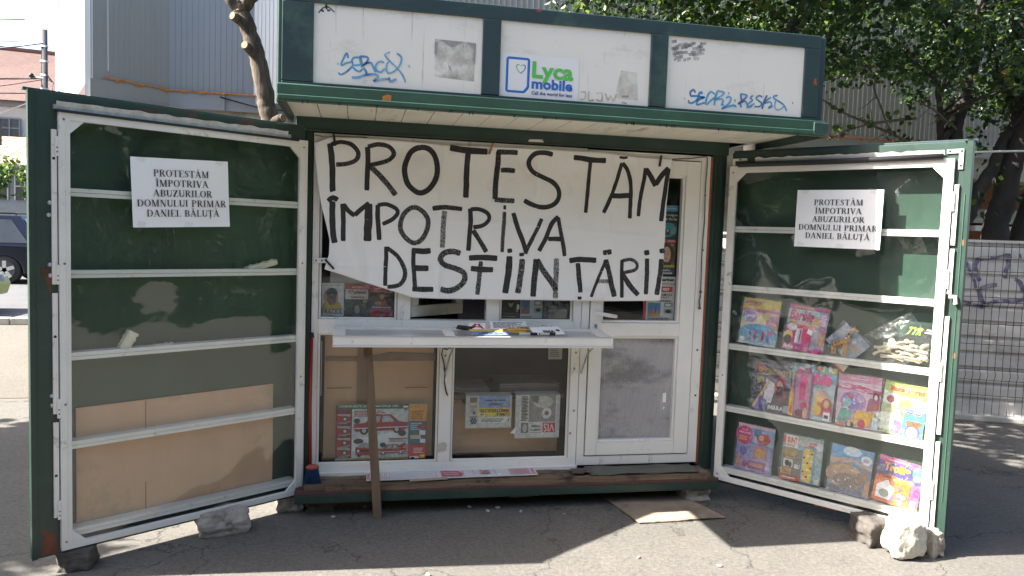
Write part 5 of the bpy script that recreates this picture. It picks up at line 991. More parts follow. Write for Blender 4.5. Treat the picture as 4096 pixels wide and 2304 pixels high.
ops += [('r', .175, .07, .80, .92, '#c9cfd0'), ('p', [(.175, .4), (.8, .56), (.8, .3), (.175, .2)], '#e3e5e4'), ('lines', .20, .79, .55, .90, 4, '#a8343c')]+oldcar(.19, .46, .60, .40)
ops += [('e', x, y, rx, ry, '#2a3c34') for x, y, rx, ry in ((.23, .72, .035, .045), (.73, .50, .045, .055), (.25, .37, .055, .045), (.52, .30, .035, .04))]
ops += [('lines', .59, .345, .79, .42, 3, '#8a8f90'), ('r', .58, .40, .79, .415, RED), ('r', .22, .13, .42, .27, RED), ('r', .25, .26, .40, .34, '#9fa7aa'), ('r', .22, .19, .42, .225, '#26262a'), ('e', .25, .205, .015, .02, '#e8e8e0'), ('e', .39, .205, .015, .02, '#e8e8e0'), ('e', .26, .125, .02, .025, '#222222'), ('e', .39, .125, .02, .025, '#222222')]+oldcar(.46, .11, .32, .22)+[('p', [(.66, .26), (.76, .34), (.78, .30), (.72, .24)], RED)]
ops += [('r', .80, .715, 1, 1, '#d99a2c'), ('lines', .83, .735, .97, .90, 5, '#8a5a18'), ('t', 'ISTORIA PE BUCĂȚI', .82, .945, .98, .975, '#b86a20'), ('r', .80, .31, 1, .71, '#2f5f73'), ('lines', .82, .55, .95, .69, 4, '#a8c4cc'), ('e', .94, .61, .05, .04, RED), ('r', .82, .40, .94, .47, '#b9b09a'), ('r', .92, .47, .99, .55, '#d9dcdc'), ('r', .93, .33, .99, .40, '#d9dcdc'), ('r', .80, 0, 1, .30, '#bf2e30'), ('lines', .86, .15, .98, .25, 4, '#eabfb8'), ('r', .82, .02, .92, .10, '#e0dedc'), ('e', .85, .06, .022, .03, '#222222'), ('r', .93, .02, .985, .13, '#d99a2c'), ('t', 'Nr.3', .94, .09, .98, .12, '#f4e8c8', {'b': .02}), ('r', 0, 0, .80, .075, '#e0a52f'), ('t', 'WWW.DACIAMACHETA.RO', .22, .02, .62, .058, '#3a2a16', {'b': .025}), ('r', .05, .012, .10, .062, '#f0f0f0'), ('lines', .055, .014, .095, .06, 1, '#222222'), ('r', .68, .022, .76, .055, '#9ab2d8'), ('r', .735, .955, .79, .985, '#e8ebe8'), ('e', .762, .93, .018, .03, '#5d7d68')]
front_sheet('poster', .148, .693, .246, .602, .048, '#c9cfd0', ops, 'poster advertising a red model car, behind the lower left window', 'poster', None, .002)
m = MB()
for i in range(7): m.box(.008+.008*i+.0, .014+.008*i, .05-.003*i, .056-.003*i, .66, .99, CORR)
tag(m.build('ribbed_strip'), 'narrow offcut of grey ribbed plastic at the left end of the lower window', 'plastic strip')
# lower right window: shelf, papers, cardboard
m = MB(); m.box(.845, 1.582, .10, .62, .615, .64, WOOD); m.box(.845, 1.582, .585, .62, .26, 1.03, DARK); m.build('inner_shelf', K)
OLDN = M('old_newsprint', (.30, .285, .265), .85, var=.15, scale=14)
def stack(x0, x1, y0, y1, z0, z1, n, label, curl=0):
    m = MB(); r = random.Random(int(x0*100))
    for i in range(n):
        zz = z0+(z1-z0)*i/n; dx, dy = r.uniform(-.008, .008), r.uniform(-.008, .008)
        m.grid(lambda u, v: (x0+(x1-x0)*u+dx, y0+(y1-y0)*v+dy, zz+.003*noise.noise((u*3, v*2, i))+curl*max(0, .35-u)**1.5*.6), 8, 3, OLDN)
        m.grid(lambda u, v: (x0+(x1-x0)*u+dx, y0+dy, zz-(z1-z0)/n*.55*v+.003*noise.noise((u*3, 0, i))+curl*max(0, .35-u)**1.5*.6), 8, 1, OLDN)
    return tag(m.build('newspaper_stack'), label, 'newspapers', 'newspaper stacks on the inner shelf')
stack(.86, 1.10, .14, .42, .646, .68, 7, 'low curling stack of newspapers behind the lower right window', .12)
stack(1.17, 1.56, .14, .45, .646, .71, 10, 'taller flat stack of newspapers in the lower right window\'s corner')
m = MB(); m.grid(lambda u, v: (.872+.69*u, .155+.006*noise.noise((u*4, v*2, 8)), .255+.345*v-.03*(u > .08 and u < .35)*v), 30, 8, CARD); m.box(.872, 1.56, .17, .176, .255, .57, CARD); m.box(.85, .90, .14, .15, .255, .58, CARD)
tag(m.build('cardboard_sheet'), 'brown cardboard sheet standing under the hanging newspapers in the lower right window', 'cardboard')
def hanging(name, x0, x1, z0, z1, ops, label):
    F = Frame((x0, .052, z0), (x1-x0, 0, 0), (0, 0, z1-z0), (0, -1, 0)); m = MB()
    m.grid(lambda u, v: tuple(F.P(u, v, -.0015+.001*math.sin(u*6))), 6, 4, NEWS); m.grid(lambda u, v: (x0+(x1-x0)*u, .0525+.06*v, z1-.001+.012*math.sin(v*1.6)), 4, 5, NEWS)
    deco(m, F, ops, .0012, .0003); return tag(m.build(name), label, 'newspaper', 'newspapers hung upside down in the window')
fl = {'flip': True, 'b': .03}
hanging('newspaper', .937, 1.230, .440, .645, [('r', .02, .02, .98, .98, '#cbc7be'), ('r', .28, .62, .96, .99, '#7f93c4'), ('t', 'Comunicări', .5, .68, .78, .78, '#1c2440', fl), ('t', 'criptate din Univers', .42, .82, .86, .91, '#1c2440', fl), ('r', .28, .36, .96, .63, '#e0c63a'), ('t', 'LUMEA', .66, .37, .95, .47, '#2c2a20', fl), ('t', 'MISTERELOR', .30, .49, .86, .60, '#2c2a20', fl), ('e', .90, .54, .045, .055, '#b8352f'), ('r', .30, .38, .42, .46, '#e6e2d4'), ('lines', .31, .385, .41, .455, 1, '#222222'), ('r', .28, .17, .96, .34, '#e1ded6'), ('lines', .34, .19, .92, .31, 3, '#55524c'), ('r', .92, .19, .94, .31, '#b8352f'), ('r', .08, .36, .25, .96, '#b9b6ae'), ('r', .09, .80, .24, .96, '#7a5a48'), ('e', .17, .60, .06, .12, '#a9a49c'), ('e', .18, .48, .035, .05, '#8a4a3e'), ('r', .08, .66, .25, .70, '#5f8a60'), ('r', .08, .35, .25, .38, '#5f8a60')]+[('e', .17+.055*math.cos(a), .24+.075*math.sin(a), .024, .033, '#35466e') for a in [i*math.pi/3 for i in range(6)]]+[('e', .17, .24, .024, .033, '#35466e')], 'newspaper with a yellow and blue masthead hanging upside down behind glass')
hanging('newspaper', 1.254, 1.546, .370, .648, [('r', .02, .02, .98, .98, '#cdcac4'), ('r', .10, .10, .92, 1.0, '#d8d6d0'), ('r', .30, .38, .90, 1.0, '#8f8a84'), ('e', .62, .84, .22, .14, '#bdb8b0'), ('e', .70, .58, .11, .13, '#d6d2ca'), ('e', .70, .58, .05, .05, '#6a6560'), ('p', [(.34, .98), (.52, .98), (.5, .8), (.38, .86)], '#6f6a66'), ('r', .62, .13, .90, .36, '#c4343a'), ('t', 'VIS', .64, .15, .88, .34, '#e8dedc', {'flip': True, 'b': .0}), ('t', 'ANGELICA', .34, .17, .58, .215, '#2a2a2a', fl), ('t', 'STOICAN', .36, .25, .57, .31, '#2a2a2a', fl), ('lines', .34, .12, .58, .14, 1, '#666666'), ('r', .13, .13, .30, .36, '#77736e'), ('e', .22, .24, .05, .09, '#b9b5ae'), ('lines', .13, .40, .27, .98, 17, '#4c4a48')]+[('r', .2, .45+.09*i, .28, .49+.09*i, '#8c8882') for i in range(6)], 'grey newspaper with a red title box hanging upside down behind glass')
m = MB(); m.prism([(1.225, .05, .405), (1.26, .05, .445), (1.257, .05, .40)], (0, .002, 0), PAPER); tag(m.build('paper_scrap'), 'small white paper corner between the two upside down newspapers', 'paper')
m = MB(); m.box(1.45, 1.54, .03, .032, .88, 1.02, ink('#8c8a86')); F = Frame((1.45, .03, .88), (.09, 0, 0), (0, 0, .14), (0, -1, 0)); deco(m, F, [('lines', .1, .1, .9, .9, 9, '#5a5856')]); tag(m.build('paper_note'), 'grey printed note taped inside the lower right window under the counter', 'note')

# ================================================================== on the counter
def lay(name, pts, base, ops, label, cat, z=.0, th=.0012, grp=None, tilt=0.):
    # pts: far left, far right, near right, near left on the counter top
    P = [Vector((x, y, cz(y)+z+(tilt if i < 2 else 0))) for i, (x, y) in enumerate(pts)]; F = quad_frame(P[0], P[1], P[2], P[3], (0, 0, 1)); m = MB()
    m.obox(F.P(0, 0, 0), F.ex, F.ez, F.n*th, ink(base) if isinstance(base, str) else base); deco(m, F, ops, th+.0005, .0003)
    return tag(m.build(name), label, cat, grp)
lay('paper_sheet', [(1.05, -.028), (1.275, -.026), (1.295, -.085), (1.06, -.09)], PAPER, [('lines', .08, .1, .92, .9, 6, '#55565c')], 'white typed sheet leaning at the back of the counter', 'paper', .002, tilt=.036)
lay('newspaper', [(1.18, -.1), (1.40, -.09), (1.45, -.20), (1.20, -.21)], NEWS, [('t', 'OBSERVATOR', .08, .5, .9, .85, '#222222', {'b': .04}), ('t', 'CULTURAL', .18, .1, .86, .42, '#222222', {'b': .04})], 'newspaper with bold black title in the middle of the counter', 'newspaper', .004, tilt=.022)
lay('newspaper', [(.905, -.17), (1.13, -.16), (1.14, -.258), (.915, -.262)], '#7488bd', [('r', 0, .62, 1, 1, '#d9bd35'), ('t', 'Comunicări', .3, .34, .7, .56, '#1a2140', {'b': .04}), ('t', 'criptate din Univers', .2, .06, .85, .28, '#1a2140', {'b': .04})], 'blue and yellow newspaper lying flat at the counter\'s front edge', 'newspaper', .002, tilt=.014)
lay('leaflet', [(.905, -.05), (1.0, -.07), (1.03, -.16), (.93, -.15)], PAPER, [('p', [(.05, .1), (.3, .1), (.5, .75), (.4, .9)], '#b8343a'), ('p', [(.5, .75), (.8, .1), (.95, .1), (.6, .9)], '#b8343a'), ('r', .3, .3, .72, .42, '#b8343a')], 'white leaflet with a big red letter on the counter', 'leaflet', .012, tilt=.022)
lay('magazine', [(1.26, -.17), (1.47, -.13), (1.475, -.235), (1.30, -.26)], PAPER, [('t', 'EMA', .35, .2, .75, .55, '#17171a', {'b': .06}), ('e', .86, .5, .07, .15, '#33343a')], 'white paper with thick black letters at the right of the counter', 'magazine', .004, tilt=.026)
def pen(x0, y0, x1, y1, r, m1, label, z=.012):
    m = MB(); a, c = Vector((x0, y0, cz(y0)+z)), Vector((x1, y1, cz(y1)+z)); m.tube([a, a.lerp(c, .62)], r, m1, 8); m.tube([a.lerp(c, .62), c], r*1.12, INKBLK, 8); m.tube([a.lerp(c, -.04), a], r*.8, INKBLK, 8)
    return tag(m.build('marker_pen'), label, 'pen', 'marker pens on the counter')
pen(1.19, -.262, 1.30, -.27, .008, WHITE, 'white marker pen lying at the counter\'s front edge, left of the other')
pen(1.315, -.268, 1.41, -.262, .008, WHITE, 'white marker pen lying at the counter\'s front edge, right of the other')
m = MB(); z = cz(-.12)+.015; m.tube([(.86, -.06, z), (.90, -.12, z), (.925, -.16, z)], [.010, .014, .006], BLACK, 8); m.tube([(.84, -.13, z), (.895, -.125, z), (.95, -.12, z)], [.006, .013, .008], BLACK, 8); tag(m.build('pliers'), 'black handled pliers left of the papers on the counter', 'pliers')
m = MB()
for i in range(9):
    a = rnd.uniform(-1, 1); x = 1.10+rnd.random()*.12; y = -.19+rnd.uniform(-.03, .03); m.obox((x, y, cz(y)+.008+.004*(i % 4)), (.07*math.cos(a), .07*math.sin(a), .004), (-.010*math.sin(a), .010*math.cos(a), 0), (0, 0, .009), M('yellow_peg', (.55, .33, .05), .5) if i == 0 else bpy.data.materials['yellow_peg'])
tag(m.build('peg_pile', bev=.001), 'small pile of yellow pegs among the counter\'s papers', 'pegs')
m = MB(); m.obox((1.38, -.03, cz(-.03)+.006), (.05, -.05, 0), (.012, .012, 0), (0, 0, .012), PEGW); tag(m.build('clothes_peg', bev=.002), 'dark brown clothes peg lying at the back of the counter', 'clothes peg')

CORD = [(.775, -.05, 1.01), (.80, -.035, .985), (.818, -.03, .965), (.80, -.03, .95), (.775, -.028, .955), (.768, -.025, .92), (.785, -.022, .86), (.793, -.02, .80), (.790, -.02, .75), (.80, -.02, .70), (.812, -.02, .665)]
m = MB(); m.tube(CORD, .0042, BLACK, 6); m.tube([(.79, -.06, 1.01), (.825, -.04, .975), (.82, -.03, .955)], .004, BLACK, 6)
tag(m.build('cable'), 'black cable looping down the window post under the counter', 'cable')
# ================================================================== leaning and lying things by the kiosk
def polybar(name, a, c, w1, t, mat, label, cat, n=14, jit=.003):
    a, c = Vector(a), Vector(c); d = c-a; m = MB()
    def f(u, v):
        k = int(v*4+.001) % 4; cx, cy = ((-1, -1), (1, -1), (1, 1), (-1, 1))[k]; p = a+d*u
        return (p.x+cx*w1/2+jit*noise.noise((u*6, k, 2)), p.y+cy*t/2+jit*noise.noise((u*5, k, 7)), p.z)
    m.grid(f, n, 4, mat, False); m.add([f(0, i/4) for i in range(4)], [(0, 1, 2, 3)], mat); m.add([f(1, i/4) for i in range(4)], [(0, 1, 2, 3)], mat)
    return tag(m.build(name, bev=.003), label, cat)
polybar('prop_stick', (.400, -.235, 0.0), (.322, -.215, 1.022), .050, .026, WOODV, 'worn wooden stick propping up the folding counter', 'stick')
br = thing('broom', (.02, -.10, .17), 'red handled broom with blue bristles in the left corner of the kiosk front', 'broom')
m = MB(); m.tube([(.005, -.045, 1.02), (.004, -.075, .62), (.012, -.105, .285)], .009, M('red_broom_handle', (.26, .02, .02), .35, var=.1), 10); m.tube([(.005, -.045, 1.02), (.005, -.044, 1.05)], [.014, .012], BLACK, 10); m.build('handle', br)
m = MB(); m.ball((.025, -.12, .272), .034, M('red_brush_head', (.40, .07, .05), .45), 14, 8, (1.15, .6, .55)); m.build('brush_head', br)
m = MB(); BRI = M('blue_bristles', (.03, .09, .26), .6, var=.4, scale=60)
for i in range(150):
    a, c2 = rnd.uniform(-1, 1), rnd.uniform(-1, 1); m.tube([(.025+a*.032, -.12+c2*.016, .265), (.024+a*.048+rnd.uniform(-.008, .008), -.125+c2*.03, .172+rnd.random()*.012)], [.0022, .0012], BRI, 4)
m.build('bristles', br)
lay2 = lambda pts, z: [Vector((x, y, z)) for x, y in pts]
P = [(.335, -.035, .195), (1.365, -.02, .197), (1.372, -.145, .193), (.33, -.155, .192)]
F = quad_frame(*P, (0, 0, 1)); m = MB(); GL2 = M('glossy_sign_plastic', (.62, .60, .60), .25, var=.05); m.obox(F.P(0, 0, 0), F.ex, F.ez, F.n*.004, GL2)
ops = [('t', 'APIC', .004, .1, .022, .95, '#c03038', {'b': .04}), ('t', 'APIC', .972, .1, .99, .95, '#c03038', {'b': .04})]+[('r', x, .05, x+.002, .95, '#b0474c') for x in (.08, .09, .105, .115, .13, .40, .56, .62, .75)]+[('r', .84+.014*i, .05, .845+.014*i, .95, '#b83a44') for i in range(9)]+[('p', [(.43, .15), (.54, .1), (.56, .4), (.53, .85), (.43, .9)], '#b8555a'), ('r', .445, .3, .53, .36, '#d8c0c0'), ('r', .44, .55, .53, .61, '#d8c0c0'), ('r', .66, .3, .72, .8, '#c49090'), ('p', [(.665, .35), (.675, .35), (.715, .75), (.705, .75)], '#b04048'), ('p', [(.705, .35), (.715, .35), (.675, .75), (.665, .75)], '#b04048')]
deco(m, F, ops, .0045, .0002); tag(m.build('plastic_sign_strip'), 'long white plastic strip printed in red lying on the wooden ledge', 'plastic strip')
polybar('wooden_slat', (.58, -.175, .196), (.80, -.165, .196), .02, .008, WOOD, 'thin wooden slat lying in front of the printed plastic strip', 'slat') if False else None
m = MB(); m.obox((.585, -.185, .19), (.225, .018, 0), (-.002, .02, 0), (0, 0, .009), M('pale_slat', (.36, .29, .2), .8, var=.2, scale=20, stretch=(.1, 1, 1))); tag(m.build('wooden_slat', bev=.002), 'thin pale wooden slat lying in front of the printed plastic strip', 'slat')
RUB = M('worn_green_mat', (.11, .115, .09), .9, var=.15, scale=8, bst=.3)
m = MB(); m.grid(lambda u, v: (1.70+.72*u+.02*noise.noise((u*3, v, 1)), -.172+.165*v+.012*noise.noise((u*6, v*2, 5)), .192+.008*noise.noise((u*4, v*3, 9))+.004), 30, 8, RUB); o = m.build('rubber_mat'); o.modifiers.new('Solidify', 'SOLIDIFY').thickness = .005; tag(o, 'grey green rubber mat on the ledge below the white door', 'mat')
m = MB(); m.grid(lambda u, v: (1.58+.14*u+.02*v, -.15+.10*v+.02*noise.noise((u*4, v*2, 6)), .194+.01*noise.noise((u*5, v*4, 2))+.004), 14, 8, M('brown_rag', (.10, .075, .06), .95, var=.3, scale=20, bst=.5)); tag(m.build('rag'), 'crumpled brown rag on the ledge beside the green mat', 'rag')
CARDL = M('corrugated_mat', (.215, .175, .13), .9, var=.12, scale=6, dirt=((.15, .12, .09), .4, 3))
m = MB(); m.grid(lambda u, v: (1.80+.09*(1-v)+(.56-.06*v)*u+.008*noise.noise((u*9, 0, v*9)), -.505+.60*v+.02*u+.006*noise.noise((u*14, v, 2)), .011+.0025*math.sin(u*2*math.pi*46)+.006*noise.noise((u*2, v*2, 4))), 276, 10, CARDL); o = m.build('cardboard_mat'); o.modifiers.new('Solidify', 'SOLIDIFY').thickness = .006
tag(o, 'ribbed brown cardboard mat on the ground in front of the white door', 'mat')

# ------------------------------------------------------------------ stones under the kiosk
def rock(c, r, seed, mat, label, cat='stone', grp=None, rot=0, box=.55, name='stone', nz=1.):
    bm = bmesh.new(); bmesh.ops.create_icosphere(bm, subdivisions=5, radius=1)
    for v in bm.verts:
        p = v.co.copy(); k = max(abs(p.x), abs(p.y), abs(p.z)); p = p.lerp(p/k, box); s = Vector((seed*3.7, seed*1.3, seed))
        p *= 1+nz*(.22*noise.noise(p*1.2+s)+.08*noise.noise(p*2.7+s)+.035*noise.noise(p*6+s)+.022*noise.noise(p*14+s)+.012*noise.noise(p*29+s))
        a = math.cos(rot), math.sin(rot); x, y = p.x*r[0], p.y*r[1]
        v.co = (x*a[0]-y*a[1], x*a[1]+y*a[0], max(-r[2]*.98, p.z*r[2])+r[2])
    me = bpy.data.meshes.new(name); bm.to_mesh(me); bm.free(); me.materials.append(mat); me.polygons.foreach_set('use_smooth', [True]*len(me.polygons))
    o = bpy.data.objects.new(name, me); COL.objects.link(o); o.location = c; ORI[o.name] = Vector(c); return tag(o, label, cat, grp)
SG = 'stones and blocks propping the kiosk and its doors'
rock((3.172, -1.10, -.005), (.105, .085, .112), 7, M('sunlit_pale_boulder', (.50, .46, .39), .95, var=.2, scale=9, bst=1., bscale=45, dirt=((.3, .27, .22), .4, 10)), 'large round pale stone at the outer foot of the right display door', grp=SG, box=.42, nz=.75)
rock((3.13, -.90, -.01), (.085, .10, .075), 3, STONED, 'dark block under the right door behind the round stone', grp=SG, box=.8)
rock((3.345, -1.10, -.005), (.04, .06, .075), 5, STONE, 'narrow brown stone under the right door\'s outer corner', grp=SG, box=.7)
rock((-.43, -.32, -.006), (.135, .095, .068), 2, STONE, 'rough concrete block holding up the middle of the left display door', grp=SG, rot=.25, box=.7)
rock((-1.03, -.70, -.006), (.075, .07, .052), 4, STONED, 'dark brick under the outer corner of the left display door', grp=SG, box=.8)
rock((-.10, -.02, -.006), (.085, .08, .05), 8, STONE, 'broken grey stone under the left front corner of the kiosk', grp=SG, box=.6)
rock((.07, -.06, -.006), (.085, .06, .042), 9, STONED, 'dark brick under the kiosk next to the broken grey stone', grp=SG, box=.75)
rock((1.02, .10, -.004), (.14, .08, .045), 12, STONED, 'long dark block under the middle of the kiosk base', grp=SG, box=.85)
rock((1.32, .08, -.004), (.10, .07, .045), 13, STONE, 'grey block under the middle of the kiosk base beside the long one', grp=SG, box=.8)
rock((2.42, -.10, -.004), (.095, .07, .046), 15, STONE, 'cracked grey block under the right end of the kiosk base', grp=SG, box=.7)
r2 = random.Random(5)
for k, (x, y) in enumerate([(.15, -.20), (.33, -.06), (1.05, -.21), (1.12, -.16), (1.25, -.24), (.95, -.13), (1.5, -.3), (1.72, -.95), (.62, -1.02), (2.1, -1.1)]):
    s = r2.uniform(.005, .011); rock((x, y, 0), (s*1.5, s, s*.6), 20+k, STONE, 'small stone chip on the pavement before the kiosk', 'stone chip', 'stone chips on the pavement', box=.4, name='stone_chip', rot=k)
# ================================================================== the metal clad building behind
CLAD = M('grey_metal_cladding', (.345, .335, .315), .42, .1, var=.08, scale=1.2, stretch=(1, 1, .15), dirt=((.27, .26, .23), .36, 1.2, (1, 1, .2)))
CLADW = M('white_metal_cladding', (.66, .68, .70), .4, var=.05, scale=1.5)
CLADB = M('sky_tinted_metal_cladding', (.31, .325, .35), .38, .15, var=.08, scale=1.5, stretch=(1, 1, .15))  # blue of the reflected sky is mixed into this grey cladding's colour
PLAST = M('old_beige_plaster', (.42, .38, .31), .9, var=.12, scale=2.5, bst=.3, dirt=((.27, .24, .20), .42, 3))
BRICK = M('orange_brown_brick', (.24, .11, .06), .9, var=.25, scale=9, bst=.3)
INSUL = M('yellow_insulation', (.55, .36, .11), .9, var=.3, scale=14, bst=.5)
cb = thing('clad_building', (2, 7, 0), 'large building clad in ribbed grey metal sheets, rising behind the kiosk', 'building')
def ribbed(m, p, q, z0, z1, pitch, rw, rh, mat):
    p, q = Vector(p), Vector(q); d = (q-p); L = d.length; d.normalize(); nn = Vector((d.y, -d.x)); n = int(L/pitch); vs = []
    for i in range(n):
        s = i*pitch
        for a, h in ((0, 0), (pitch-rw, 0), (pitch-rw*.72, rh), (pitch-rw*.28, rh)): vs.append(p+d*(s+a)+nn*h)
    vs.append(q); k = len(vs)
    m.add([(v.x, v.y, z0) for v in vs]+[(v.x, v.y, z1) for v in vs], [(i, i+1, k+i+1, k+i) for i in range(k-1)], mat)
ZB, ZT = 3.20, 9.0
m = MB(); ribbed(m, (-4.56, 9.3), (-2.66, 4.68), ZB+.05, ZT, .25, .012, .004, CLADW); m.box(-2.68, -2.6, 4.585, 4.70, 3.02, ZT, CLADW); m.tube([(-4.56, 9.2, 2.9), (-4.56, 9.2, ZT)], .03, CLADW, 10); m.build('side_wall', cb)
m = MB(); m.add([(-2.62, 4.58, 3.0), (-2.47, 4.665, 3.0), (-2.47, 4.665, ZT), (-2.62, 4.58, ZT)], [(0, 1, 2, 3)], CLAD); ribbed(m, (-2.47, 4.67), (-1.91, 5.0), 3.1, ZT, .055, .006, .003, CLAD); m.build('bay_wall', cb)
m = MB(); ribbed(m, (-1.91, 5.0), (-.98, 5.0), 3.1, ZT, .062, .008, .004, CLADB); m.build('front_wall', cb)
m = MB(); ribbed(m, (-.98, 5.0), (-.53, 4.72), 3.1, ZT, .055, .014, .006, CLADW); m.build('front_wall', cb)
m = MB(); ribbed(m, (-.53, 5.0), (14, 5.0), 3.1, ZT, .073, .020, .013, CLAD); m.build('front_wall', cb)
m = MB()                                                                # flashing and underside
for p, q, mt in (((-2.62, 4.565), (-1.91, 4.985), CLAD), ((-1.91, 4.985), (-.53, 4.985), CLADB), ((-.53, 4.985), (14, 4.985), CLAD)):
    m.add([(*p, 3.0), (*q, 3.0), (*q, 3.205), (*p, 3.205)], [(0, 1, 2, 3)], mt)
m.add([(-2.62, 4.565, 3.0), (-1.75, 4.99, 3.0), (-1.75, 5.62, 3.0), (-2.6, 5.62, 3.0)], [(0, 1, 2, 3)], INSUL)
m.box(-1.32, -1.30, 4.96, 4.985, 3.0, 3.18, CLAD); m.box(-2.75, -2.5, 4.6, 5.2, 2.94, 2.99, CLADW); m.build('flashing', cb)
m = MB()
def foamline(p, q, n, sd):
    p, q = Vector(p), Vector(q)
    m.grid(lambda u, v: (p.x+(q.x-p.x)*u, p.y+(q.y-p.y)*u-.012-.012*math.sin(v*math.pi)*(1+noise.noise((u*n*.5, sd, 1))), p.z+(q.z-p.z)*u+.010-.018*v-(.06*max(0, noise.noise((u*n*.9, sd, 3))))*v), n, 5, PUFOAM)
fs1 = True; foamline((-2.50, 4.63, 3.235), (-1.91, 4.985, 3.195), 26, 1); foamline((-1.91, 4.985, 3.195), (-.53, 4.975, 3.195), 60, 2); m.build('foam_strip', cb); m = MB(); foamline((3, 4.98, 3.17), (9, 4.98, 3.17), 180, 3)
m.build('foam_strip', cb); m = MB(); m.grid(lambda u, v: (-2.74-1.0*u, 4.72+2.2*u, 3.25-.07*v), 10, 2, INSUL); m.build('foam_strip', cb)
m = MB(); m.box(-2.6, 14, 5.6, 5.9, 0, 3.02, PLAST); m.box(-1.75, 14, 5.03, 5.6, 2.70, 3.15, PLAST); m.box(6.5, 14, 5.56, 5.6, 1.0, 2.72, BRICK); m.box(5, 14, 5.5, 5.56, 2.1, 2.3, PLAST)
m.build('lower_wall', cb)
m = MB(); m.box(8.2, 9.25, 5.3, 5.5, 1.98, 2.06, CLADW); m.box(9.4, 12, 5.3, 5.5, 1.96, 2.04, CLADW); m.box(8.6, 12, 5.33, 5.5, 2.08, 2.16, PLAST); m.build('window_sill', cb)
m = MB(); m.tube([(-1.35, 4.95, 3.15), (-.9, 4.94, 3.05), (-.5, 4.93, 3.03), (0, 4.95, 3.04)], .008, BLACK, 6); tag(m.build('cable'), 'black cable sagging along the clad building\'s lower edge', 'cable')
m = MB(); m.tube([(5.9, 2.55, 2.63), (6.5, 2.6, 2.70), (7.2, 2.65, 2.76), (8.6, 2.7, 2.86)], .012, WHITE, 6); tag(m.build('pipe'), 'thin white pipe running behind the right display door past the tree trunks', 'pipe')

# ------------------------------------------------------------------ fence at the right
FA = Vector((6.12, 1.81)); FD = Vector((.91095, -.41251)); FN = Vector((-.41251, -.91095))
FT = lambda u, y, z: (FA.x+FD.x*u-FN.x*y, FA.y+FD.y*u-FN.y*y, z)
fence = thing('mesh_fence', (*(FA+FD*.5), 0), 'black welded wire fence in front of a ribbed metal hoarding', 'fence')
WIRE = M('black_fence_wire', (.035, .037, .037), .5, var=.2)
m = MB(FT); zz = [.06, .40, .47, .54, 1.08, 1.15, 1.22, 1.745]
prof = [(0, .06), (0, .40), (-.03, .45), (0, .5), (0, 1.12), (-.03, 1.165), (0, 1.21), (0, 1.70), (.012, 1.745)]
u = -2.6
while u < 4.2:
    m.tube([(u, y-.05, z) for y, z in prof], .0032, WIRE, 5); u += .0655
for z in (.25, .40, .5, .75, .95, 1.12, 1.165, 1.21, 1.46, 1.70): m.tube([(-2.6, -.05-(.03 if z == 1.165 else 0), z), (4.2, -.05-(.03 if z == 1.165 else 0), z)], .0032, WIRE, 5)
m.build('wire_mesh', fence)
for u in (-2.55, -.4, 1.9, 4.1): m = MB(FT); m.box(u, u+.05, -.045, .0, 0, 1.78, WIRE); m.build('post', fence)
HOARD = M('grey_white_hoarding', (.52, .50, .47), .6, var=.1, scale=2.5, dirt=((.36, .34, .31), .4, 2))
hb = thing('metal_hoarding', (*(FA+FD*.5-FN*.06), 0), 'pale ribbed metal hoarding with purple graffiti behind the wire fence', 'hoarding')
m = MB(FT); n = 11; pf = []
for i in range(n):
    z = .06+i*.153; pf += [(.055, z), (.055, z+.10), (.085, z+.118), (.085, z+.138)]
pf.append((.055, 1.745)); k = len(pf)
m.add([(-2.6, y, z) for y, z in pf]+[(4.2, y, z) for y, z in pf], [(i, i+1, k+i+1, k+i) for i in range(k-1)], HOARD); m.box(-2.6, 4.2, .045, .10, 1.74, 1.765, HOARD)
m.build('panel', hb)
m = MB(FT); PURP = tagmat('purple_spray_paint', '#453678', '#3a2c60', .3, .75)
for i, (wd, pts) in enumerate(TAG_C): stroke(m, pts, wd, lambda x, z, i=i: (x, .047+(.03 if ((z-.06) % .153) > .118 else 0)-.0006*i, z), PURP, .02, 2, wob=.3)
m.build('graffiti_tag', hb)
m = MB(FT); m.box(-2.6, 4.2, -.12, .12, 0, .06, KERB); tag(m.build('fence_footing', bev=.01), 'low concrete strip along the foot of the wire fence', 'footing')

# ------------------------------------------------------------------ trees
BARK = M('dark_tree_bark', (.036, .029, .024), .95, var=.45, scale=9, bst=1., bscale=22, stretch=(1, 1, .25))
BARKL = M('light_tree_bark', (.115, .088, .062), .95, var=.5, scale=22, bst=1.5, bscale=30, stretch=(1, 1, .16), dirt=[((.055, .04, .03), .46, 16, (1, 1, .14)), ((.04, .03, .025), .36, 5, (1, 1, .4))])
CUT = M('sawn_branch_end', (.24, .17, .09), .8, var=.2, scale=30)
def leafmat(nm, c, tr):
    m, n, b = nmat(nm); t, _ = tex(n, scale=30, detail=2); n.links.new(mix(n, t.outputs[0], tuple(x*.75 for x in c), tuple(x*1.25 for x in c)), b.inputs['Base Color']); b.inputs['Roughness'].default_value = .42
    o = n.nodes['Material Output']; ts = N(n, 'ShaderNodeBsdfTranslucent'); ts.inputs[0].default_value = (*tr, 1); mx = N(n, 'ShaderNodeMixShader'); mx.inputs[0].default_value = .38
    n.links.new(b.outputs[0], mx.inputs[1]); n.links.new(ts.outputs[0], mx.inputs[2]); n.links.new(mx.outputs[0], o.inputs[0]); return m
LEAF = [leafmat('dark_green_leaf', (.012, .030, .009), (.035, .085, .015)), leafmat('mid_green_leaf', (.024, .060, .014), (.085, .17, .022)), leafmat('yellow_green_leaf', (.085, .135, .028), (.24, .33, .05))]
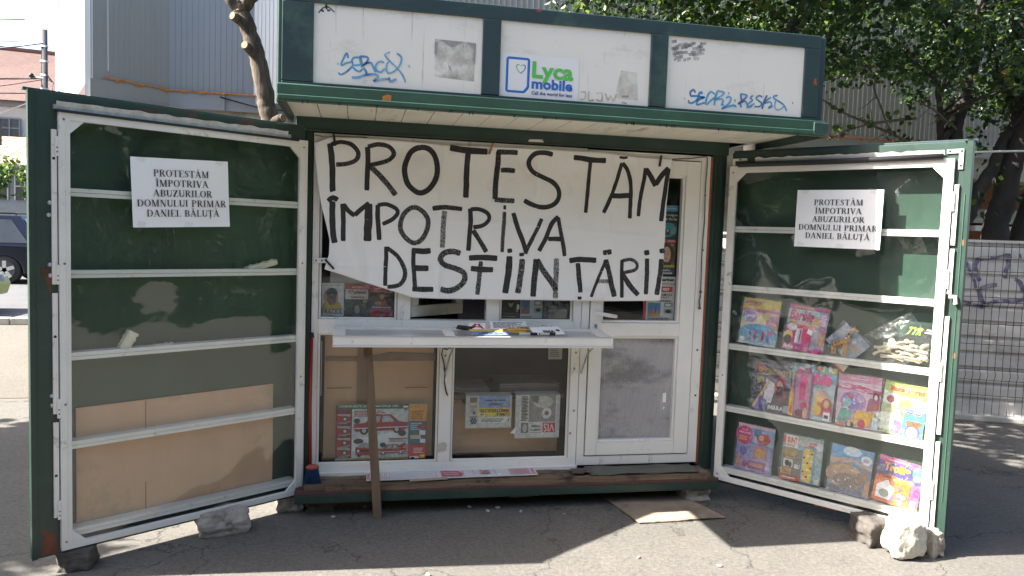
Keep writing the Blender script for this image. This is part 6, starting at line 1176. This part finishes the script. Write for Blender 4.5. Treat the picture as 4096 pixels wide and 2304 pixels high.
def leaves(m, c, r, n, size, rg, wts=(6, 4, 1), sq=(1, 1, .8)):
    for _ in range(n):
        while True:
            q = Vector((rg.uniform(-1, 1), rg.uniform(-1, 1), rg.uniform(-1, 1)))
            if q.length < 1: break
        p = Vector(c)+Vector((q.x*r*sq[0], q.y*r*sq[1], q.z*r*sq[2])); s = size*rg.uniform(.6, 1.25)
        d = Vector((rg.gauss(0, 1), rg.gauss(0, 1), rg.gauss(-.5, .8))).normalized(); a = d.orthogonal().normalized(); a.rotate(Matrix.Rotation(rg.uniform(0, 6.28), 3, d)); b2 = d.cross(a)
        mt = LEAF[rg.choices((0, 1, 2), wts)[0]]; w2 = s*.40
        m.add([p, p+d*s*.35+a*w2+b2*w2*.3, p+d*s*.75+a*w2*.7+b2*w2*.25, p+d*s, p+d*s*.75-a*w2*.7+b2*w2*.25, p+d*s*.35-a*w2+b2*w2*.3], [(0, 1, 2, 3), (0, 3, 4, 5)], mt)
def wavy(pts, n, amp, sd):
    P = [Vector(p) for p in pts]; o = []
    for i in range(len(P)-1):
        for j in range(n):
            q = P[i].lerp(P[i+1], j/n); L = i+j/n; o.append(q+Vector((noise.noise((L*2, sd, 0)), noise.noise((L*2, sd, 5)), 0))*amp)
    return o+[P[-1]]
def limb(m, pts, r0, r1, sd, mat=BARK, n=6, amp=.03, sides=10):
    o = wavy(pts, n, amp, sd); m.tube(o, [r0+(r1-r0)*i/(len(o)-1)+r0*.14*noise.noise((i*.7, sd, 9)) for i in range(len(o))], mat, sides)
# pruned tree left of the sign box
tr = thing('pruned_tree', (-.45, 2.9, 0), 'bare pruned tree trunk with sawn branch stubs, left of the sign box', 'tree')
m = MB(); limb(m, [(-.40, 2.9, 0), (-.5, 2.9, 1.6), (-.56, 2.9, 2.6), (-.60, 2.9, 2.85), (-.69, 2.9, 3.25), (-.80, 2.9, 3.56), (-.85, 2.9, 3.70)], .092, .066, 3, BARKL, 9, .02, 20)
limb(m, [(-.83, 2.9, 3.62), (-.93, 2.9, 3.74), (-1.15, 2.92, 4.1), (-1.4, 3, 4.8)], .07, .035, 5, BARKL); limb(m, [(-.83, 2.9, 3.62), (-.73, 2.88, 3.75), (-.62, 2.85, 4.2), (-.55, 2.9, 5)], .07, .035, 6, BARKL)
m.build('trunk', tr)
for (x, z, dx) in ((-.80, 3.50, -.6), (-.72, 3.25, -.4), (-.53, 2.62, .7)):
    s = MB(); s.tube([(x, 2.86, z), (x+dx*.10, 2.79, z+.03), (x+dx*.13, 2.765, z+.035)], [.05, .042, .04], BARKL, 12); s.cyl((x+dx*.129, 2.766, z+.035), (dx, -.7, .1), .032, .008, CUT, 14); s.build('branch_stub', tr)
# three leafy trees behind the fence
rg = random.Random(21)
trunks = [('tree leaning from behind the sign box with the widest spread of leaves', (4.4, 3.2), [[(4.4, 3.2, 0), (4.45, 3.2, 1.6), (4.5, 3.2, 3.0), (4.4, 3.1, 4.6), (4.0, 3, 5.6)], [(4.5, 3.2, 3.2), (4.9, 3, 4.2), (5.5, 2.9, 4.9)], [(4.45, 3.15, 4.3), (3.9, 3.0, 4.9), (3.0, 2.7, 5.2)]], .13),
          ('slim dark tree standing just behind the right display door', (6.80, 3.0), [[(6.78, 3, 0), (6.80, 3, 1.8), (6.88, 3, 2.8), (6.93, 3, 3.15), (7.03, 3, 3.6), (7.10, 3, 4.2), (7.2, 3, 5.2)], [(6.9, 3, 3.1), (6.72, 3, 2.9), (6.6, 2.95, 3.6)], [(7.05, 3, 3.8), (6.4, 2.8, 4.3), (5.7, 2.6, 4.6)]], .10),
          ('thick dark forked tree at the right edge behind the fence', (7.46, 3.0), [[(7.40, 3, 0), (7.46, 3, 1.2), (7.54, 3, 1.9), (7.64, 3, 2.4), (7.74, 3, 2.95), (7.80, 3, 3.3), (7.72, 3, 3.7), (7.62, 3, 4.4), (7.5, 3, 5.4)], [(7.05, 2.95, 2.0), (7.2, 2.95, 2.3), (7.40, 2.97, 2.58), (7.55, 3, 2.95), (7.78, 3, 3.3)], [(7.78, 3, 3.3), (7.35, 2.9, 3.62), (7.28, 2.88, 3.66)], [(7.7, 3, 3.9), (8.5, 2.9, 4.6)], [(7.75, 3, 3.2), (8.1, 2.7, 3.5), (8.5, 2.6, 4.4)]], .165),
          ('dark tree trunk at the far right edge, its crown hanging over the fence', (8.05, 3.1), [[(7.90, 3.05, 0), (7.95, 3.05, 1.8), (8.08, 3.05, 2.4), (8.3, 3.1, 3.2), (8.5, 3.1, 4.6)], [(8.2, 3.1, 3.0), (7.9, 2.8, 3.8), (7.6, 2.6, 4.3)]], .14)]
crowns = [MB() for _ in trunks]; tobs = []
for k, (lb, (x, y), limbs, r) in enumerate(trunks):
    t = thing('leafy_tree', (x, y, 0), lb, 'tree', 'leafy trees behind the fence'); tobs.append(t); m = MB()
    for j, L in enumerate(limbs): limb(m, L, r*(1 if j == 0 else .58), r*(.42 if j == 0 else .25), k*7+j, BARK, 7, .035, 12)
    for j in range(16):                                               # thin side branches
        L = limbs[rg.randrange(len(limbs))]; p = Vector(L[-1]).lerp(Vector(L[-2]), rg.random()); d = Vector((rg.uniform(-1.2, .6), rg.uniform(-.8, .3), rg.uniform(-.25, .5)))
        if p.z+d.z < 3.6: d.z = .3
        limb(m, [p, p+d*.5+Vector((0, 0, .06)), p+d], .022, .008, k*31+j, BARK, 5, .05, 6)
    m.build('trunk', t)
    if k == 2:
        s = MB(); s.tube([(7.40, 2.9, 3.58), (7.32, 2.84, 3.645)], [.075, .07], BARK, 12); s.cyl((7.315, 2.838, 3.65), (-.75, -.6, .6), .055, .006, M('orange_sawn_wood', (.40, .19, .08), .8, var=.2, scale=30), 16); s.build('branch_stub', t)
def zmin(x):                                                          # the crowns end in an uneven hem
    pts = [(1.5, 4.15), (2.6, 4.05), (3.6, 3.82), (4.6, 3.62), (5.4, 3.44), (5.9, 3.60), (6.5, 3.62), (6.9, 3.72), (7.3, 3.40), (8.2, 3.3), (9.5, 3.2)]
    for (a, za), (c, zc) in zip(pts, pts[1:]):
        if a <= x <= c: return za+(zc-za)*(x-a)/(c-a)
    return 3.6
own = lambda x: 0 if x < 5.2 else 1 if x < 6.9 else 2 if x < 7.9 else 3
for _ in range(640):
    x = rg.uniform(2.2, 9.4); y = rg.uniform(2.0, 4.5); lo = zmin(x)+.12*noise.noise((x*2, y*2, 0))+(y-3.2)*.18; z = lo+rg.random()**1.25*(2.4 if x > 3 else 1.3)
    if x < 3.2 and z > 4.9-.3*(3.2-x): continue
    if noise.noise((x*1.1, y*.8, z*1.2)) > .42: continue
    leaves(crowns[own(x)], (x, y, z), rg.uniform(.16, .34), rg.randrange(34, 74), .064, rg, (6, 4, 1.6))
for x, y, z, n, wt in ((7.25, 2.8, 3.55, 40, (2, 5, 4)), (7.5, 2.75, 3.7, 50, (2, 4, 5)), (7.75, 2.7, 3.45, 40, (2, 4, 4)), (8.0, 2.8, 3.3, 40, (3, 4, 2)), (7.3, 2.9, 3.2, 26, (5, 4, 2)), (7.6, 3.2, 2.9, 26, (5, 4, 2)), (7.2, 3.2, 2.95, 24, (5, 4, 1)), (8.0, 2.9, 2.85, 18, (4, 4, 3)), (7.35, 2.9, 2.55, 10, (4, 4, 3)), (7.75, 2.85, 2.45, 14, (3, 4, 4)), (7.3, 2.85, 2.25, 10, (3, 4, 3)), (2.35, 2.3, 4.22, 22, (4, 4, 1)), (2.0, 2.2, 4.2, 14, (4, 4, 1)), (2.75, 2.2, 4.1, 26, (2, 5, 3)), (1.8, 2.3, 4.25, 10, (4, 3, 0))):
    leaves(crowns[own(x)], (x, y, z), .26, n, .085, rg, wt)
for _ in range(260):                                                 # unseen leaf clumps added above the picture to shade the fence and ground
    x, y = rg.uniform(.4, 5.6), rg.uniform(.75, 2.5); z = rg.uniform(3.85+.1*max(0, y-1.5), 5.4); leaves(crowns[0 if x < 5.2 else 1], (x, y, z), .3, 36, .10, rg)
for k, m in enumerate(crowns): m.build('crown', tobs[k])
# loose shoots reaching down in front of the clad wall
def shoot(pts, label, n):
    t = thing('leafy_shoot', pts[0], label, 'branch', 'bare shoots reaching down before the clad wall'); m = MB(); limb(m, pts, .016, .006, pts[0][0]*3, M('grey_twig', (.13, .11, .09), .9, var=.3) if 'grey_twig' not in bpy.data.materials else bpy.data.materials['grey_twig'], 5, .02, 6)
    P = [Vector(p) for p in pts]
    for j in range(7):
        i = rg.randrange(len(P)-1); p = P[i].lerp(P[i+1], rg.random()); d = Vector((rg.uniform(-.3, .1), rg.uniform(-.1, .1), rg.uniform(-.18, .2))); limb(m, [p, p+d*.6, p+d], .006, .003, j+pts[0][0], bpy.data.materials['grey_twig'], 3, .01, 5)
    m.build('twig', t); m = MB()
    for j in range(n): i = rg.randrange(len(P)-1); leaves(m, P[i].lerp(P[i+1], rg.random())+Vector((0, 0, .03)), .09, 5, .075, rg, (2, 5, 4))
    m.build('foliage', t)
shoot([(6.45, 3.0, 2.80), (5.9, 2.95, 2.96), (5.4, 2.9, 3.10), (5.0, 2.85, 3.26), (4.75, 2.8, 3.30)], 'long leafy shoot sloping down leftwards behind the right display door', 9)
shoot([(6.3, 2.9, 3.10), (5.8, 2.9, 3.02), (5.45, 2.88, 2.92), (5.2, 2.86, 2.80)], 'pale dead shoot crossing low before the clad wall', 5)
shoot([(5.65, 2.9, 3.7), (5.75, 2.9, 3.4), (5.95, 2.9, 3.0), (6.1, 2.9, 2.78)], 'thin dark shoot hanging straight down from the leaves', 2)
shoot([(6.9, 2.95, 3.0), (6.5, 2.9, 3.22), (6.2, 2.85, 3.3)], 'short pale shoot with a broken end left of the slim dark tree', 3)
# tree left of the picture, shading the pavement there
t = thing('street_tree', (-6.2, .6, 0), 'street tree left of the kiosk shading the pavement', 'tree'); m = MB(); limb(m, [(-6.2, .6, 0), (-6.15, .6, 1.6), (-6.2, .6, 3.4)], .12, .06, 44, BARK); m.build('trunk', t); m = MB()
for _ in range(230):
    x, y = rg.uniform(-7.3, -5.2), rg.uniform(-1.7, 2.2); z = rg.uniform(2.2, 3.75+.9*(-5.2-x)); leaves(m, (x, y, z), .4, 40, .17, rg)
m.build('crown', t)

# ================================================================== the street at the far left
ROOFT = M('brown_roof_tiles', (.26, .12, .09), .8, var=.2, scale=20)
def brickroof():
    m, n, b = nmat('red_brown_tiled_roof'); tc = N(n, 'ShaderNodeTexCoord'); mp = N(n, 'ShaderNodeMapping'); bt = N(n, 'ShaderNodeTexBrick'); mp.inputs['Rotation'].default_value = (math.radians(90), 0, 0)
    n.links.new(tc.outputs['Object'], mp.inputs[0]); n.links.new(mp.outputs[0], bt.inputs[0]); bt.inputs['Scale'].default_value = 3.2; bt.inputs['Mortar Size'].default_value = .035; bt.inputs['Color1'].default_value = (.150, .078, .062, 1); bt.inputs['Color2'].default_value = (.115, .060, .052, 1); bt.inputs['Mortar'].default_value = (.05, .03, .028, 1)
    n.links.new(bt.outputs[0], b.inputs['Base Color']); b.inputs['Roughness'].default_value = .85; return m
HW = M('pale_house_plaster', (.50, .485, .455), .9, var=.06, scale=1, dirt=((.38, .36, .33), .36, .7)); WD = M('dark_window_glass', (.05, .055, .065), .15, var=.3, scale=2); LEAD = M('grey_gutter_metal', (.2, .2, .21), .5, .4)
hs = thing('corner_house', (-19, 44, 0), 'large pale house with a steep red brown tiled roof across the street', 'house')
m = MB(); m.box(-27, -13.5, 40, 52, 0, 7.75, HW); m.box(-27.1, -13.4, 39.85, 40, 7.45, 7.75, LEAD); m.build('wall', hs)
m = MB(); m.add([(-27.4, 39.5, 7.72), (-13.1, 39.5, 7.72), (-14.6, 44, 11.0), (-27.4, 44, 11.45), (-27.4, 52.5, 7.7), (-13.1, 52.5, 7.7)], [(0, 1, 2, 3), (3, 2, 5, 4), (1, 5, 2)], brickroof()); m.build('roof', hs)
m = MB(); m.tube([(-27.4, 44, 11.47), (-14.6, 44, 11.02)], .13, ROOFT, 8); m.build('ridge', hs)
for x in (-24.5, -21.2, -18.6):
    for z in (5.2, 2.6):
        w2 = MB(); w2.box(x, x+1.5, 39.93, 40.02, z, z+1.65, WD); o = w2.build('window', hs); w2 = MB()
        for a in (x-.03, x+.48, x+.98, x+1.46): w2.box(a, a+.07, 39.88, 39.95, z, z+1.65, LEAD)
        for c2 in (z-.05, z+.55, z+1.1, z+1.6): w2.box(x, x+1.5, 39.885, 39.945, c2, c2+.07, LEAD)
        w2.build('frame', o)
hs = thing('low_house', (-17.5, 36, 0), 'low grey building with a rusty sheet metal roof across the street', 'house')
RUST = M('rusty_sheet_metal', (.42, .33, .27), .6, .2, var=.25, scale=.8, dirt=[((.38, .17, .08), .48, 1.6), ((.55, .50, .45), .35, 1.1)])
m = MB(); m.box(-25, -13, 34.3, 38.5, 0, 4.2, M('grey_house_plaster', (.25, .255, .26), .9, var=.1)); m.build('wall', hs)
m = MB(); m.add([(-25.2, 33.6, 4.05), (-12.8, 33.6, 4.05), (-12.8, 38.4, 5.75), (-25.2, 38.4, 5.75)], [(0, 1, 2, 3)], RUST)
for i in range(19): m.add([(-25.2+.68*i, 33.6, 4.06), (-25.2+.68*i+.04, 33.6, 4.06), (-25.2+.68*i+.04, 38.4, 5.77), (-25.2+.68*i, 38.4, 5.77)], [(0, 1, 2, 3)], LEAD)
m.box(-25.2, -12.8, 33.5, 33.62, 3.95, 4.08, LEAD); m.build('roof', hs)
for x, z, h in ((-18.0, 2.6, 1.0), (-16.2, 2.5, 1.2), (-15.1, 2.5, 1.2), (-16.6, .5, 1.1), (-15.0, .5, 1.1)):
    w2 = MB(); w2.box(x, x+.8, 34.22, 34.32, z, z+h, WD); o = w2.build('window', hs); w2 = MB()
    for a in (x-.03, x+.38, x+.77): w2.box(a, a+.05, 34.18, 34.24, z, z+h, HW)
    w2.box(x, x+.8, 34.185, 34.235, z+h*.5, z+h*.5+.05, HW); w2.build('frame', o)
# utility pole and wires
CONC = M('grey_pole_concrete', (.07, .07, .075), .9, var=.15, scale=4)
pl = thing('utility_pole', (-12.35, 30, 0), 'grey concrete utility pole with brackets in front of the white clad wall', 'utility pole')
m = MB(); m.tube([(-12.35, 30, 0), (-12.30, 30, 9.3)], [.17, .11], CONC, 12); m.build('pole', pl)
m = MB()
for z in (7.35, 6.75): m = MB(); m.tube([(-12.3, 29.9, z), (-12.75, 29.9, z+.02)], .05, LEAD, 6); m.ball((-12.75, 29.88, z+.08), .1, BLACK, 8, 6); m.build('bracket', pl)
for z in (8.6, 8.0, 7.45, 6.9, 6.6): m = MB(); m.tube([(-12.32, 30, z), (-12.32, 30, z+.07)], .16, HW, 12); m.build('band', pl)
m = MB()
for i in range(4): m.tube([(-12.25+.02*i, 29.9, 7.6-.1*i), (-11.95, 29.9, 7.2), (-12.0, 29.9, 6.8), (-12.25, 29.9, 6.4)], .012, BLACK, 5)
m.build('cable_loop', pl)
def wire(z0, z1, sag, r, label, y0=30., x1=-30., mat=BLACK):
    m = MB(); m.tube([(-12.32+(x1+12.32)*t, y0-.1+(31-y0)*t, z0+(z1-z0)*t-sag*4*t*(1-t)) for t in [i/16 for i in range(17)]], r, mat, 5); return tag(m.build('overhead_wire'), label, 'wire', 'overhead wires at the utility pole')
BLW = M('bluish_wire', (.03, .05, .16), .5, var=.2)
m = MB(); m.tube([(-11.3, 25.5, 8.62), (-15, 25.7, 8.42), (-20, 26, 8.2)], .03, BLW, 5); tag(m.build('overhead_wire'), 'single blue wire crossing the sky above the utility pole', 'wire', 'overhead wires at the utility pole')
wire(8.75, 9.3, 1.1, .035, 'thick drooping blue wire leaving the pole below its top', mat=BLW); wire(8.78, 9.1, .25, .015, 'thin straight blue wire just above the drooping one', mat=BLW)
wire(7.35, 6.6, .15, .035, 'thick dark cable crossing the tiled roof'); wire(7.3, 7.0, 1.0, .015, 'thin drooping dark wire before the tiled roof'); wire(6.75, 6.2, .12, .022, 'lower dark cable crossing the tiled roof'); wire(6.6, -1.5, .0, .02, 'pale guy wire slanting down from the utility pole', mat=HW)
# traffic light on its arm
tl = thing('traffic_light', (-15.5, 32, 4.7), 'dark traffic light on a pale arm before the low house', 'traffic light')
m = MB(); m.box(-15.05, -14.75, 31.8, 32.1, 4.75, 5.65, BLACK)
for z in (5.45, 5.15, 4.88): m.tube([(-14.9, 31.8, z), (-14.9, 31.62, z-.02)], [.12, .13], BLACK, 10); m.cyl((-14.9, 31.8, z), (0, -1, 0), .10, .02, WD, 12)
m.build('signal_head', tl, bev=.02); m = MB(); m.tube([(-18.5, 32, 4.0), (-16.5, 32, 4.6), (-15.0, 32, 5.2)], .05, CONC, 8); m.tube([(-18.5, 32, 0), (-18.5, 32, 4.05)], .08, CONC, 8); m.build('arm', tl)
t = thing('small_street_tree', (-12.2, 25, 0), 'small yellow green street tree before the low grey house', 'tree'); m = MB(); limb(m, [(-12.2, 25, 0), (-12.15, 25, 1.2), (-12.2, 25, 2.4)], .09, .05, 61, BARKL); m.build('trunk', t); m = MB()
for _ in range(60): leaves(m, (-12.3+rg.gauss(0, .62), 25+rg.gauss(0, .5), 3.05+rg.gauss(0, .38)), .3, 30, .17, rg, (2, 4, 4))
m.build('crown', t)
# cars
def car(name, loc, flip, col, label, L=4.7, H=1.72, W=1.86, suv=True, rail=False):
    t = thing(name, loc, label, 'car', 'cars in the street'); ox, oy = loc[:2]; s = -1 if flip else 1
    P3 = lambda x, y, z: (ox+s*x, oy+y, z)
    PA = M('car_paint', col, .22, .25, var=.03, spec=.6, rvar=.04); m = MB(P3); h = H*.56; wr = .36; xa, xb = -L*.30, L*.31; ar = wr*1.16
    pr = [(-L/2+.04, .30), (-L/2, .5), (-L/2+.02, h*.82), (-L/2+.12, h+.02), (-L*.2, h+.05), (L*.20, h+.03), (L*.40, h-.06), (L/2-.06, h*.72), (L/2, .48), (L/2-.06, .28)]
    for c in (xb, xa): pr += [(c+ar, .26)]+[(c+ar*math.cos(a), .30+ar*math.sin(a)) for a in [math.pi*i/9 for i in range(10)]]+[(c-ar, .26)]
    m.prism([(x, -W/2, z) for x, z in pr], (0, W, 0), PA); m.box(-L/2+.3, L/2-.3, -W/2+.2, W/2-.2, .2, h-.1, BLACK)
    m.box(-L/2-.02, -L/2+.2, -W/2+.03, W/2-.03, .30, .52, M('bumper_plastic', (.05, .05, .055), .5) if 'bumper_plastic' not in bpy.data.materials else bpy.data.materials['bumper_plastic'])
    m.build('body', t, bev=.05, fix=True)
    c = MB(P3); xr = (-L*.46, L*.20); xt = (-L*.36, L*.04) if suv else (-L*.30, L*.02); yb, yt = W/2-.03, W/2-.22; z0, z1 = h-.0, H
    V = [(xr[0], -yb, z0), (xr[1], -yb, z0), (xr[1], yb, z0), (xr[0], yb, z0), (xt[0], -yt, z1), (xt[1], -yt, z1), (xt[1], yt, z1), (xt[0], yt, z1)]
    c.add(V, [(4, 5, 6, 7), (0, 1, 5, 4), (1, 2, 6, 5), (2, 3, 7, 6), (3, 0, 4, 7)], PA)
    if rail:
        for y in (-yt+.06, yt-.06): c.tube([(xt[0]+.1, y, z1+.02), (xt[0]+.15, y, z1+.07), (xt[1]-.2, y, z1+.06), (xt[1]-.1, y, z1+.0)], .022, BLACK, 6)
    c.build('cabin', t, bev=.05, fix=True)
    V = [Vector(v) for v in V]
    for y, sg in ((0, -1), (1, 1)):
        a, b2, d, e = (V[0], V[1], V[5], V[4]) if y == 0 else (V[3], V[2], V[6], V[7]); g = MB(P3); of = Vector((0, sg*.012, .004))
        q = lambda u, v: (a.lerp(b2, u).lerp(e.lerp(d, u), v))+of
        for u0, u1 in ((.06, .30), (.33, .60), (.63, .92)): g.add([q(u0, .10), q(u1, .10), q(u1 if u1 < .9 else .86, .86), q(u0 if u0 > .1 else .12, .86)], [(0, 1, 2, 3)], WD)
        g.build('side_window', t)
    for i0, i1, i2, i3, nm, of in ((1, 2, 6, 5, 'windscreen', (.014, 0, .006)), (0, 3, 7, 4, 'rear_window', (-.014, 0, .006))):
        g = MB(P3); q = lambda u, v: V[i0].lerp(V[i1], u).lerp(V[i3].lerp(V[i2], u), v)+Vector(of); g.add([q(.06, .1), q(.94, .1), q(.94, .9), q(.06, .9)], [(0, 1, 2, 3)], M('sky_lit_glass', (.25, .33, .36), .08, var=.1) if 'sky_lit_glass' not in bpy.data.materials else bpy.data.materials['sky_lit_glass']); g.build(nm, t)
    for x in (xa, xb):
        for y in (-W/2+.02, W/2-.02):
            g = MB(P3); sg = -1 if y < 0 else 1; g.tube([(x, y-sg*.20, wr), (x, y-sg*.02, wr), (x, y, wr)], [wr, wr, wr-.03], BLACK, 24); o = g.build('wheel', t); g = MB(P3)
            g.cyl((x, y, wr), (0, sg, 0), wr*.66, .012, WD, 20)
            for i in range(5):
                a = 2*math.pi*i/5+.3; g.obox(Vector((x, y+sg*.012, wr))+Vector((-math.sin(a)*.045, 0, math.cos(a)*.045)), (math.cos(a)*wr*.64, 0, math.sin(a)*wr*.64), (math.sin(a)*.09, 0, -math.cos(a)*.09), (0, sg*.012, 0), ALU)
            g.build('rim', o)
    for y in (-W/2+.32, W/2-.32):
        g = MB(P3); g.ball((L/2-.12, y*1.08, h*.66), .17, M('headlight_glass', (.2, .21, .22), .1) if 'headlight_glass' not in bpy.data.materials else bpy.data.materials['headlight_glass'], 12, 8, (.7, 1.1, .7)); g.build('headlight', t)
        g = MB(P3); g.box(-L/2-.012, -L/2+.06, y*1.12-.12, y*1.12+.12, h*.62, h*.92, M('tail_light', (.35, .02, .02), .2) if 'tail_light' not in bpy.data.materials else bpy.data.materials['tail_light']); g.build('tail_light', t)
    g = MB(P3)
    for x in (-L*.10, L*.12): g.box(x, x+.16, -W/2-.025, -W/2, h-.14, h-.11, BLACK)
    g.build('door_handle', t)
    return t
car('parked_car', (-9.80, 17.5, 0), True, (.006, .010, .026), 'dark blue off-road car with roof rails, seen left of the left display door', 4.75, 1.72, 1.9, True, True)
car('parked_car', (-8.14, 10.0, 0), False, (.20, .24, .028), 'light green car, only its front corner showing at the left edge', 4.4, 1.5, 1.76, False)
car('parked_car', (-13.3, 22.6, 0), True, (.62, .63, .64), 'white car behind the dark blue one', 4.6, 1.62, 1.8, False)
# ================================================================== across the street behind the photographer
ap = thing('apartment_block', (5, -24, 0), 'grey apartment block across the street', 'building')
m = MB(); m.box(-24, 34, -34, -22, 0, 11, M('dull_grey_render', (.20, .19, .18), .9, var=.15, scale=.6)); m.build('wall', ap)
for i in range(9):
    for z in (1.2, 4.2, 7.2): w2 = MB(); w2.box(-21+6*i, -18.6+6*i, -22.05, -21.95, z, z+1.5, WD); w2.build('window', ap)
t = thing('hedge', (7.6, -6.5, 0), 'tall dark hedge added out of view to darken the reflection in the door film', 'hedge'); m = MB(); m.box(7.2, 8.2, -12, -2.6, 0, 2.3, LEAF[0])  # unseen, added so the left door's film mirrors something dark
for _ in range(260): leaves(m, (rg.uniform(6.9, 8.4), rg.uniform(-12.2, -2.4), rg.uniform(.15, 2.7)), .4, 22, .16, rg, (8, 2, 0))
m.build('foliage', t)
for k, (x, y, r, h) in enumerate([(-9, -9.5, 2.4, 3.6), (-14.5, -7, 2.4, 3.4), (10.5, -11, 2.6, 3.6), (16, -10, 2.6, 3.8), (4, -14.5, 2.4, 3.6), (-3, -14.5, 2.5, 3.6), (22, -6, 2.9, 4.2), (13, -7.5, 2.6, 3.6), (19, -9.5, 3, 4.6), (-11.5, -8, 2.6, 3.6), (-19, -4.5, 2.6, 3.6), (-6, -11.5, 2.5, 3.8)]):
    t = thing('roadside_tree', (x, y, 0), 'bushy roadside tree across the street', 'tree', 'roadside trees across the street'); m = MB(); limb(m, [(x, y, 0), (x+.1, y, 2), (x, y, h)], .16, .07, 80+k, BARK); m.build('trunk', t); m = MB()
    for _ in range(120):
        q = Vector((rg.gauss(0, .55), rg.gauss(0, .55), rg.gauss(0, .6))); leaves(m, (x+q.x*r, y+q.y*r, max(1.2, h+q.z*r)), .8, 26, .42, rg, (8, 2, 0))
    m.build('crown', t)
